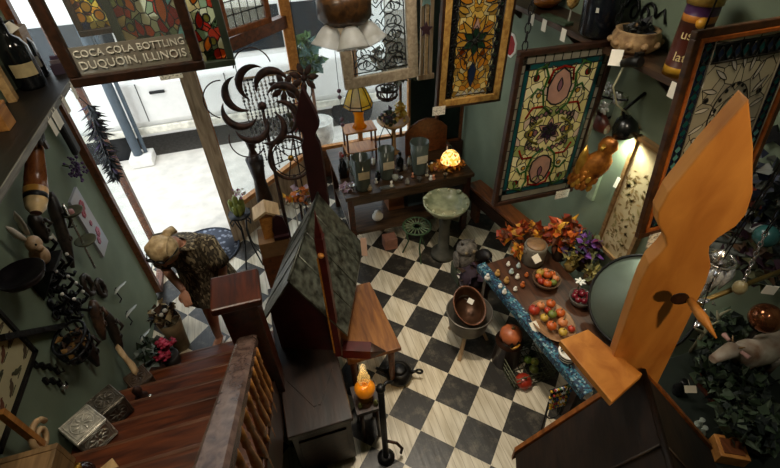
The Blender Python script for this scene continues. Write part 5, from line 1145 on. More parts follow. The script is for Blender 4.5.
# scroll ornaments and orange flowers
c = PZ(300, 205, 1.05); t = thing('scroll_trellis', 'pale scrolled iron trellis with orange flowers behind the birdhouse roof', 'trellis', (c.x, c.y, 0)); b = MB()
for k in range(4):
    cc = c + V3(-.1 + .07 * k, .01 * k, .05 - .07 * (k % 2)); b.tube([cc + V3(math.cos(q) * .05 * (1 - q / 9), 0, math.sin(q) * .05 * (1 - q / 9)) for q in [i * .5 for i in range(14)]], .008, M('pale iron', 'a59d8c', .5, .3), 6)
    b.tube([cc + V3(.05, 0, 0), (cc.x + .02, cc.y, 0)], .006, MATS['pale iron'], 6)
b.build('iron_scrolls', t); b = MB(); b.leaves(c + V3(.02, 0, .12), (.14, .06, .09), 70, .06, [M('orange petal', 'b8621c', .5), M('gold petal', 'c99a2c', .5), M('mauve petal', 'b09bb0', .6)]); b.build('flowers', t)
# ================================================================ lamp, pole and kettle right of the chest
c = V3(.27, 1.80, 0); cz = .50
t = thing('lamp_stool', 'dark little stool carrying the amber oil lamp beside the chest', 'stool', c); MB().box(c + V3(0, 0, cz - .02), (.2, .24, .04), DKWOOD).build('top', t)
for x in (-.07, .07):
    for y in (-.09, .09): MB().cyl(c + V3(x, y, 0), c + V3(x * .8, y * .8, cz - .03), .016, DKWOOD, 8).build('leg', t)
q = c + V3(0, .0, cz); t = thing('oil_lamp', 'glass oil lamp with an amber font beside the dark chest', 'lamp', q); MB().lathe([(.06, 0), (.05, .015), (.02, .03), (.018, .07)], BRASS, q, 14).build('foot', t); MB().lathe([(.02, .07), (.075, .10), (.08, .14), (.05, .175), (.02, .18)], M('amber font', 'd98a1e', .15, bump=0, emit='d9761a', es=.12), q, 16).build('font', t)  # font emission stands in for orange reflections in the amber glass
MB().lathe([(.022, .18), (.04, .22), (.05, .26), (.03, .33), (.026, .42)], GLASS('chimney glass', 'd8d2b8', .3), q, 16).build('chimney', t)
for k, (dx, dy) in enumerate(((-.06, -.07), (.06, -.08), (.07, .08))): o = MB().lathe([(.016, 0), (.02, .03), (.008, .05), (.008, .06)], GLASS('green phial', '8a8f5a', .5), q + V3(dx, dy, 0), 10).build('glass_phial', loc=q + V3(dx, dy, 0)); tag(o, 'tiny green glass phial ' + ('left of', 'right of', 'behind')[k] + ' the amber oil lamp', 'bottle', 'phials by the oil lamp')
a = PZ(377, 362, .85); pb_ = V3(.335, 1.52, 0); a = V3(.34, 1.56, .98)
t = thing('black_pole', 'black iron pole with a round foot between chest and checkered floor', 'stand', pb_); MB().cyl(pb_ + V3(0, 0, .02), a, .024, BLACKI, 10).build('pole', t); MB().lathe([(.07, 0), (.07, .02), (.03, .04)], BLACKI, pb_, 18).build('foot', t)
b = MB(); b.tube([pb_ + V3(.02, 0, .28), pb_ + V3(.09, -.01, .22), pb_ + V3(.13, -.02, .12), pb_ + V3(.12, -.02, .05)], .012, RUST, 8); b.build('curl', t); b = MB(); b.ball(a, .035, BLACKI, 10, 8); b.tube([a, a + V3(.05, .02, .02), a + V3(.09, .03, -.01)], .012, BLACKI, 6); b.build('top_knob', t)
kc = PZ(399, 371, .10); kc.z = 0
t = thing('iron_kettle', 'black cast iron kettle with round lid sitting on the checkered floor', 'kettle', kc); MB().lathe([(.07, 0), (.115, .02), (.125, .07), (.10, .12), (.07, .135)], BLACKI, kc, 22).build('body', t)
MB().lathe([(.075, .135), (.05, .15), (.001, .158)], BLACKI, kc, 18).build('lid', t); d_ = V3(.9, -.35, 0).normalized(); b = MB(); b.tube([kc + d_ * .10 + V3(0, 0, .09), kc + d_ * .16 + V3(0, 0, .11)], [.02, .012], BLACKI, 8); b.tube(circ(kc + d_ * .185 + V3(0, 0, .11), .028, d_, (0, 0, 1), 12), .011, BLACKI, 8, True); b.build('handle', t); b = MB(); b.tube([kc - d_ * .11 + V3(0, 0, .07), kc - d_ * .17 + V3(0, 0, .11), kc - d_ * .21 + V3(0, 0, .13)], [.024, .016, .012], BLACKI, 8); b.build('spout', t)
# ================================================================ birdbath, owl, crow, green stool
c = PZ(446, 207, .72); t = thing('birdbath', 'green-grey ceramic birdbath with beaded rim and wide shallow bowl', 'birdbath', (c.x, c.y, 0)); BB_ = M('celadon', '98a07f', .25, h2='b9bd9c', scale=10, bump=.05)
MB().lathe([(.001, .685), (.10, .69), (.17, .705), (.215, .745), (.235, .79), (.255, .80), (.25, .77), (.20, .70), (.12, .65), (.05, .62)], BB_, (c.x, c.y, 0), 32).build('bowl', t)
for k in range(12): an = 2 * PI * k / 12; MB().ball((c.x + math.cos(an) * .225, c.y + math.sin(an) * .225, .797), .015, M('pale bead', 'c9c7a6', .3), 8, 6).build('bead', t)
MB().lathe([(.15, 0), (.14, .06), (.07, .10), (.06, .45), (.08, .60), (.05, .64)], M('stone dark', '4c4a40', .7), (c.x, c.y, 0), 18).build('pedestal', t)
for s_ in (-1, 1): b = MB(); q = V3(c.x + s_ * .2, c.y + .12, .80); b.ball(q, (.03, .035, .025), BB_, 10, 8); b.ball(q + V3(0, -.03, .025), .017, BB_, 8, 6); b.build('bird_figure', t)
c = PZ(417, 226, .45); c.x -= .0; t = thing('garden_stool', 'green wire garden stool with fan-slatted round seat', 'stool', (c.x, c.y, 0))
b = MB(); b.tube(circ((c.x, c.y, .45), .16, (1, 0, 0), (0, 1, 0), 22), .012, IRONG, 6, True); b.tube(circ((c.x, c.y, .45), .05, (1, 0, 0), (0, 1, 0), 12), .008, IRONG, 6, True)
for k in range(18): an = 2 * PI * k / 18; b.tube([(c.x + math.cos(an) * .05, c.y + math.sin(an) * .05, .452), (c.x + math.cos(an) * .16, c.y + math.sin(an) * .16, .45)], .006, M('pale green iron', '7f9070', .5), 5)
b.build('seat', t)
for k in range(3): an = 2 * PI * k / 3 + .5; b = MB(); b.tube([(c.x + math.cos(an) * .15, c.y + math.sin(an) * .15, .44), (c.x + math.cos(an) * .10, c.y + math.sin(an) * .10, .2), (c.x + math.cos(an) * .17, c.y + math.sin(an) * .17, 0)], .01, IRONG, 6); b.build('leg', t)
p = V3(c.x - .16, c.y + .15, 0); o = MB().box(p + V3(-.10, .10, .08), (.16, .14, .16), M('dusty rose box', '9c6f5f', .7)).build('rose_box', loc=p, bevel=.006); tag(o, 'dusty pink box on the floor left of the green stool', 'box')
STN = M('mottled stone', '544f4a', .7, h2='7d776e', scale=26, bump=.4)
c = PZ(467, 264, .12); c.z = 0; c = V3(1.74, 3.16, 0)
t = thing('owl_statue', 'round grey stone owl statue on a low block by the birdbath', 'statue', c); MB().box(c + V3(0, 0, .10), (.22, .22, .20), M('mossy block', '4a5240', .8)).build('block', t, bevel=.01); b = MB(); b.ball(c + V3(0, 0, .33), (.12, .115, .15), STN, 18, 12); b.ball(c + V3(0, -.01, .47), (.115, .10, .095), STN, 18, 12); b.build('body', t)
for s_ in (-1, 1): MB().ball(c + V3(s_ * .042, -.10, .48), (.024, .012, .024), M('owl eye', '8a7c64', .5), 10, 8).build('eye', t); b = MB(); b.tube([c + V3(s_ * .06, -.02, .54), c + V3(s_ * .08, -.02, .60)], [.02, .003], STN, 8); b.build('ear_tuft', t); b = MB(); b.ball(c + V3(s_ * .11, -.01, .32), (.025, .08, .12), STN, 10, 8); b.build('wing', t)
MB().tube([c + V3(0, -.10, .46), c + V3(0, -.125, .435)], [.012, .002], BLACKI, 6).build('beak', t); price_tag(t, c + V3(-.10, -.15, .20), .07, .08, (0, -.7, .7), .4)
c = V3(1.88, 2.98, 0); t = thing('crow_statue', 'dark crow statue perched on a block right of the stone owl', 'statue', c); DKC = M('crow black', '1b1716', .5); MB().box(c + V3(0, 0, .16), (.18, .18, .32), DKWOOD).build('block', t); b = MB(); loft(b, [(c + V3(0, -.10, .50), V3(.001, 0, 0), V3(0, 0, .001)), (c + V3(0, -.06, .51), V3(.045, 0, 0), V3(0, .02, .045)), (c + V3(0, 0, .48), V3(.055, 0, 0), V3(0, .02, .06)), (c + V3(0, .06, .42), V3(.07, 0, 0), V3(0, .03, .07)), (c + V3(0, .15, .36), V3(.04, 0, 0), V3(0, .01, .035)), (c + V3(0, .24, .31), V3(.02, 0, 0), V3(0, 0, .008))], DKC, 12); b.build('body', t); MB().tube([c + V3(0, -.09, .505), c + V3(0, -.15, .495)], [.018, .002], BLACKI, 8).build('beak', t)
for s_ in (-1, 1): MB().cyl(c + V3(s_ * .025, .03, .32), c + V3(s_ * .02, .03, .40), .008, BLACKI, 6).build('leg', t)
price_tag(t, c + V3(-.07, -.12, .36), .05, .05, (0, -.7, .7), .2)
c = V3(1.70, 2.88, 0); t = thing('velvet_bundle', 'crumpled dark purple velvet bundle on a low stool behind the tub', 'cloth', c); b = MB(); b.ball(c + V3(0, 0, .30), (.14, .13, .13), M('purple velvet', '2a1a26', .8), 12, 8); b.leaves(c + V3(0, 0, .33), (.13, .12, .12), 50, .10, [M('purple velvet 2', '352231', .8), M('brown velvet', '3a2618', .8)]); b.build('folds', t); MB().lathe([(.13, 0), (.12, .2), (.14, .22), (.14, .24), (.001, .24)], DKWOOD, c, 14).build('stool', t)
# orange-brown wooden plank bench along the right wall
a = PZ(466, 184, .55); c = PZ(522, 232, .55); d_ = (c - a).normalized()
t = thing('low_bench', 'low red-brown wooden bench along the right wall under the cream panel', 'bench', ((a + c) / 2).xy.to_3d()); n_ = V3(-d_.y, d_.x, 0)
MB().beam(a + n_ * .12 - V3(0, 0, .02), c + n_ * .12 - V3(0, 0, .02), .20, .04, WOOD('bench wood', '5e2f15', '96582b', .35)).build('top', t, bevel=.006)
for q in (a + d_ * .1, c): MB().box(q + n_ * .12 - V3(0, 0, .29), (.05, .16, .50), BRWOOD).build('end_board', t)
MB().beam(a + n_ * .02 - V3(0, 0, .12), c + n_ * .02 - V3(0, 0, .12), .02, .14, DKWOOD).build('apron', t)
# tall framed mirror between panel and wall
a = PY(478, 128, 4.6); t = thing('tall_mirror', 'tall narrow dark mirror in a thin brown frame standing near the right wall', 'mirror', (2.38, 5.22, 0)); fr = MB()
for x in (2.20, 2.56): fr.box((x, 5.22, 1.4), (.04, .05, 1.7), BRWOOD)
for z in (.56, 2.24): fr.box((2.38, 5.22, z), (.40, .05, .04), BRWOOD)
fr.build('frame', t); MB().box((2.38, 5.23, 1.4), (.34, .015, 1.66), M('dark mirror glass', '2d3634', .06, .85, var=.1, bump=0)).build('mirror_glass', t); MB().box((2.38, 5.26, .28), (.42, .2, .55), DKWOOD).build('pedestal', t)
t = thing('potted_vine', 'tall dark olive potted vine behind the lit lamp and brown board', 'plant', (1.72, 5.34, 0)); b = MB(); b.leaves((1.72, 5.34, 1.75), (.30, .15, .30), 260, .12, [M('olive leaf', '46503a', .7), M('grey leaf 2', '7a7a68', .7), M('brown leaf', '4a3826', .7)]); b.build('foliage', t); MB().cyl((1.72, 5.34, 0), (1.72, 5.34, 1.6), .02, BRWOOD, 8).build('stem', t)
b = MB(); MB().lathe([(.14, 0), (.17, .3), (.15, .3), (.01, .26)], M('dark tub', '2c2a26', .7), (1.72, 5.34, 0), 16).build('pot', t)
# strip of pottery shards (tall carved post) right of the bevelled window
c = PY(427, 20, 4.35); t = thing('carved_screen', 'narrow pale slatted wooden screen between cream window and amber glass panel', 'screen', (c.x, c.y, 1.9)); b = MB()
for k in range(3): b.box((c.x - .05 + .05 * k, c.y, 2.35), (.03, .03, .95), (OLDW, PINE, OLDW)[k])
b.box((c.x, c.y, 2.8), (.18, .04, .05), OLDW); b.box((c.x, c.y, 1.9), (.18, .04, .05), OLDW); b.build('slats', t); MB().cyl((c.x, c.y, 2.8), (c.x, c.y, ZC + .01), .004, BLACKI, 5).build('wire', t)
for k, (dz, m) in enumerate(((.35, M('pale star', '8fb0a8', .3)), (.08, M('plum star', '5a3a44', .4)))):
    b = MB(); b.prism([(math.cos(PI * i / 5 + .3) * (.07 if i % 2 == 0 else .035), math.sin(PI * i / 5 + .3) * (.07 if i % 2 == 0 else .035)) for i in range(10)], .02, m, (c.x - .02, c.y - .02, 2.30 + dz), (1, 0, 0), (0, 0, 1)); b.build('star', t)

# pale bead strands hanging behind the spinner
p = PY(279, 118, 4.45); b = MB(); CURT = [M('pale bead 2', 'b9b4ac', .3), M('grey bead', '7d7a76', .3), M('dark bead', '3a3634', .4)]
for k in range(16):
    x = p.x - .30 + .04 * k; n = 22 + (k * 7) % 9
    b.tube([(x, p.y, p.z + .45), (x, p.y, p.z + .45 - .034 * n)], .003, BLACKI, 4)
    for i in range(n): b.ball((x + R(-.004, .004), p.y + R(-.01, .01), p.z + .43 - .034 * i), R(.009, .017), random.choice(CURT), 6, 4)
b.tube([(p.x - .34, p.y, p.z + .45), (p.x + .34, p.y, p.z + .45)], .012, OLDW, 6)
for s_ in (-1, 1): b.tube([(p.x + s_ * .3, p.y, p.z + .45), (p.x + s_ * .3, p.y, ZC + .01)], .004, BLACKI, 4)
o = b.build('bead_curtain', loc=(p.x, p.y, p.z)); tag(o, 'short curtain of pale and grey bead strands hanging behind the spinner', 'bead curtain'); o['kind'] = 'stuff'

# more small wares along the back and middle of the window table
WR = [M('brown glaze', '4a2f1c', .25), GLASS('clear ware', 'c9cfc6', .45), SILV, M('amber ware', '9c6a2a', .2), BG, WHITEC, M('green ware', '4a5a48', .2), M('rose ware', '8c5a52', .3)]
WN = ['brown', 'clear', 'silver', 'amber', 'black', 'white', 'green', 'rose']
XP = [.74, .80, .90, 1.0, 1.06, 1.10, 1.18, 1.27, 1.33, 1.50, 1.58, 1.66, 1.74, 1.98, 2.06, .76, .84, 1.24, 1.62, 1.70, 2.08, 1.72]
YP = [4.35, 4.55, 4.30, 4.42, 4.16, 4.50, 4.38, 4.30, 4.48, 4.34, 4.44, 4.30, 4.22, 4.34, 4.26, 4.78, 4.90, 4.08, 4.06, 4.12, 4.45, 4.40]
NB = ['at the left end of the table', 'behind the left end bottles', 'just behind the leftmost vase', 'between leftmost and middle vase', 'at the foot of the middle vase', 'behind the middle vase', 'left of the squat black bottle', 'in front of the squat black bottle', 'below the flower bowl', 'at the foot of the right vase', 'behind the right vase', 'between right vase and brown board', 'left of the lit lamp', 'behind the lit lamp', 'right of the lit lamp', 'in the far left table corner', 'against the window at far left', 'in the middle of the front edge', 'in front of the right vase', 'between right vase and lit lamp', 'at the right end of the table', 'before the brown board']
for i, (x, y) in enumerate(zip(XP, YP)):
    p = V3(x, y, zt); h = (.10, .15, .07, .18, .12)[i % 5]; r = (.024, .028, .035, .022, .03)[i % 5]; m = WR[i % 8]
    t = thing('ware', '%s %s %s' % (WN[i % 8], ('lidded jar', 'slim flask', 'open bowl', 'tall decanter', 'round pot')[i % 5], NB[i]), 'ware', p, 'small wares on the window table')
    pf = ([(.8, 0), (1, .2), (1, .8), (.7, .9)], [(.9, 0), (1, .5), (.35, .7), (.3, 1)], [(.5, 0), (.8, .3), (1.1, 1), (1.0, 1), (.6, .3), (.01, .2)], [(.9, 0), (1.1, .25), (.9, .5), (.3, .65), (.3, .95)], [(.6, 0), (1.1, .35), (1, .7), (.5, .85), (.6, 1)])[i % 5]
    MB().lathe([(q * r, z * h) for q, z in pf], m, p, 14).build('body', t)
    if i % 5 != 2: MB().lathe([(r * .4, h * .96), (r * .5, h * 1.02), (.001, h * 1.08)], WR[(i + 2) % 8], p, 10).build('lid', t)
random.seed(23)
# ================================================================ blue edged table of gourds along the right wall
zt2 = .75
e0 = PZ(480, 266, zt2); e1 = PZ(584, 392, zt2); de = (e1 - e0).normalized(); ne = V3(-de.y, de.x, 0)
if ne.x < 0: ne = -ne
t = thing('produce_table', 'dark wooden table with a blue mosaic cloth edge covered in bowls of gourds', 'table', (2.05, 2.0, 0))
Lt = (e1 - e0).length; b = MB()
b.prism([(0, 0), (Lt, 0), (Lt, .60), (0, .72)], .035, WOOD('dim table wood', '2e1a0f', '54331f', .5), e0 - V3(0, 0, .036), de, ne); b.build('tabletop', t, bevel=.004)
BLUE = MOSAIC('blue mosaic cloth', ['1d3a63', '2f6f92', '16233f', '3f8fa8', '20506b', '8fb8c2', '1f3350'], 60, .02, mirror=False, trans=.05, leadc='10141f')
def bluem():
    m, nt, bs = newmat('blue patterned cloth'); tc = N(nt, 'ShaderNodeTexCoord'); vo = N(nt, 'ShaderNodeTexVoronoi'); vo.inputs['Scale'].default_value = 70; sp_ = N(nt, 'ShaderNodeSeparateColor'); rp = N(nt, 'ShaderNodeValToRGB'); rp.color_ramp.interpolation = 'CONSTANT'
    e = rp.color_ramp.elements; e[0].color = (*hexc('172a44'), 1); e[1].position = .9; e[1].color = (*hexc('7f9ba0'), 1)
    for p_, c in ((.3, '23506c'), (.5, '111b2c'), (.68, '2f6a7a')): q = e.new(p_); q.color = (*hexc(c), 1)
    L = nt.links.new; L(tc.outputs['Object'], vo.inputs[0]); L(vo.outputs['Color'], sp_.inputs[0]); L(sp_.outputs[0], rp.inputs[0]); L(rp.outputs[0], bs.inputs['Base Color']); bs.inputs['Roughness'].default_value = .6; return m
BL_ = bluem(); b = MB(); b.prism([(-.02, -.012), (Lt + .02, -.012), (Lt + .02, .065), (-.02, .065)], .006, BL_, e0 + V3(0, 0, .0), de, ne); b.prism([(-.02, 0), (Lt + .02, 0), (Lt + .02, .07), (-.02, .07)], .006, BL_, e0 - ne * .012 - V3(0, 0, .066), de, V3(0, 0, 1)); b.build('cloth_edge', t)
for a_, n_ in ((.06, .06), (Lt - .08, .06), (.06, .60), (Lt - .08, .52)): q = e0 + de * a_ + ne * n_; MB().box((q.x, q.y, (zt2 - .036) / 2), (.05, .05, zt2 - .036), DKWOOD).build('leg', t)
price_tag(t, PZ(535, 327, zt2 + .03) , .06, .09, (-.5, -.6, .6), .7)
# bowls
ORN = [M('pumpkin orange', 'b5541c', .4, scale=20), M('gourd yellow', 'b59338', .4, scale=20), M('gourd red', '9c2f1a', .4, scale=20), M('gourd green', '66702e', .45, scale=20), M('peach gourd', 'c07748', .4, scale=20)]
STEM = M('gourd stem', '5a4a2c', .8)
def bowl(name, label, c, r, h, m, sx=1.0, cat='bowl'):
    t = thing(name, label, cat, c); MB().lathe([(r * .5, 0), (r * .8, h * .3), (r, h), (r * .95, h), (r * .72, h * .35), (.001, h * .18)], m, c, 24, scale=(1, sx)).build('bowl', t); return t
def gourd(label, c, r, m, grp, kind='gourd', flat=.85):
    t = thing(kind, label, kind, c - V3(0, 0, r * flat), grp); MB().ball(c, (r, r, r * flat), m, 16, 10, None, .10, 9).build('fruit', t); MB().tube([c + V3(0, 0, r * flat * .8), c + V3(r * .1, 0, r * flat * 1.15), c + V3(r * .3, 0, r * flat * 1.3)], [r * .16, r * .11, r * .09], STEM, 6).build('stem', t)
WOVEN = WOOD('woven bowl', '3c2a1c', '6e5238', .6, (20, 20, 4)); POSN = ['nearest', 'second nearest', 'leftmost', 'rightmost', 'farthest', 'middle', 'topmost', 'rear left', 'rear right', 'front left', 'front right', 'central back', 'hidden back']
c1 = PZ(545, 284, zt2 + .004); bowl('gourd_bowl', 'dark round woven bowl of orange gourds at the far end of the blue edged table', c1, .125, .08, WOVEN)
for i in range(9):
    an = 2 * PI * i / 8 + .3; rr_ = .0 if i == 8 else .072; gourd('%s small gourd in the dark round bowl at the far table end' % POSN[i], c1 + V3(math.cos(an) * rr_, math.sin(an) * rr_, .085 + (.035 if i == 8 else 0)), .030 + .004 * (i % 3), ORN[(0, 4, 1, 0, 2, 0, 3, 4, 0)[i]], 'gourds in the round bowl')
c2 = PZ(551, 324, zt2 + .004); bowl('gourd_tray', 'long tan oval tray heaped with pumpkins and gourds in the middle of the table', c2, .165, .05, WOOD('tray tan', '6b4a30', '94704c', .6), 1.35, 'tray')
k = 0
for ix, (dx, dy, r, mi) in enumerate(((-.10, .12, .048, 2), (-.02, .15, .036, 4), (.07, .14, .04, 0), (-.06, .03, .034, 1), (.02, .04, .038, 3), (.09, .03, .04, 0), (-.05, -.06, .042, 0), (.05, -.06, .042, 4), (.0, -.14, .036, 1), (.085, -.13, .03, 2), (.01, .09, .03, 2))):
    gourd('%s %s gourd heaped on the oval tray' % (POSN[ix], ('orange', 'yellow', 'red', 'green', 'peach')[mi]), c2 + V3(dx, dy, .045 + r * .7), r, ORN[mi], 'gourds on the oval tray', 'gourd')
c3 = PZ(579, 303, zt2 + .004); bowl('fruit_bowl', 'grey bowl of dark red fruit beside the oval tray', c3, .10, .085, M('grey bowl', '5a534c', .4))
for i in range(8): an = 2 * PI * i / 7; rr_ = 0 if i == 7 else .055; gourd('%s dark red fruit in the grey bowl' % POSN[i], c3 + V3(math.cos(an) * rr_, math.sin(an) * rr_, .085 + (.028 if i == 7 else 0)), .027, M('dark red fruit', '6b1020', .3), 'red fruit in the grey bowl', 'fruit', .95)
p = c3 + V3(.03, .09, 0); t = thing('white_flower', 'single white star flower standing beside the bowl of red fruit', 'flower', p); MB().cyl(p, p + V3(0, 0, .16), .004, M('stem green', '4a5a34', .7), 6).build('stem', t); b = MB()
for i in range(6): an = 2 * PI * i / 6; b.ball(p + V3(math.cos(an) * .026, math.sin(an) * .026, .165), (.024, .012, .006), WHITEC, 8, 5, rotz(an))
b.build('petals', t)
# little figures on the far left of the table
FIGC = [WHITEC, M('gold glaze', 'b58a4a', .35), M('orange glaze', 'b5602c', .35), M('pale blue glaze', 'a8b8b8', .3)]
for i, (u, v) in enumerate(((487, 280), (497, 276), (506, 283), (500, 288), (511, 274), (517, 279), (522, 287), (515, 291), (508, 266), (518, 268), (526, 277), (504, 294))):
    p = PZ(u, v, zt2 + .007); m = FIGC[(0, 1, 1, 0, 3, 0, 2, 0, 0, 3, 2, 0)[i]]; h = R(.05, .075); t = thing('figurine', '%s ornament in the cluster of little ones at the far corner of the blue table, spot %s' % (('white', 'golden', 'golden', 'white', 'pale blue', 'white', 'orange', 'white', 'white', 'pale blue', 'orange', 'white')[i], ('one', 'two')[0]), 'figurine', p, 'small ornaments on the blue table')
    t['label'] = ('white ornament at the very corner of the blue edge', 'golden ornament next to the corner of the blue edge', 'larger golden ornament among the white ones', 'white ornament in front of the golden pair', 'pale blue ornament behind the golden pair', 'white ornament in the centre of the little cluster', 'orange ornament nearest the round gourd bowl', 'white ornament in front of the orange one', 'white ornament farthest back in the little cluster', 'pale blue ornament farthest back next to the crock', 'orange ornament touching the round gourd bowl', 'white ornament lying on the blue edge')[i]
    MB().ball(p + V3(0, 0, h * .4), (h * .36, h * .36, h * .4), m, 10, 8).build('body', t); MB().ball(p + V3(0, 0, h * .88), h * .22, m, 8, 6).build('head', t)
# crock
c = PZ(532, 262, zt2); t = thing('stoneware_crock', 'grey stoneware crock with tan lid and small handles behind the gourd bowl', 'crock', c); GRK = M('grey stoneware', '6d675c', .45, scale=14)
MB().lathe([(.085, 0), (.10, .03), (.105, .20), (.098, .225), (.09, .225), (.085, .2), (.001, .2)], GRK, c, 24).build('body', t); MB().lathe([(.088, .222), (.086, .232), (.03, .238), (.001, .24)], M('tan lid', '8a6a4a', .5, scale=30), c, 20).build('lid', t)
for s_ in (-1, 1): MB().tube(circ(c + V3(s_ * .105, 0, .18), .022, (0, 1, 0), (0, 0, 1), 10), .008, GRK, 6, True).build('handle', t)
price_tag(t, c + V3(-.06, -.12, .17), .065, .075, (-.2, -.7, .6), .5)
# arrangements
def arrangement(name, label, u, v, z, vm, h, r, cl, dz, rad, n, size, cat='flowers'):
    p = PZ(u, v, z); p.x = min(p.x, XR - rad[0] - .06); t = thing(name, label, cat, p); MB().lathe([(r * .7, 0), (r, h * .4), (r * .85, h), (r * .75, h), (r * .6, h * .4), (.001, h * .3)], vm, p, 18).build('pot', t); b = MB(); b.leaves(p + V3(0, 0, h + dz), rad, n, size, cl); b.build('flowers', t); return p
OL = [M('orange leaf', 'b8591c', .5), M('rust leaf 2', '8f3316', .5), M('yellow leaf', 'c9902c', .5), M('brown leaf 2', '5c2f18', .6)]
arrangement('autumn_arrangement', 'pot of orange and rust autumn leaves below the cream stained glass panel', 558, 258, zt2, M('dark clay', '33261c', .6), .20, .08, OL, .10, (.13, .12, .12), 190, .085)
p = PZ(545, 232, .95); t = thing('leaf_garland', 'long orange and red autumn leaf garland draped behind the grey crock', 'garland', (p.x, p.y, zt2)); b = MB()
for i in range(9): b.leaves(PZ(505 + i * 6.5, 238 - (10 * math.sin(i * .45)), .95), (.06, .06, .05), 22, .07, OL)
b.build('leaves', t); MB().cyl((p.x, p.y, zt2), p, .02, BRWOOD, 8).build('stand', t)
p = PZ(518, 250, .86); b = MB(); b.leaves(p, (.045, .05, .06), 40, .06, [OL[0], OL[2]]); b.cyl(p - V3(0, 0, p.z - zt2), p, .01, STEM, 6); o = b.build('leaf_sprig', loc=V3(p.x, p.y, zt2)); tag(o, 'bright orange leaf sprig left of the grey crock', 'leaves')
arrangement('lavender_pot', 'dark pot of deep purple and blue-black flowers behind the bowl of red fruit', 582, 262, zt2, M('ink pot', '1c1a20', .5), .16, .08, [M('deep purple', '3c2450', .6), M('ink green', '1d2620', .6), M('bright violet', '6a3a86', .6)], .08, (.13, .12, .12), 170, .075)
arrangement('straw_basket', 'small straw basket of yellow dried grass beside the purple flowers', 569, 270, zt2, M('straw', '8c7642', .7), .12, .055, [M('dry grass', 'a39250', .7), M('dry olive', '6e6a3a', .7)], .05, (.06, .06, .08), 70, .07)
arrangement('violet_bunch', 'bunch of bright violet flowers in front of the tall leafy print', 604, 262, zt2, M('brown jar', '3a281a', .5), .20, .07, [M('bright violet', '6a3a86', .6), M('moss', '5c5a30', .7), M('wine', '5c1f3a', .6)], .06, (.10, .10, .10), 110, .07)
arrangement('moss_basket', 'low basket of moss and beige dried stems at the wall end of the table', 592, 282, zt2, WOVEN, .09, .09, [M('moss', '5c5a30', .7), M('dry grass', 'a39250', .7)], .03, (.09, .08, .05), 70, .06, 'basket')
p = PZ(566, 358, zt2 + .01); t = thing('striped_basket', 'small white and black woven basket at the near end of the blue edge', 'basket', p); b = MB(); 
for i in range(5): b.tube(circ(p + V3(0, 0, .015 + .017 * i), .05 + .004 * i, (1, 0, 0), (0, 1, 0), 18), .0095, WHITEC if i % 2 == 0 else BLACKI, 6, True)
b.lathe([(.05, .002), (.05, .01), (.001, .01)], WHITEC, p, 16); b.build('weave', t)
# round mirror leaning
mc = PZ(640, 303, 1.10); t = thing('round_mirror', 'round greenish mirror with a thin dark rim leaning behind the amber post', 'mirror', (mc.x, mc.y, zt2)); nn = (V3(0, 0, HC) - mc); nn.normalize(); nn = (nn + V3(-.1, .12, -.05)).normalized(); rm = rotto(nn); rM = S(48, mc)
MB().lathe([(.001, 0), (rM, 0), (rM, .008), (.001, .008)], M('green mirror glass', '6a7468', .5, .35, var=.06, bump=0), mc, 40, rm).build('mirror_glass', t); b = MB(); b.tube([mc + rm @ V3(math.cos(2 * PI * i / 40) * rM, math.sin(2 * PI * i / 40) * rM, .004) for i in range(40)], .012, BLACKI, 8, True); b.build('rim', t); b = MB(); b.tube([mc - nn * .02, V3(mc.x + .1, mc.y + .05, zt2)], .02, DKWOOD, 8); b.build('strut', t)
# ---- tub on its stand with an oval pan inside
tc_ = PZ(469, 315, .42); t = thing('galvanised_tub', 'round grey galvanised tub on splayed wooden legs on the checkered floor', 'tub', (tc_.x, tc_.y, 0)); GAL = M('galvanised zinc', '6e675d', .45, .5, var=.25, scale=8); q = V3(tc_.x, tc_.y, .27); rT = .205
MB().lathe([(rT * .8, 0), (rT * .86, .02), (rT, .20), (rT + .01, .21), (rT - .005, .205), (rT * .84, .03), (.001, .02)], GAL, q, 28).build('body', t); MB().tube(circ(q + V3(0, 0, .21), rT + .004, (1, 0, 0), (0, 1, 0), 30), .008, GAL, 8, True).build('rim', t)
for k in range(3): an = -2.25 + 2 * PI * k / 3; b = MB(); b.beam(q + V3(math.cos(an) * .10, math.sin(an) * .12, .02), V3(q.x + math.cos(an) * .22, q.y + math.sin(an) * .22, 0), .035, .03, OLDW); b.build('leg', t)
pc_ = q + V3(.005, .03, .235); t = thing('copper_pan', 'oval brown copper pan standing inside the galvanised tub', 'pan', q + V3(0, 0, .03)); rm = rotto(V3(-.16, -.42, .90)); COP = M('old copper', '4e3423', .35, .6, var=.3, scale=10)
MB().lathe([(.001, -.13), (.115, -.13), (.132, .04), (.142, .045), (.134, .05), (.122, .03), (.105, -.115), (.001, -.115)], COP, pc_, 30, rm, scale=(1, 1.34)).build('pan', t); MB().tube([pc_ + rm @ V3(math.cos(2 * PI * i / 32) * .138, math.sin(2 * PI * i / 32) * .185, .048) for i in range(32)], .007, BRWOOD, 6, True).build('rim', t)
price_tag(t, pc_ + V3(.01, -.0, .07), .05, .055, (0, -.5, .85), .8)
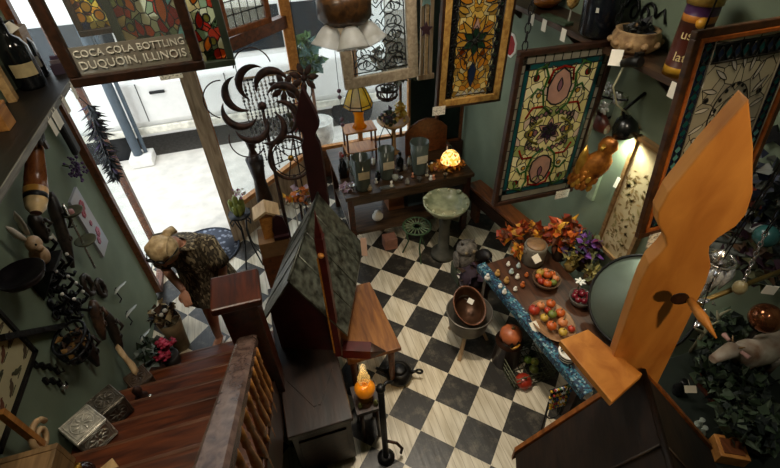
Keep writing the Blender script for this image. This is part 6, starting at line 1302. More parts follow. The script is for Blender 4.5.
# ---- on the floor under the table edge
WIRE = M('wire grey green', '5c5f48', .5, .5)
cb = PZ(526, 362, .10); cb.z = 0; t = thing('wire_basket', 'grey-green wire basket on the floor beneath the blue table edge', 'basket', cb); b = MB(); hx, hy, hz = .20, .17, .16
for i in range(9): x = -hx + 2 * hx * i / 8; b.tube([cb + V3(x, -hy, hz), cb + V3(x, -hy, .006), cb + V3(x, hy, .006), cb + V3(x, hy, hz)], .004, WIRE, 5)
for i in range(7): y = -hy + 2 * hy * i / 6; b.tube([cb + V3(-hx, y, hz), cb + V3(-hx, y, .006), cb + V3(hx, y, .006), cb + V3(hx, y, hz)], .004, WIRE, 5)
for z in (.05, .1, hz): b.tube([cb + V3(-hx, -hy, z), cb + V3(hx, -hy, z), cb + V3(hx, hy, z), cb + V3(-hx, hy, z)], .006, WIRE, 5, True)
b.build('wires', t)
cp = PZ(511, 335, .38); cp.z = 0; zz = .30; o = MB().lathe([(.13, 0), (.11, .28), (.13, .30), (.001, .30)], DKWOOD, cp, 16).build('low_stool', loc=cp); tag(o, 'low dark round stool carrying the carved orange pumpkin', 'stool')
pk = cp + V3(0, 0, zz + .085); t = thing('pumpkin', 'carved orange pumpkin with glowing gold mouth under the table edge', 'pumpkin', cp + V3(0, 0, zz)); PKM = M('pumpkin skin', 'b06038', .4, scale=16); MB().ball(pk, (.105, .105, .085), PKM, 24, 14, None, .12, 10).build('shell', t); MB().tube([pk + V3(0, 0, .07), pk + V3(.01, 0, .11)], [.014, .01], STEM, 8).build('stem', t)
for dx, dz, w_ in ((-.035, .02, .02), (.03, .02, .02)): b = MB(); b.prism([(-w_, -w_ * .7), (w_, -w_ * .7), (0, w_)], .012, BLACKI, pk + V3(dx - .02, -.105, dz), (1, .1, 0), (0, 0, 1)); b.build('eye', t)
b = MB(); b.prism([(-.05, .01), (-.025, -.012), (0, -.004), (.025, -.012), (.05, .01), (.02, -.03), (-.02, -.03)], .012, M('gold mouth', 'd9a23c', .4), pk + V3(-.02, -.108, -.025), (1, .1, 0), (0, 0, 1)); b.build('mouth', t)
for i, (dx, dy, r, m, nm) in enumerate(((.03, -.09, .045, ORN[3], 'lower green gourd lying at the front of the wire basket'), (.08, -.02, .04, M('striped gourd', '7c8a3a', .4, h2='c9b94a', scale=22), 'yellow-green gourd at the right in the wire basket'), (.03, .02, .04, M('lime gourd', '6c8a34', .4), 'lime gourd behind the others in the wire basket'))):
    gourd(nm, cb + V3(dx, dy, .012 + r * .85 + .05), r, m, 'green gourds in the wire basket')
pr_ = PZ(524, 380, .08); pr_.z = 0; t = thing('pumpkin', 'red-orange pumpkin sitting on the checkered floor in front of the wire basket', 'pumpkin', pr_); MB().ball(pr_ + V3(0, 0, .062), (.078, .078, .062), M('red pumpkin', '9c2f1c', .35, scale=16), 22, 12, None, .12, 9).build('shell', t); MB().tube([pr_ + V3(0, 0, .11), pr_ + V3(-.012, -.01, .145)], [.013, .009], STEM, 8).build('stem', t)
# bead stand
bs_ = PZ(567, 383, .60); bs_.z = 0; t = thing('bead_stand', 'black wire stand hung with yellow, red and blue bead strings', 'stand', bs_); b = MB()
for s_ in (-1, 1): b.tube([bs_ + V3(s_ * .12, -.05, 0), bs_ + V3(s_ * .10, 0, .35), bs_ + V3(s_ * .10, 0, .56)], .009, BLACKI, 6)
b.tube([bs_ + V3(-.14, 0, .56), bs_ + V3(.14, 0, .56)], .009, BLACKI, 6); b.tube([bs_ + V3(-.12, -.05, .02), bs_ + V3(.12, -.05, .02)], .009, BLACKI, 6)
for s_ in (-1, 1): b.tube(circ(bs_ + V3(s_ * .05, -.03, .25), .07, (1, 0, 0), (0, .3, 1), 14), .006, BLACKI, 6, True)
b.build('frame', t)
BC = [M('bead yellow', 'c99a1f', .3), M('bead red', '9c2a2a', .3), M('bead blue', '2a5a8c', .3), M('bead white', 'd8d4cc', .3), M('bead green', '4a7a4a', .3), M('bead cobalt', '1c3a78', .3)]
for k in range(9):
    x = -.12 + .03 * k; b = MB(); m = BC[(0, 1, 0, 3, 0, 4, 2, 5, 2)[k]]
    jz = [(bs_ + V3(x + R(-.01, .01), -.015 - .035 * math.sin(PI * i / 10), .56 - .20 * math.sin(PI * i / 10) * R(.92, 1.05)) + V3(math.cos(PI * i / 10) * .02, 0, .01)) for i in range(11)]; b.tube(jz, .003, BLACKI, 4)
    for i in range(11): b.ball(jz[i], .0125, m if i % 4 else BC[(k + 3) % 6], 7, 5)
    b.build('bead_string', t)
price_tag(t, bs_ + V3(.06, -.08, .50), .05, .045, (0, -.6, .8), .1)
# ================================================================ right wall: shelf and what stands on it
XS = 2.30; zs2 = 2.66
t = thing('wall_shelf', 'dark wall shelf high along the right green wall behind the stained glass', 'shelf', (XR - .16, 3.1, zs2 - .05)); MB().b2((XS, 1.75, zs2 - .04), (XR - .002, 5.2, zs2), WOOD('shelf brown', '2a1b12', '4f3826', .45)).build('board', t)
for y in (2.2, 3.2, 4.2): b = MB(); b.prism([(0, 0), (-.24, 0), (-.24, -.02), (-.02, -.2), (0, -.2)], .02, DKWOOD, (XR - .002, y, zs2 - .041), (1, 0, 0), (0, 0, 1)); b.build('bracket', t)
for k, (u, v) in enumerate(((565, 27), (533, 13), (675, 86), (545, 20))): p = PX(u, v, XS - .005); MB().box((p.x, p.y, zs2 - .05), (.003, .06, .09), PAPER).build('price_tag', t)
def onS(u, v): p = PZ(u, v, zs2); p.x = min(max(p.x, XS + .08), XR - .12); p.y = max(p.y, 1.85); return p
c = onS(632, 50); t = thing('carved_pot', 'low tan carved stone pot with a dark mouth on the right wall shelf', 'pot', c); TANS = M('tan carved stone', '8f6d4a', .7, h2='b8976a', scale=18, bump=.5)
MB().lathe([(.11, 0), (.145, .03), (.15, .10), (.135, .125), (.14, .135), (.12, .135), (.10, .10), (.001, .06)], TANS, c, 26).build('body', t); b = MB(); b.leaves(c + V3(0, 0, .13), (.08, .08, .02), 70, .06, [M('grey moss', '4a4a42', .8), BLACKI]); b.build('moss', t)
for k in range(10): an = 2 * PI * k / 10; MB().ball(c + V3(math.cos(an) * .15, math.sin(an) * .15, .065), (.025, .025, .022), TANS, 8, 6).build('carved_boss', t)
price_tag(t, c + V3(-.17, -.06, -.01), .075, .10, (-.7, -.5, .4), .1)
c = onS(676, 74); c.x = 2.39; t = thing('printed_tin', 'tall purple and brown printed tin with gold bands on the right shelf', 'tin', c); rT = .085; hT = .40
prf = [(0, .055, M('tin gold', 'c9962c', .35, .3)), (.055, .30, M('tin brown', '4a2016', .35)), (.30, .335, M('tin orange', 'c47a2c', .35)), (.335, .395, M('tin purple', '45224a', .35)), (.395, .40, M('tin purple', '45224a', .35))]
b = MB()
for z0, z1, m in prf: b.lathe([(rT, z0), (rT, z1)], m, c, 28)
b.lathe([(.001, 0), (rT, 0)], MATS['tin gold'], c, 28); b.lathe([(rT, .4), (.001, .4)], MATS['tin purple'], c, 28); body = b.build('body', t)
MB().lathe([(rT + .006, .385), (rT + .006, .45), (rT - .005, .455), (.001, .455)], M('tin lid gold', 'b8974a', .35, .4, scale=30), c, 28).build('lid', t)
def wraptext(parent, body, c, r, z, width, m, a_mid):
    me = text_mesh(body, .1, m, .0008); xs = [v.co.x for v in me.vertices]; k = width / (max(xs) - min(xs)); mid = (max(xs) + min(xs)) / 2; po = ORG[parent.name]
    for v in me.vertices:
        a = a_mid + (v.co.x - mid) * k / r; rr_ = r + .0015 + v.co.z; v.co = Vector((c.x + math.cos(a) * rr_, c.y + math.sin(a) * rr_, c.z + z + v.co.y * k)) - po
    o = bpy.data.objects.new('lettering', me); COL.objects.link(o); o.parent = parent; ORG[o.name] = po
GOLDL = M('cream lettering', 'd8c48a', .5, var=.05); am = math.atan2(-c.y, -c.x)
wraptext(t, 'usin', c, rT, .215, .105, GOLDL, am); wraptext(t, 'lato', c, rT, .095, .10, GOLDL, am)
b = MB(); b.ball(c + V3(math.cos(am + .25) * rT, math.sin(am + .25) * rT, .305), (.03, .03, .03), M('tin badge', 'd99a30', .35), 14, 8); b.build('badge', t)
c = onS(757, 8); t = thing('gold_bowl', 'small shiny gold bowl standing at the near end of the right shelf', 'bowl', c); MB().lathe([(.03, 0), (.05, .015), (.07, .06), (.06, .09), (.055, .088), (.001, .03)], M('polished gold', 'a8843a', .2, .9, bump=0), c, 22).build('bowl', t)
c = onS(596, 36); t = thing('navy_crock', 'large dark navy crock on the right shelf behind the cream panel', 'crock', c); MB().lathe([(.10, 0), (.13, .03), (.14, .25), (.11, .32), (.115, .34), (.09, .34), (.001, .2)], M('navy glaze', '14181f', .2, bump=0), c, 26).build('body', t); MB().box(c + V3(-.10, -.09, .20), (.05, .004, .03), PAPER, rotz(-.7)).build('label', t)
c = onS(572, 24); c.x = XS + .07; t = thing('amber_goblet', 'amber glass goblet on a pale stem at the shelf edge', 'goblet', c); MB().lathe([(.04, 0), (.035, .008), (.008, .02), (.007, .11)], GLASS('pale stem glass', 'b9b4a4', .5), c, 16).build('stem', t); MB().lathe([(.008, .11), (.04, .14), (.052, .20), (.045, .25), (.04, .25), (.001, .13)], M('amber speckle', '8a5a2c', .2, h2='d9b26a', scale=40), c, 18).build('cup', t)
c = onS(545, 8); t = thing('orange_bowl', 'glossy orange and brown bowl at the far end of the right shelf', 'bowl', c); MB().lathe([(.05, 0), (.10, .03), (.14, .09), (.13, .09), (.09, .04), (.001, .02)], M('orange glaze 2', 'a8641f', .25, h2='5a2c14', scale=6), c, 24).build('bowl', t)
c = onS(552, 20); o = MB().box((XS + .03, c.y - .05, zs2 + .015), (.08, .3, .02), M('green cloth', '3c4a34', .8), rotz(.1)).build('green_board', loc=(XS + .03, c.y, zs2)); tag(o, 'flat green folded cloth along the shelf edge by the goblet', 'cloth')
# iron scroll on wall, octagonal sign, wall lamp, clip lamp
c = PX(640, 12, XR - .015); t = thing('wall_scroll', 'black scrolled iron ornament on the right wall above the carved pot', 'ornament', c - V3(0, 0, .1)); b = MB()
for s_ in (-1, 1):
    b.tube([c + V3(0, s_ * (.01 + .07 * (1 - q / 14)) * 1.0 + s_ * .06 * math.cos(q) * (1 - q / 14), .08 * math.sin(q) * (1 - q / 14)) for q in [i * .5 for i in range(20)]], .009, BLACKI, 6)
    b.tube([c + V3(0, s_ * .14, 0), c + V3(0, s_ * .20, .06), c + V3(0, s_ * .24, -.02)], .008, BLACKI, 6)
b.build('iron', t)
c = PX(509, 45, XR - .02); c.y = min(c.y, 4.7); t = thing('octagonal_sign', 'small red octagonal sign with a white border on the right wall', 'sign', c - V3(0, 0, .13)); b = MB(); b.prism([(.13 * math.cos(PI / 8 + PI * i / 4), .13 * math.sin(PI / 8 + PI * i / 4)) for i in range(8)], .01, WHITEC, c + V3(.02, 0, 0), (0, -1, 0), (0, 0, 1)); b.build('border', t); b = MB(); b.prism([(.105 * math.cos(PI / 8 + PI * i / 4), .105 * math.sin(PI / 8 + PI * i / 4)) for i in range(8)], .004, M('sign red', '9c1f1c', .4), c + V3(.009, 0, 0), (0, -1, 0), (0, 0, 1)); b.build('face', t)
c = PX(624, 118, XR - .14); t = thing('wall_lamp', 'black bowl-shaped wall lamp throwing light on the green wall', 'lamp', c - V3(0, 0, .08)); dl = V3(.3, -.25, -1).normalized(); rm = rotto(-dl)
MB().lathe([(.001, .0), (.05, .0), (.085, -.06), (.095, -.13), (.088, -.13), (.075, -.06), (.04, -.012), (.001, -.01)], M('lamp black', '101211', .25, bump=0), c, 24, rm).build('lamp_shade', t); MB().tube([c + rm @ V3(0, 0, .0), c + rm @ V3(0, 0, .06), V3(XR - .005, c.y + .02, c.z + .16)], .012, BLACKI, 8).build('arm', t); MB().ball(c + rm @ V3(0, 0, -.06), .025, M('lit bulb', 'f7f0d0', .4, emit='fff2cf', es=18), 10, 8).build('bulb', t); WLP = c + rm @ V3(0, 0, -.17); WLD = dl
c = PX(633, 62, XS - .03); t = thing('clip_lamp', 'black clip lamp head with a pale hanging cord under the shelf edge', 'lamp', c - V3(0, 0, .05)); b = MB(); b.tube([c + V3(0, -.06, .02), c, c + V3(-.01, .07, -.03)], [.03, .034, .026], BLACKI, 10); b.build('head', t); b = MB(); b.box(c + V3(.03, 0, .02), (.05, .03, .07), BLACKI); b.build('clip', t); b = MB(); b.tube([c + V3(0, .06, -.03), c + V3(-.0, .10, -.20), c + V3(.1, .12, -.35), c + V3(.28, .14, -.48)], .006, M('cream cord', 'b9b694', .6), 6); b.build('cord', t)
c = PX(635, 118, XR - .004); struct(MB().b2((XR - .03, c.y + .12, c.z - .85), (XR - .002, c.y + .20, c.z + .12), M('pale green trim', '9aa88a', .6)), 'trim_5')
# crystal flower chandelier bits
c = PX(605, 96, XR - .16); t = thing('crystal_sconce', 'silvery crystal flower wall sconce below the shelf', 'sconce', c - V3(0, 0, .12)); b = MB()
for i in range(5):
    q = c + V3(R(-.03, .03), (-.11, .0, .12, -.05, .06)[i], (.02, .05, .0, -.07, -.06)[i])
    for j in range(6): an = 2 * PI * j / 6; b.ball(q + V3(-.01, math.cos(an) * .03, math.sin(an) * .03), (.008, .026, .018), M('crystal', 'c9cac4', .1, .6, bump=0), 8, 5, Matrix.Rotation(an, 3, 'X'))
    b.tube([q, V3(XR, c.y, c.z)], .006, SILV, 5)
b.build('flowers', t); b = MB(); b.tube([c + V3(0, -.22, .06), c + V3(.02, -.08, .0), c + V3(0, .1, -.03), c + V3(0, .26, -.10)], .009, BLACKI, 6); b.build('arm', t)
# gilded carved figure
c = PY(597, 158, 2.35); c.x = 2.42; c = PX(597, 158, 2.40); t = thing('gilded_carving', 'large coppery gilded carved figure hanging between the cream panel and the leafy print', 'carving', c - V3(0, 0, .35)); GILT = M('copper gilt', '6b3716', .35, .5, h2='b8752c', scale=12, bump=.4); GILD = M('bright gilt', 'a8782a', .3, .6, h2='cfa548', scale=10, bump=.3)
a = PX(612, 137, 2.44); e = PX(577, 190, 2.30); d_ = (e - a); ux_ = V3(.5, -.85, 0).normalized(); uy_ = d_.normalized().cross(ux_)
b = MB(); loft(b, [(a + d_ * q + ux_ * .02 * math.sin(q * 6), ux_ * w_, uy_ * w_ * .6) for q, w_ in ((0, .03), (.06, .06), (.16, .075), (.26, .055), (.36, .09), (.5, .115), (.66, .11), (.82, .08), (.94, .045), (1, .01))], GILT, 18); b.build('body', t)
b = MB(); nv = ux_.cross(d_.normalized())
if nv.dot(V3(0, 0, HC) - a) < 0: nv = -nv
for i in range(8):
    for j in range(-2, 3):
        q = .36 + .075 * i; w_ = .10 * math.sin(PI * min(1, .25 + (1 - q) * 1.0)); p_ = a + d_ * q + ux_ * (.02 * math.sin(q * 6) + j * w_ * .42 + (.5 if i % 2 else 0) * w_ * .3) + nv * (.066 - .011 * j * j) * (w_ / .10)
        b.ball(p_, (.022, .010, .034), GILT if (i + j) % 3 else GILD, 8, 6, Matrix((ux_, nv, d_.normalized())).transposed())
b.build('carved_feathers', t); MB().tube([a + d_ * .14 + nv * .05, a + d_ * .17 + nv * .09, a + d_ * .22 + nv * .07], [.02, .016, .004], GILD, 8).build('beak', t)
b = MB(); p_ = PX(582, 163, 2.30); loft(b, [(p_ + V3(0, 0, .16) * q, V3(.05, 0, 0) * w_, V3(0, .04, 0) * w_) for q, w_ in ((-1, .2), (-.5, .8), (0, 1), (.5, .7), (1, .1))], GILD, 12); b.build('gilded_wing', t)
b = MB(); b.tube([a + d_ * .1, V3(XR, a.y, a.z + .05)], .01, BLACKI, 6); b.build('hook', t)
c = PX(600, 122, XR - .10); b = MB(); loft(b, [(c + V3(0, .16, .02), V3(.02, 0, 0), V3(0, 0, .03)), (c + V3(0, .08, .01), V3(.05, 0, 0), V3(0, 0, .07)), (c, V3(.06, 0, 0), V3(0, 0, .08)), (c + V3(0, -.1, -.02), V3(.03, 0, 0), V3(0, 0, .04))], M('red brown leather', '4e2016', .4), 14); b.tube([c, V3(XR, c.y, c.z + .03)], .01, BLACKI, 6); o = b.build('leather_gourd', loc=c - V3(0, 0, .1)); tag(o, 'red-brown rounded leather form hanging above the gilded carving', 'ornament')
# tall leafy print leaning on the wall
TLp = PX(632, 133, XR - .06); BLp = PX(597, 246, XR - .06); zt_, zb_ = TLp.z, BLp.z; yf = (TLp.y + BLp.y) / 2 + .0; yn = yf - .36
t = thing('botanical_print', 'tall framed tan print of leafy trees on the right wall behind the grey panel', 'picture', (XR - .04, (yf + yn) / 2, zb_)); b = MB(); x0 = XR - .055; x1 = XR - .003
for lo, hi in (((x0, yn, zb_), (x1, yf, zb_ + .03)), ((x0, yn, zt_ - .03), (x1, yf, zt_)), ((x0, yf - .03, zb_), (x1, yf, zt_)), ((x0, yn, zb_), (x1, yn + .03, zt_))): b.b2(lo, hi, WOOD('tan frame', '7a5c38', 'a8855a', .4))
b.build('frame', t); b = MB(); b.b2((x0 + .02, yn + .025, zb_ + .025), (x1, yf - .025, zt_ - .025), M('tan print', 'c9b184', .8, h2='dcc9a0', var=.2, scale=5)); pn = b.build('picture', t)
b = MB(); LF = [M('print leaf', 'a88c5c', .8), M('print leaf dark', '8f7448', .8), M('print olive', '9a8a58', .8)]
for i in range(150):
    y = R(yn + .05, yf - .05); z = R(zb_ + .05, zb_ + .78 * (zt_ - zb_)); g = R(.015, .035); an = R(0, 6.28); b.add([(x0 + .019, y + math.cos(an) * g, z + math.sin(an) * g), (x0 + .019, y - math.sin(an) * g * .4, z + math.cos(an) * g * .4), (x0 + .019, y - math.cos(an) * g, z - math.sin(an) * g), (x0 + .019, y + math.sin(an) * g * .4, z - math.cos(an) * g * .4)], [(0, 1, 2, 3)], random.choice(LF))
b.build('printed_leaves', t)
price_tag(t, V3(x0 - .01, yf + .0, zt_ - .42), .03, .09, (-1, -.2, .2), .0)
# ================================================================ crowded display at far right
zd = 1.22
t = thing('display_counter', 'tall dark green counter at the far right covered with odd ornaments', 'counter', (2.05, .55, 0)); DG = M('black green paint', '151c15', .5); MB().b2((1.62, -.35, 0), (XR - .02, 1.02, zd - .04), DG).build('body', t, bevel=.006); MB().b2((1.60, -.40, zd - .04), (XR - .01, 1.06, zd), DG).build('counter_top', t, bevel=.006)
def onC(u, v, z=zd): p = PZ(u, v, z); p.x = min(max(p.x, 1.68), XR - .1); p.y = min(max(p.y, -.3), 1.0); return p
b = MB(); FG = [M('fern dark', '16201a', .7), M('fern green', '2c3d24', .7), M('fern grey', '48543f', .7)]
for i, (u, v, r_, lab) in enumerate(((725, 372, .16, 'dark fern spilling over the front of the far right counter'), (738, 398, .14, 'dark green fern behind the little cow on the counter'), (712, 325, .15, 'grey-green fern just right of the amber post'), (745, 425, .13, 'low dark fern beside the bronze bowl'))):
    p = onC(u, v, zd + .12); t = thing('potted_fern', lab, 'plant', (p.x, p.y, zd), 'ferns on the dark counter'); MB().lathe([(.05, 0), (.07, .08), (.06, .08), (.001, .07)], M('black pot', '141412', .6), (p.x, p.y, zd), 14).build('pot', t); b = MB(); b.leaves((p.x, p.y, zd + .15), (r_, r_, .13), 300, .065, FG); b.build('fronds', t)
p = onC(752, 446); t = thing('bronze_bowl', 'round dark bronze bowl at the bottom right corner', 'bowl', p); MB().lathe([(.03, 0), (.06, .015), (.085, .06), (.08, .085), (.072, .083), (.05, .03), (.001, .015)], M('dark bronze', '3a2416', .25, .6, bump=0), p, 24).build('bowl', t)
p = onC(722, 450); t = thing('honey_crate', 'honey coloured wooden crate beside the bronze bowl', 'crate', p); MB().box(p + V3(0, -.02, .04), (.14, .12, .08), OAK, rotz(-.5)).build('crate', t, bevel=.004); MB().box(p + V3(0, -.02, .083), (.10, .08, .006), BRWOOD, rotz(-.5)).build('lid', t)
p = onC(712, 438, zd + .09); 
for k in range(4): q = V3(p.x + (-.03, .03, .0, .05)[k], p.y + (.05, .06, .09, .10)[k], zd); o = MB().lathe([(.018, 0), (.024, .02), (.010, .05), (.014, .07), (.001, .06)], GLASS('clear trinket', 'b9c2b4', .5), q, 12).build('glass_trinket', loc=q); tag(o, ('left', 'right', 'rear', 'far right')[k] + ' of four clear glass trinkets beside the honey coloured crate', 'trinket', 'glass trinkets by the crate')
a = onC(692, 378); c_ = onC(735, 432); t = thing('picture_frame', 'dark red-brown glazed picture frame lying slantwise on the counter', 'frame', (a + c_) / 2); d_ = (c_ - a).normalized(); n_ = V3(-d_.y, d_.x, 0); b = MB(); z3 = V3(0, 0, .012)
for k in (0, .14): b.beam(a + n_ * k + z3, c_ + n_ * k + z3, .018, .022, REDWOOD)
for q in (a, c_): b.beam(q + z3 - n_ * .008, q + n_ * .148 + z3, .018, .022, REDWOOD)
b.build('frame', t); b = MB(); b.prism([(0, 0), ((c_ - a).length, 0), ((c_ - a).length, .14), (0, .14)], .004, M('dark glazing', '0e1110', .05, bump=0), a + V3(0, 0, .008), d_, n_); b.build('glazing', t)
# cow figure
p = onC(765, 372); p.x = min(p.x, 2.2); p = V3(p.x + .22, p.y + .04, zd); t = thing('cow_figure', 'white and tan cow figure standing among the dark ferns at the far right', 'figurine', p); CW = M('cow hide', 'd8cbb5', .5, h2='7d5a42', scale=9, bump=0); cs = 1.25
b = MB(); P_ = lambda x, y, z: p + V3(x, y, z) * cs
loft(b, [(P_(.16, 0, .20), V3(0, .02, 0) * cs, V3(0, 0, .03) * cs), (P_(.13, 0, .20), V3(0, .055, 0) * cs, V3(0, 0, .065) * cs), (P_(.04, 0, .19), V3(0, .065, 0) * cs, V3(0, 0, .075) * cs), (P_(-.08, 0, .20), V3(0, .06, 0) * cs, V3(0, 0, .08) * cs), (P_(-.13, 0, .22), V3(0, .045, 0) * cs, V3(0, 0, .06) * cs), (P_(-.18, 0, .27), V3(0, .03, 0) * cs, V3(0, 0, .04) * cs), (P_(-.21, 0, .30), V3(0, .034, 0) * cs, V3(.012, 0, .034) * cs), (P_(-.27, 0, .275), V3(0, .024, 0) * cs, V3(.005, 0, .024) * cs), (P_(-.295, 0, .265), V3(0, .018, 0) * cs, V3(0, 0, .016) * cs)], CW, 14)
for x, s_ in ((-.10, -1), (-.10, 1)): b.tube([P_(x, s_ * .035, .17), P_(x - .005, s_ * .037, .10), P_(x + .005, s_ * .037, .085), P_(x, s_ * .037, .0)], [.03 * cs, .019 * cs, .015 * cs, .016 * cs], CW, 10)
for x, s_ in ((.13, -1), (.13, 1)): b.tube([P_(x, s_ * .035, .18), P_(x - .015, s_ * .038, .12), P_(x + .015, s_ * .038, .065), P_(x + .005, s_ * .038, 0)], [.036 * cs, .024 * cs, .014 * cs, .016 * cs], CW, 10)
b.tube([P_(.165, 0, .24), P_(.185, 0, .18), P_(.18, 0, .09)], [.008 * cs, .006 * cs, .010 * cs], CW, 6)
for s_ in (-1, 1): b.tube([P_(-.205, s_ * .03, .325), P_(-.20, s_ * .065, .325)], [.008 * cs, .012 * cs], M('cow ear pink', 'c99a90', .6), 6)
b.build('body', t)
for s_ in (-1, 1): MB().tube([P_(-.205, s_ * .018, .335), P_(-.205, s_ * .032, .36)], [.006, .002], PINE, 6).build('horn', t)
# octopus
p = onC(738, 352, zd + .12); t = thing('iron_octopus', 'black iron octopus with long curling arms on the far right counter', 'sculpture', (p.x, p.y, zd)); b = MB(); p = V3(p.x, p.y, zd); b.ball(p + V3(0, 0, .15), (.06, .06, .07), BLACKI, 14, 10)
for k in range(8): an = 2 * PI * k / 8 + .2; d_ = V3(math.cos(an), math.sin(an), 0); sd_ = V3(-d_.y, d_.x, 0); b.tube([p + d_ * .03 + V3(0, 0, .11), p + d_ * .09 + V3(0, 0, .07), p + d_ * .15 + sd_ * .02 + V3(0, 0, .02), p + d_ * .21 + sd_ * .05 + V3(0, 0, .02), p + d_ * .22 + sd_ * .10 + V3(0, 0, .05)], [.026, .02, .016, .011, .004], BLACKI, 8)
b.build('body', t)
# bronze ball on an iron stand
p = PX(766, 318, 2.38); q = V3(p.x, p.y, zd); t = thing('bronze_ball', 'shiny reddish bronze ball in a beaded iron stand at the right edge', 'ornament', q); MB().ball(p, S(15, p), M('bronze mirror', '5a2c1c', .12, .8, h2='b8744a', scale=7, bump=0), 22, 14).build('ball', t); b = MB(); b.lathe([(.07, 0), (.05, .015), (.014, .03), (.012, p.z - zd - .10), (.05, p.z - zd - .075)], BLACKI, q, 14); b.build('stand', t)
for k in range(10): an = 2 * PI * k / 10; MB().ball(p + V3(math.cos(an) * .062, math.sin(an) * .062, -.03), .012, M('pink pearl', 'c9a59a', .25), 8, 6).build('bead', t)
# hanging: silver chain, crystal drops, brass rod
a = PX(766, 232, 1.95); e = PX(743, 283, 1.95); t = thing('silver_chain', 'bright silver chain hanging at an angle over the far right counter', 'chain', (e.x, e.y, e.z)); b = MB(); SCH = M('bright silver', 'dcdce4', .15, .9, bump=0); chainlinks(b, a, e, SCH, .030, .008, .0036); b.build('links', t); b = MB(); chainlinks(b, V3(a.x, a.y, ZC + .01), a, BLACKI, .09, .012, .003); b.build('upper_chain', t); MB().ball(e - V3(0, 0, .03), (.03, .03, .04), M('ivory drop', 'b9b08a', .3, h2='8a7a50', scale=30), 12, 8).build('pendant', t)
p = PX(714, 268, 1.95); t = thing('crystal_lamp', 'hanging crystal lamp with clear prisms just right of the amber post', 'lamp', p - V3(0, 0, .15)); b = MB(); b.tube([p + V3(0, 0, .1), (p.x, p.y, ZC + .01)], .004, BLACKI, 5); b.build('cord', t); MB().tube(circ(p + V3(0, 0, .06), .07, (1, 0, 0), (0, 1, 0), 18), .006, SILV, 6, True).build('ring', t)
CRY = M('prism crystal', 'dfe2e6', .08, .5, var=.3, scale=60, bump=0)
for k in range(12): an = 2 * PI * k / 12; q = p + V3(math.cos(an) * .07, math.sin(an) * .07, .05); MB().lathe([(.001, 0), (.016, -.035), (.018, -.075), (.001, -.14)], CRY, q, 6).build('prism', t)
for k in range(6): an = 2 * PI * k / 6; q = p + V3(math.cos(an) * .035, math.sin(an) * .035, -.0); MB().lathe([(.001, 0), (.016, -.04), (.018, -.10), (.001, -.19)], CRY, q, 6).build('prism', t)
b = MB(); b.tube([p + V3(0, 0, .06), p + V3(0, 0, .12)], [.06, .01], SILV, 10); b.build('cap', t)
p = PX(706, 300, 1.72); t = thing('silver_garland', 'string of curled silver leaves hanging between amber post and silver chain', 'ornament', p - V3(0, 0, .1)); b = MB()
for i, (u, v) in enumerate(((722, 262), (718, 274), (709, 288), (704, 300), (700, 312), (712, 304), (698, 324))):
    q = PX(u, v, 1.72); an = i * 1.1; d_ = V3(math.cos(an), .3, math.sin(an)).normalized(); n_ = d_.cross(V3(.3, 1, .2)).normalized(); loft(b, [(q + d_ * k_ * .03 + n_ * .012 * math.cos(k_ * 1.5), d_.cross(n_) * w_, n_ * .002) for k_, w_ in ((-1, .002), (-.4, .012), (.3, .014), (1, .002))], SCH, 8)
b.build('leaves', t); b = MB(); b.tube([PX(698, 324, 1.72), PX(709, 288, 1.72), PX(722, 262, 1.72), V3(1.72, PX(722, 262, 1.72).y + .02, ZC + .01)], .0025, BLACKI, 5); b.build('cord', t)
a = PX(700, 302, 1.75); e = PX(781, 271, 2.35); t = thing('brass_rod', 'long dull brass rod sticking out above the far right counter', 'rod', (a + e) / 2); e2 = a + (e - a) * ((XR - a.x) / (e.x - a.x)); MB().cyl(a, e2, .012, M('dull brass', '6e5a2c', .4, .6), 10).build('rod', t); MB().ball(a, .018, BRASS, 10, 8).build('end_knob', t); RODT = t
p = PX(770, 290, 1.95); b = MB(); b.box(p, (.05, .004, .05), PAPER, rotz(-.5)); b.tube([p + V3(0, 0, .025), p + V3(.0, 0, .12)], .0015, BLACKI, 5); b.build('price_tag', RODT)
p = onC(683, 384, zd + .10); t = thing('tagged_vase', 'slim dark vase with a buff price card on the left end of the counter', 'vase', (p.x, p.y, zd)); MB().lathe([(.025, 0), (.035, .05), (.015, .10), (.02, .13), (.001, .12)], BLACKI, (p.x, p.y, zd), 14).build('body', t); price_tag(t, V3(p.x - .01, p.y - .05, zd + .13), .06, .04, (-.4, -.5, .7), .3, LABM)
# dark blue flower mass, fan and bat on the right wall
p = PX(760, 196, XR - .14); t = thing('blue_black_flowers', 'dark blue-black artificial flower mass high on the right wall', 'flowers', p - V3(0, 0, .2)); b = MB(); b.leaves(p, (.12, .26, .22), 330, .07, [M('ink blue', '1c2238', .5), M('slate flower', '3a4050', .6), M('ink green', '1d2620', .6), M('pale speck', '7a7f7c', .6)]); b.build('flowers', t); MB().tube([p, V3(XR, p.y, p.z)], .015, BLACKI, 6).build('bracket', t)
p = PX(735, 203, XR - .25); t = thing('rust_fan', 'rust-red folded paper fan beside the amber post', 'fan', p - V3(0, 0, .1)); b = MB()
for k in range(9): an = .3 + k * .28; d_ = V3(.1, math.cos(an), math.sin(an)).normalized(); d2_ = V3(.16, math.cos(an + .28), math.sin(an + .28)).normalized(); b.add([p + d_ * .01, p + d_ * .13, p + d2_ * .13, p + d2_ * .01, p + d_ * .13 + V3(.004, 0, 0)], [(0, 1, 2, 3)], M('rust paper', '6b2a1c', .7))
b.build('fan', t); MB().tube([p, V3(XR, p.y, p.z + .03)], .008, BRWOOD, 6).build('stick', t)
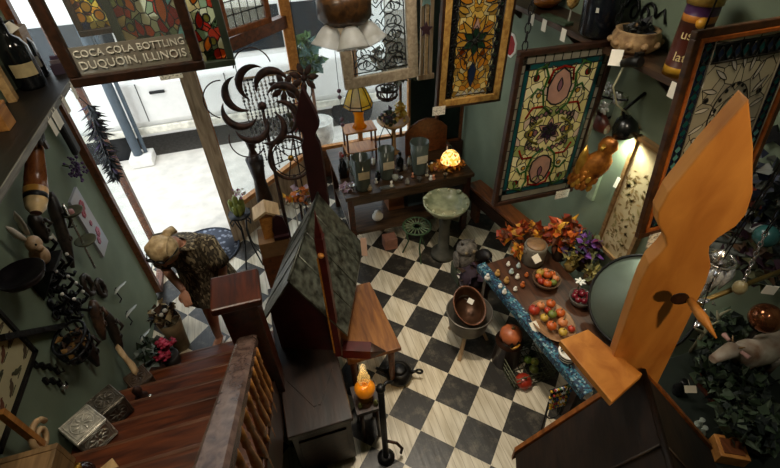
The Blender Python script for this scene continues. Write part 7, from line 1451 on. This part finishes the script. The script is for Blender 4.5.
for k, (u, v, du, lab) in enumerate(((718, 232, 0, 'upper'), (728, 245, 0, 'middle'), (716, 258, 0, 'lower'))):
    p = PX(u, v, XR - .25); b = MB(); loft(b, [(p + V3(.02 * i, -.06 * i, .02 * i - .03), V3(0, .02, .012) * w_, V3(.014, 0, .01) * w_) for i, w_ in ((-2, .3), (-1, 1), (0, 1.4), (1, 1.1), (2, .3))], M('slate feather', '3c403c', .7, h2='5a5f58', scale=30), 10); b.tube([p, V3(XR, p.y, p.z + .02)], .006, BLACKI, 5); o = b.build('feather_duster', loc=p - V3(0, 0, .05)); tag(o, lab + ' of three grey feathery rolls hanging right of the amber post', 'duster', 'grey rolls on the right wall')
p = PX(773, 133, XR - .02); t = thing('iron_bat', 'black iron winged ornament on the right wall at the picture edge', 'ornament', p - V3(0, 0, .05)); b = MB(); b.prism([(-.18, .03), (-.10, .06), (-.03, .02), (0, .05), (.03, .02), (.10, .06), (.18, .03), (.12, -.01), (.08, -.04), (.03, -.03), (0, -.07), (-.03, -.03), (-.08, -.04), (-.12, -.01)], .015, BLACKI, p, (0, -1, 0), (0, 0, 1)); b.build('wings', t)
p = PX(748, 250, XR - .16); t = thing('bead_foliage', 'tangle of dark beads and olive twigs on the right wall above the counter', 'ornament', p - V3(0, 0, .2)); b = MB(); b.leaves(p, (.10, .30, .22), 220, .07, [M('olive twig', '4a4a2c', .7), M('plum bead', '3a2430', .5), M('fern dark', '16201a', .7), M('brown twig', '4a3420', .7)]); b.build('twigs', t); MB().tube([p, V3(XR, p.y, p.z)], .015, BLACKI, 6).build('bracket', t)
p = PX(766, 236, XR - .25); o = MB().ball(p, .06, M('teal globe', '2f5a58', .25), 16, 10).tube([p, V3(XR, p.y, p.z)], .006, BLACKI, 5).build('teal_globe', loc=p - V3(0, 0, .06)); tag(o, 'dull teal glass globe beside the silver chain', 'globe')
for k, (u, v, lab) in enumerate(((718, 318, 'upper'), (706, 330, 'lower'))): 
    p = PZ(u, v, 1.45); p.x = max(p.x, 1.68); t = thing('antler_ornament', lab + ' pale twig-like antler ornament right of the amber post', 'ornament', (p.x, p.y, zd), 'pale antler ornaments'); b = MB(); b.tube([(p.x, p.y, zd), p, p + V3(.0, .03, .04)], [.012, .012, .004], M('antler', '8a8468', .6), 7)
    for s_ in (-1, 1): b.tube([p - V3(0, 0, .03), p + V3(s_ * .05, .02, .0), p + V3(s_ * .09, .01, .04)], [.011, .009, .003], MATS['antler'], 7)
    b.build('antler', t)
# ================================================================ light
wd = bpy.data.worlds.new('sky'); sc.world = wd; wd.use_nodes = True; nt = wd.node_tree; bg = nt.nodes['Background']
bg.inputs[0].default_value = (.86, .94, 1, 1); bg.inputs[1].default_value = 2.7
def light(n, typ, loc, to, e, col, **k):
    l = bpy.data.lights.new(n, typ); l.energy = e; l.color = col
    for a, v in k.items(): setattr(l, a, v)
    o = bpy.data.objects.new(n, l); COL.objects.link(o); o.location = loc
    if to is not None: o.rotation_euler = (Vector(to) - Vector(loc)).to_track_quat('-Z', 'Y').to_euler()
    return o
WARM = (1, .78, .50); WW = (1, .86, .66)
light('sun', 'SUN', (0, 0, 9), (.35 * 9, 9 * .38, 0), 1.0, (1, .96, .9), angle=.05)
light('floor_spot', 'SPOT', (.85, 2.25, 4.3), (.85, 1.75, 0), 250, (1, .88, .70), spot_size=1.05, spot_blend=.9, shadow_soft_size=.12)
light('amber_spot', 'SPOT', (1.0, -1.2, 4.25), (1.1, .6, 2.7), 130, (1, .70, .36), spot_size=.62, spot_blend=.5, shadow_soft_size=.05)
light('gourd_spot', 'SPOT', (1.7, 1.0, 4.3), (1.95, 2.2, .8), 42, WARM, spot_size=.8, spot_blend=.8, shadow_soft_size=.08)
light('panel_spot', 'SPOT', (1.5, .9, 4.3), (1.95, 2.6, 2.1), 130, WW, spot_size=.6, spot_blend=.8, shadow_soft_size=.08)
light('amber_panel_spot', 'SPOT', (1.2, 1.4, 4.3), (1.6, 3.2, 2.9), 80, WW, spot_size=.5, spot_blend=.8, shadow_soft_size=.08)
light('counter_spot', 'SPOT', (1.3, .1, 4.3), (2.1, .7, 1.6), 40, (1, .95, .88), spot_size=.75, spot_blend=.7, shadow_soft_size=.06)  # added spot without a fixture, brightens the ornaments on the counter
light('grey_panel_spot', 'SPOT', (1.0, -.1, 4.3), (1.5, 1.1, 2.7), 26, WW, spot_size=.5, spot_blend=.8, shadow_soft_size=.06)
light('wall_lamp_bulb', 'SPOT', WLP, WLP + WLD, 26, (.93, 1, .80), spot_size=2.2, spot_blend=.6, shadow_soft_size=.03)
light('stair_fill', 'AREA', (-.9, 1.6, 4.36), (-1.3, 2.4, 1.2), 32, WW, size=.4)  # added unseen area light, brightens the stairs and left wall
light('ceiling_fill', 'AREA', (.7, 2.6, 4.37), (.7, 2.6, 0), 34, (1, .93, .80), size=.9)  # added unseen area light, soft general fill for the room
light('oil_lamp_fill', 'POINT', (.27, 1.80, .78), None, .8, (1, .62, .25), shadow_soft_size=.04)  # added point light, no flame there, warms the amber glass
light('jewel_lamp_bulb', 'POINT', (1.93, 4.12, 1.02), None, 4, (1, .62, .25), shadow_soft_size=.04)
sc.view_settings.view_transform = 'Standard'; sc.view_settings.look = 'None'; sc.view_settings.gamma = 1; sc.view_settings.use_curve_mapping = False
sc.view_settings.exposure = 0.0
sc.cycles.use_denoising = True
sc.cycles.max_bounces = 8; sc.cycles.caustics_reflective = False; sc.cycles.caustics_refractive = False; sc.cycles.transparent_max_bounces = 16
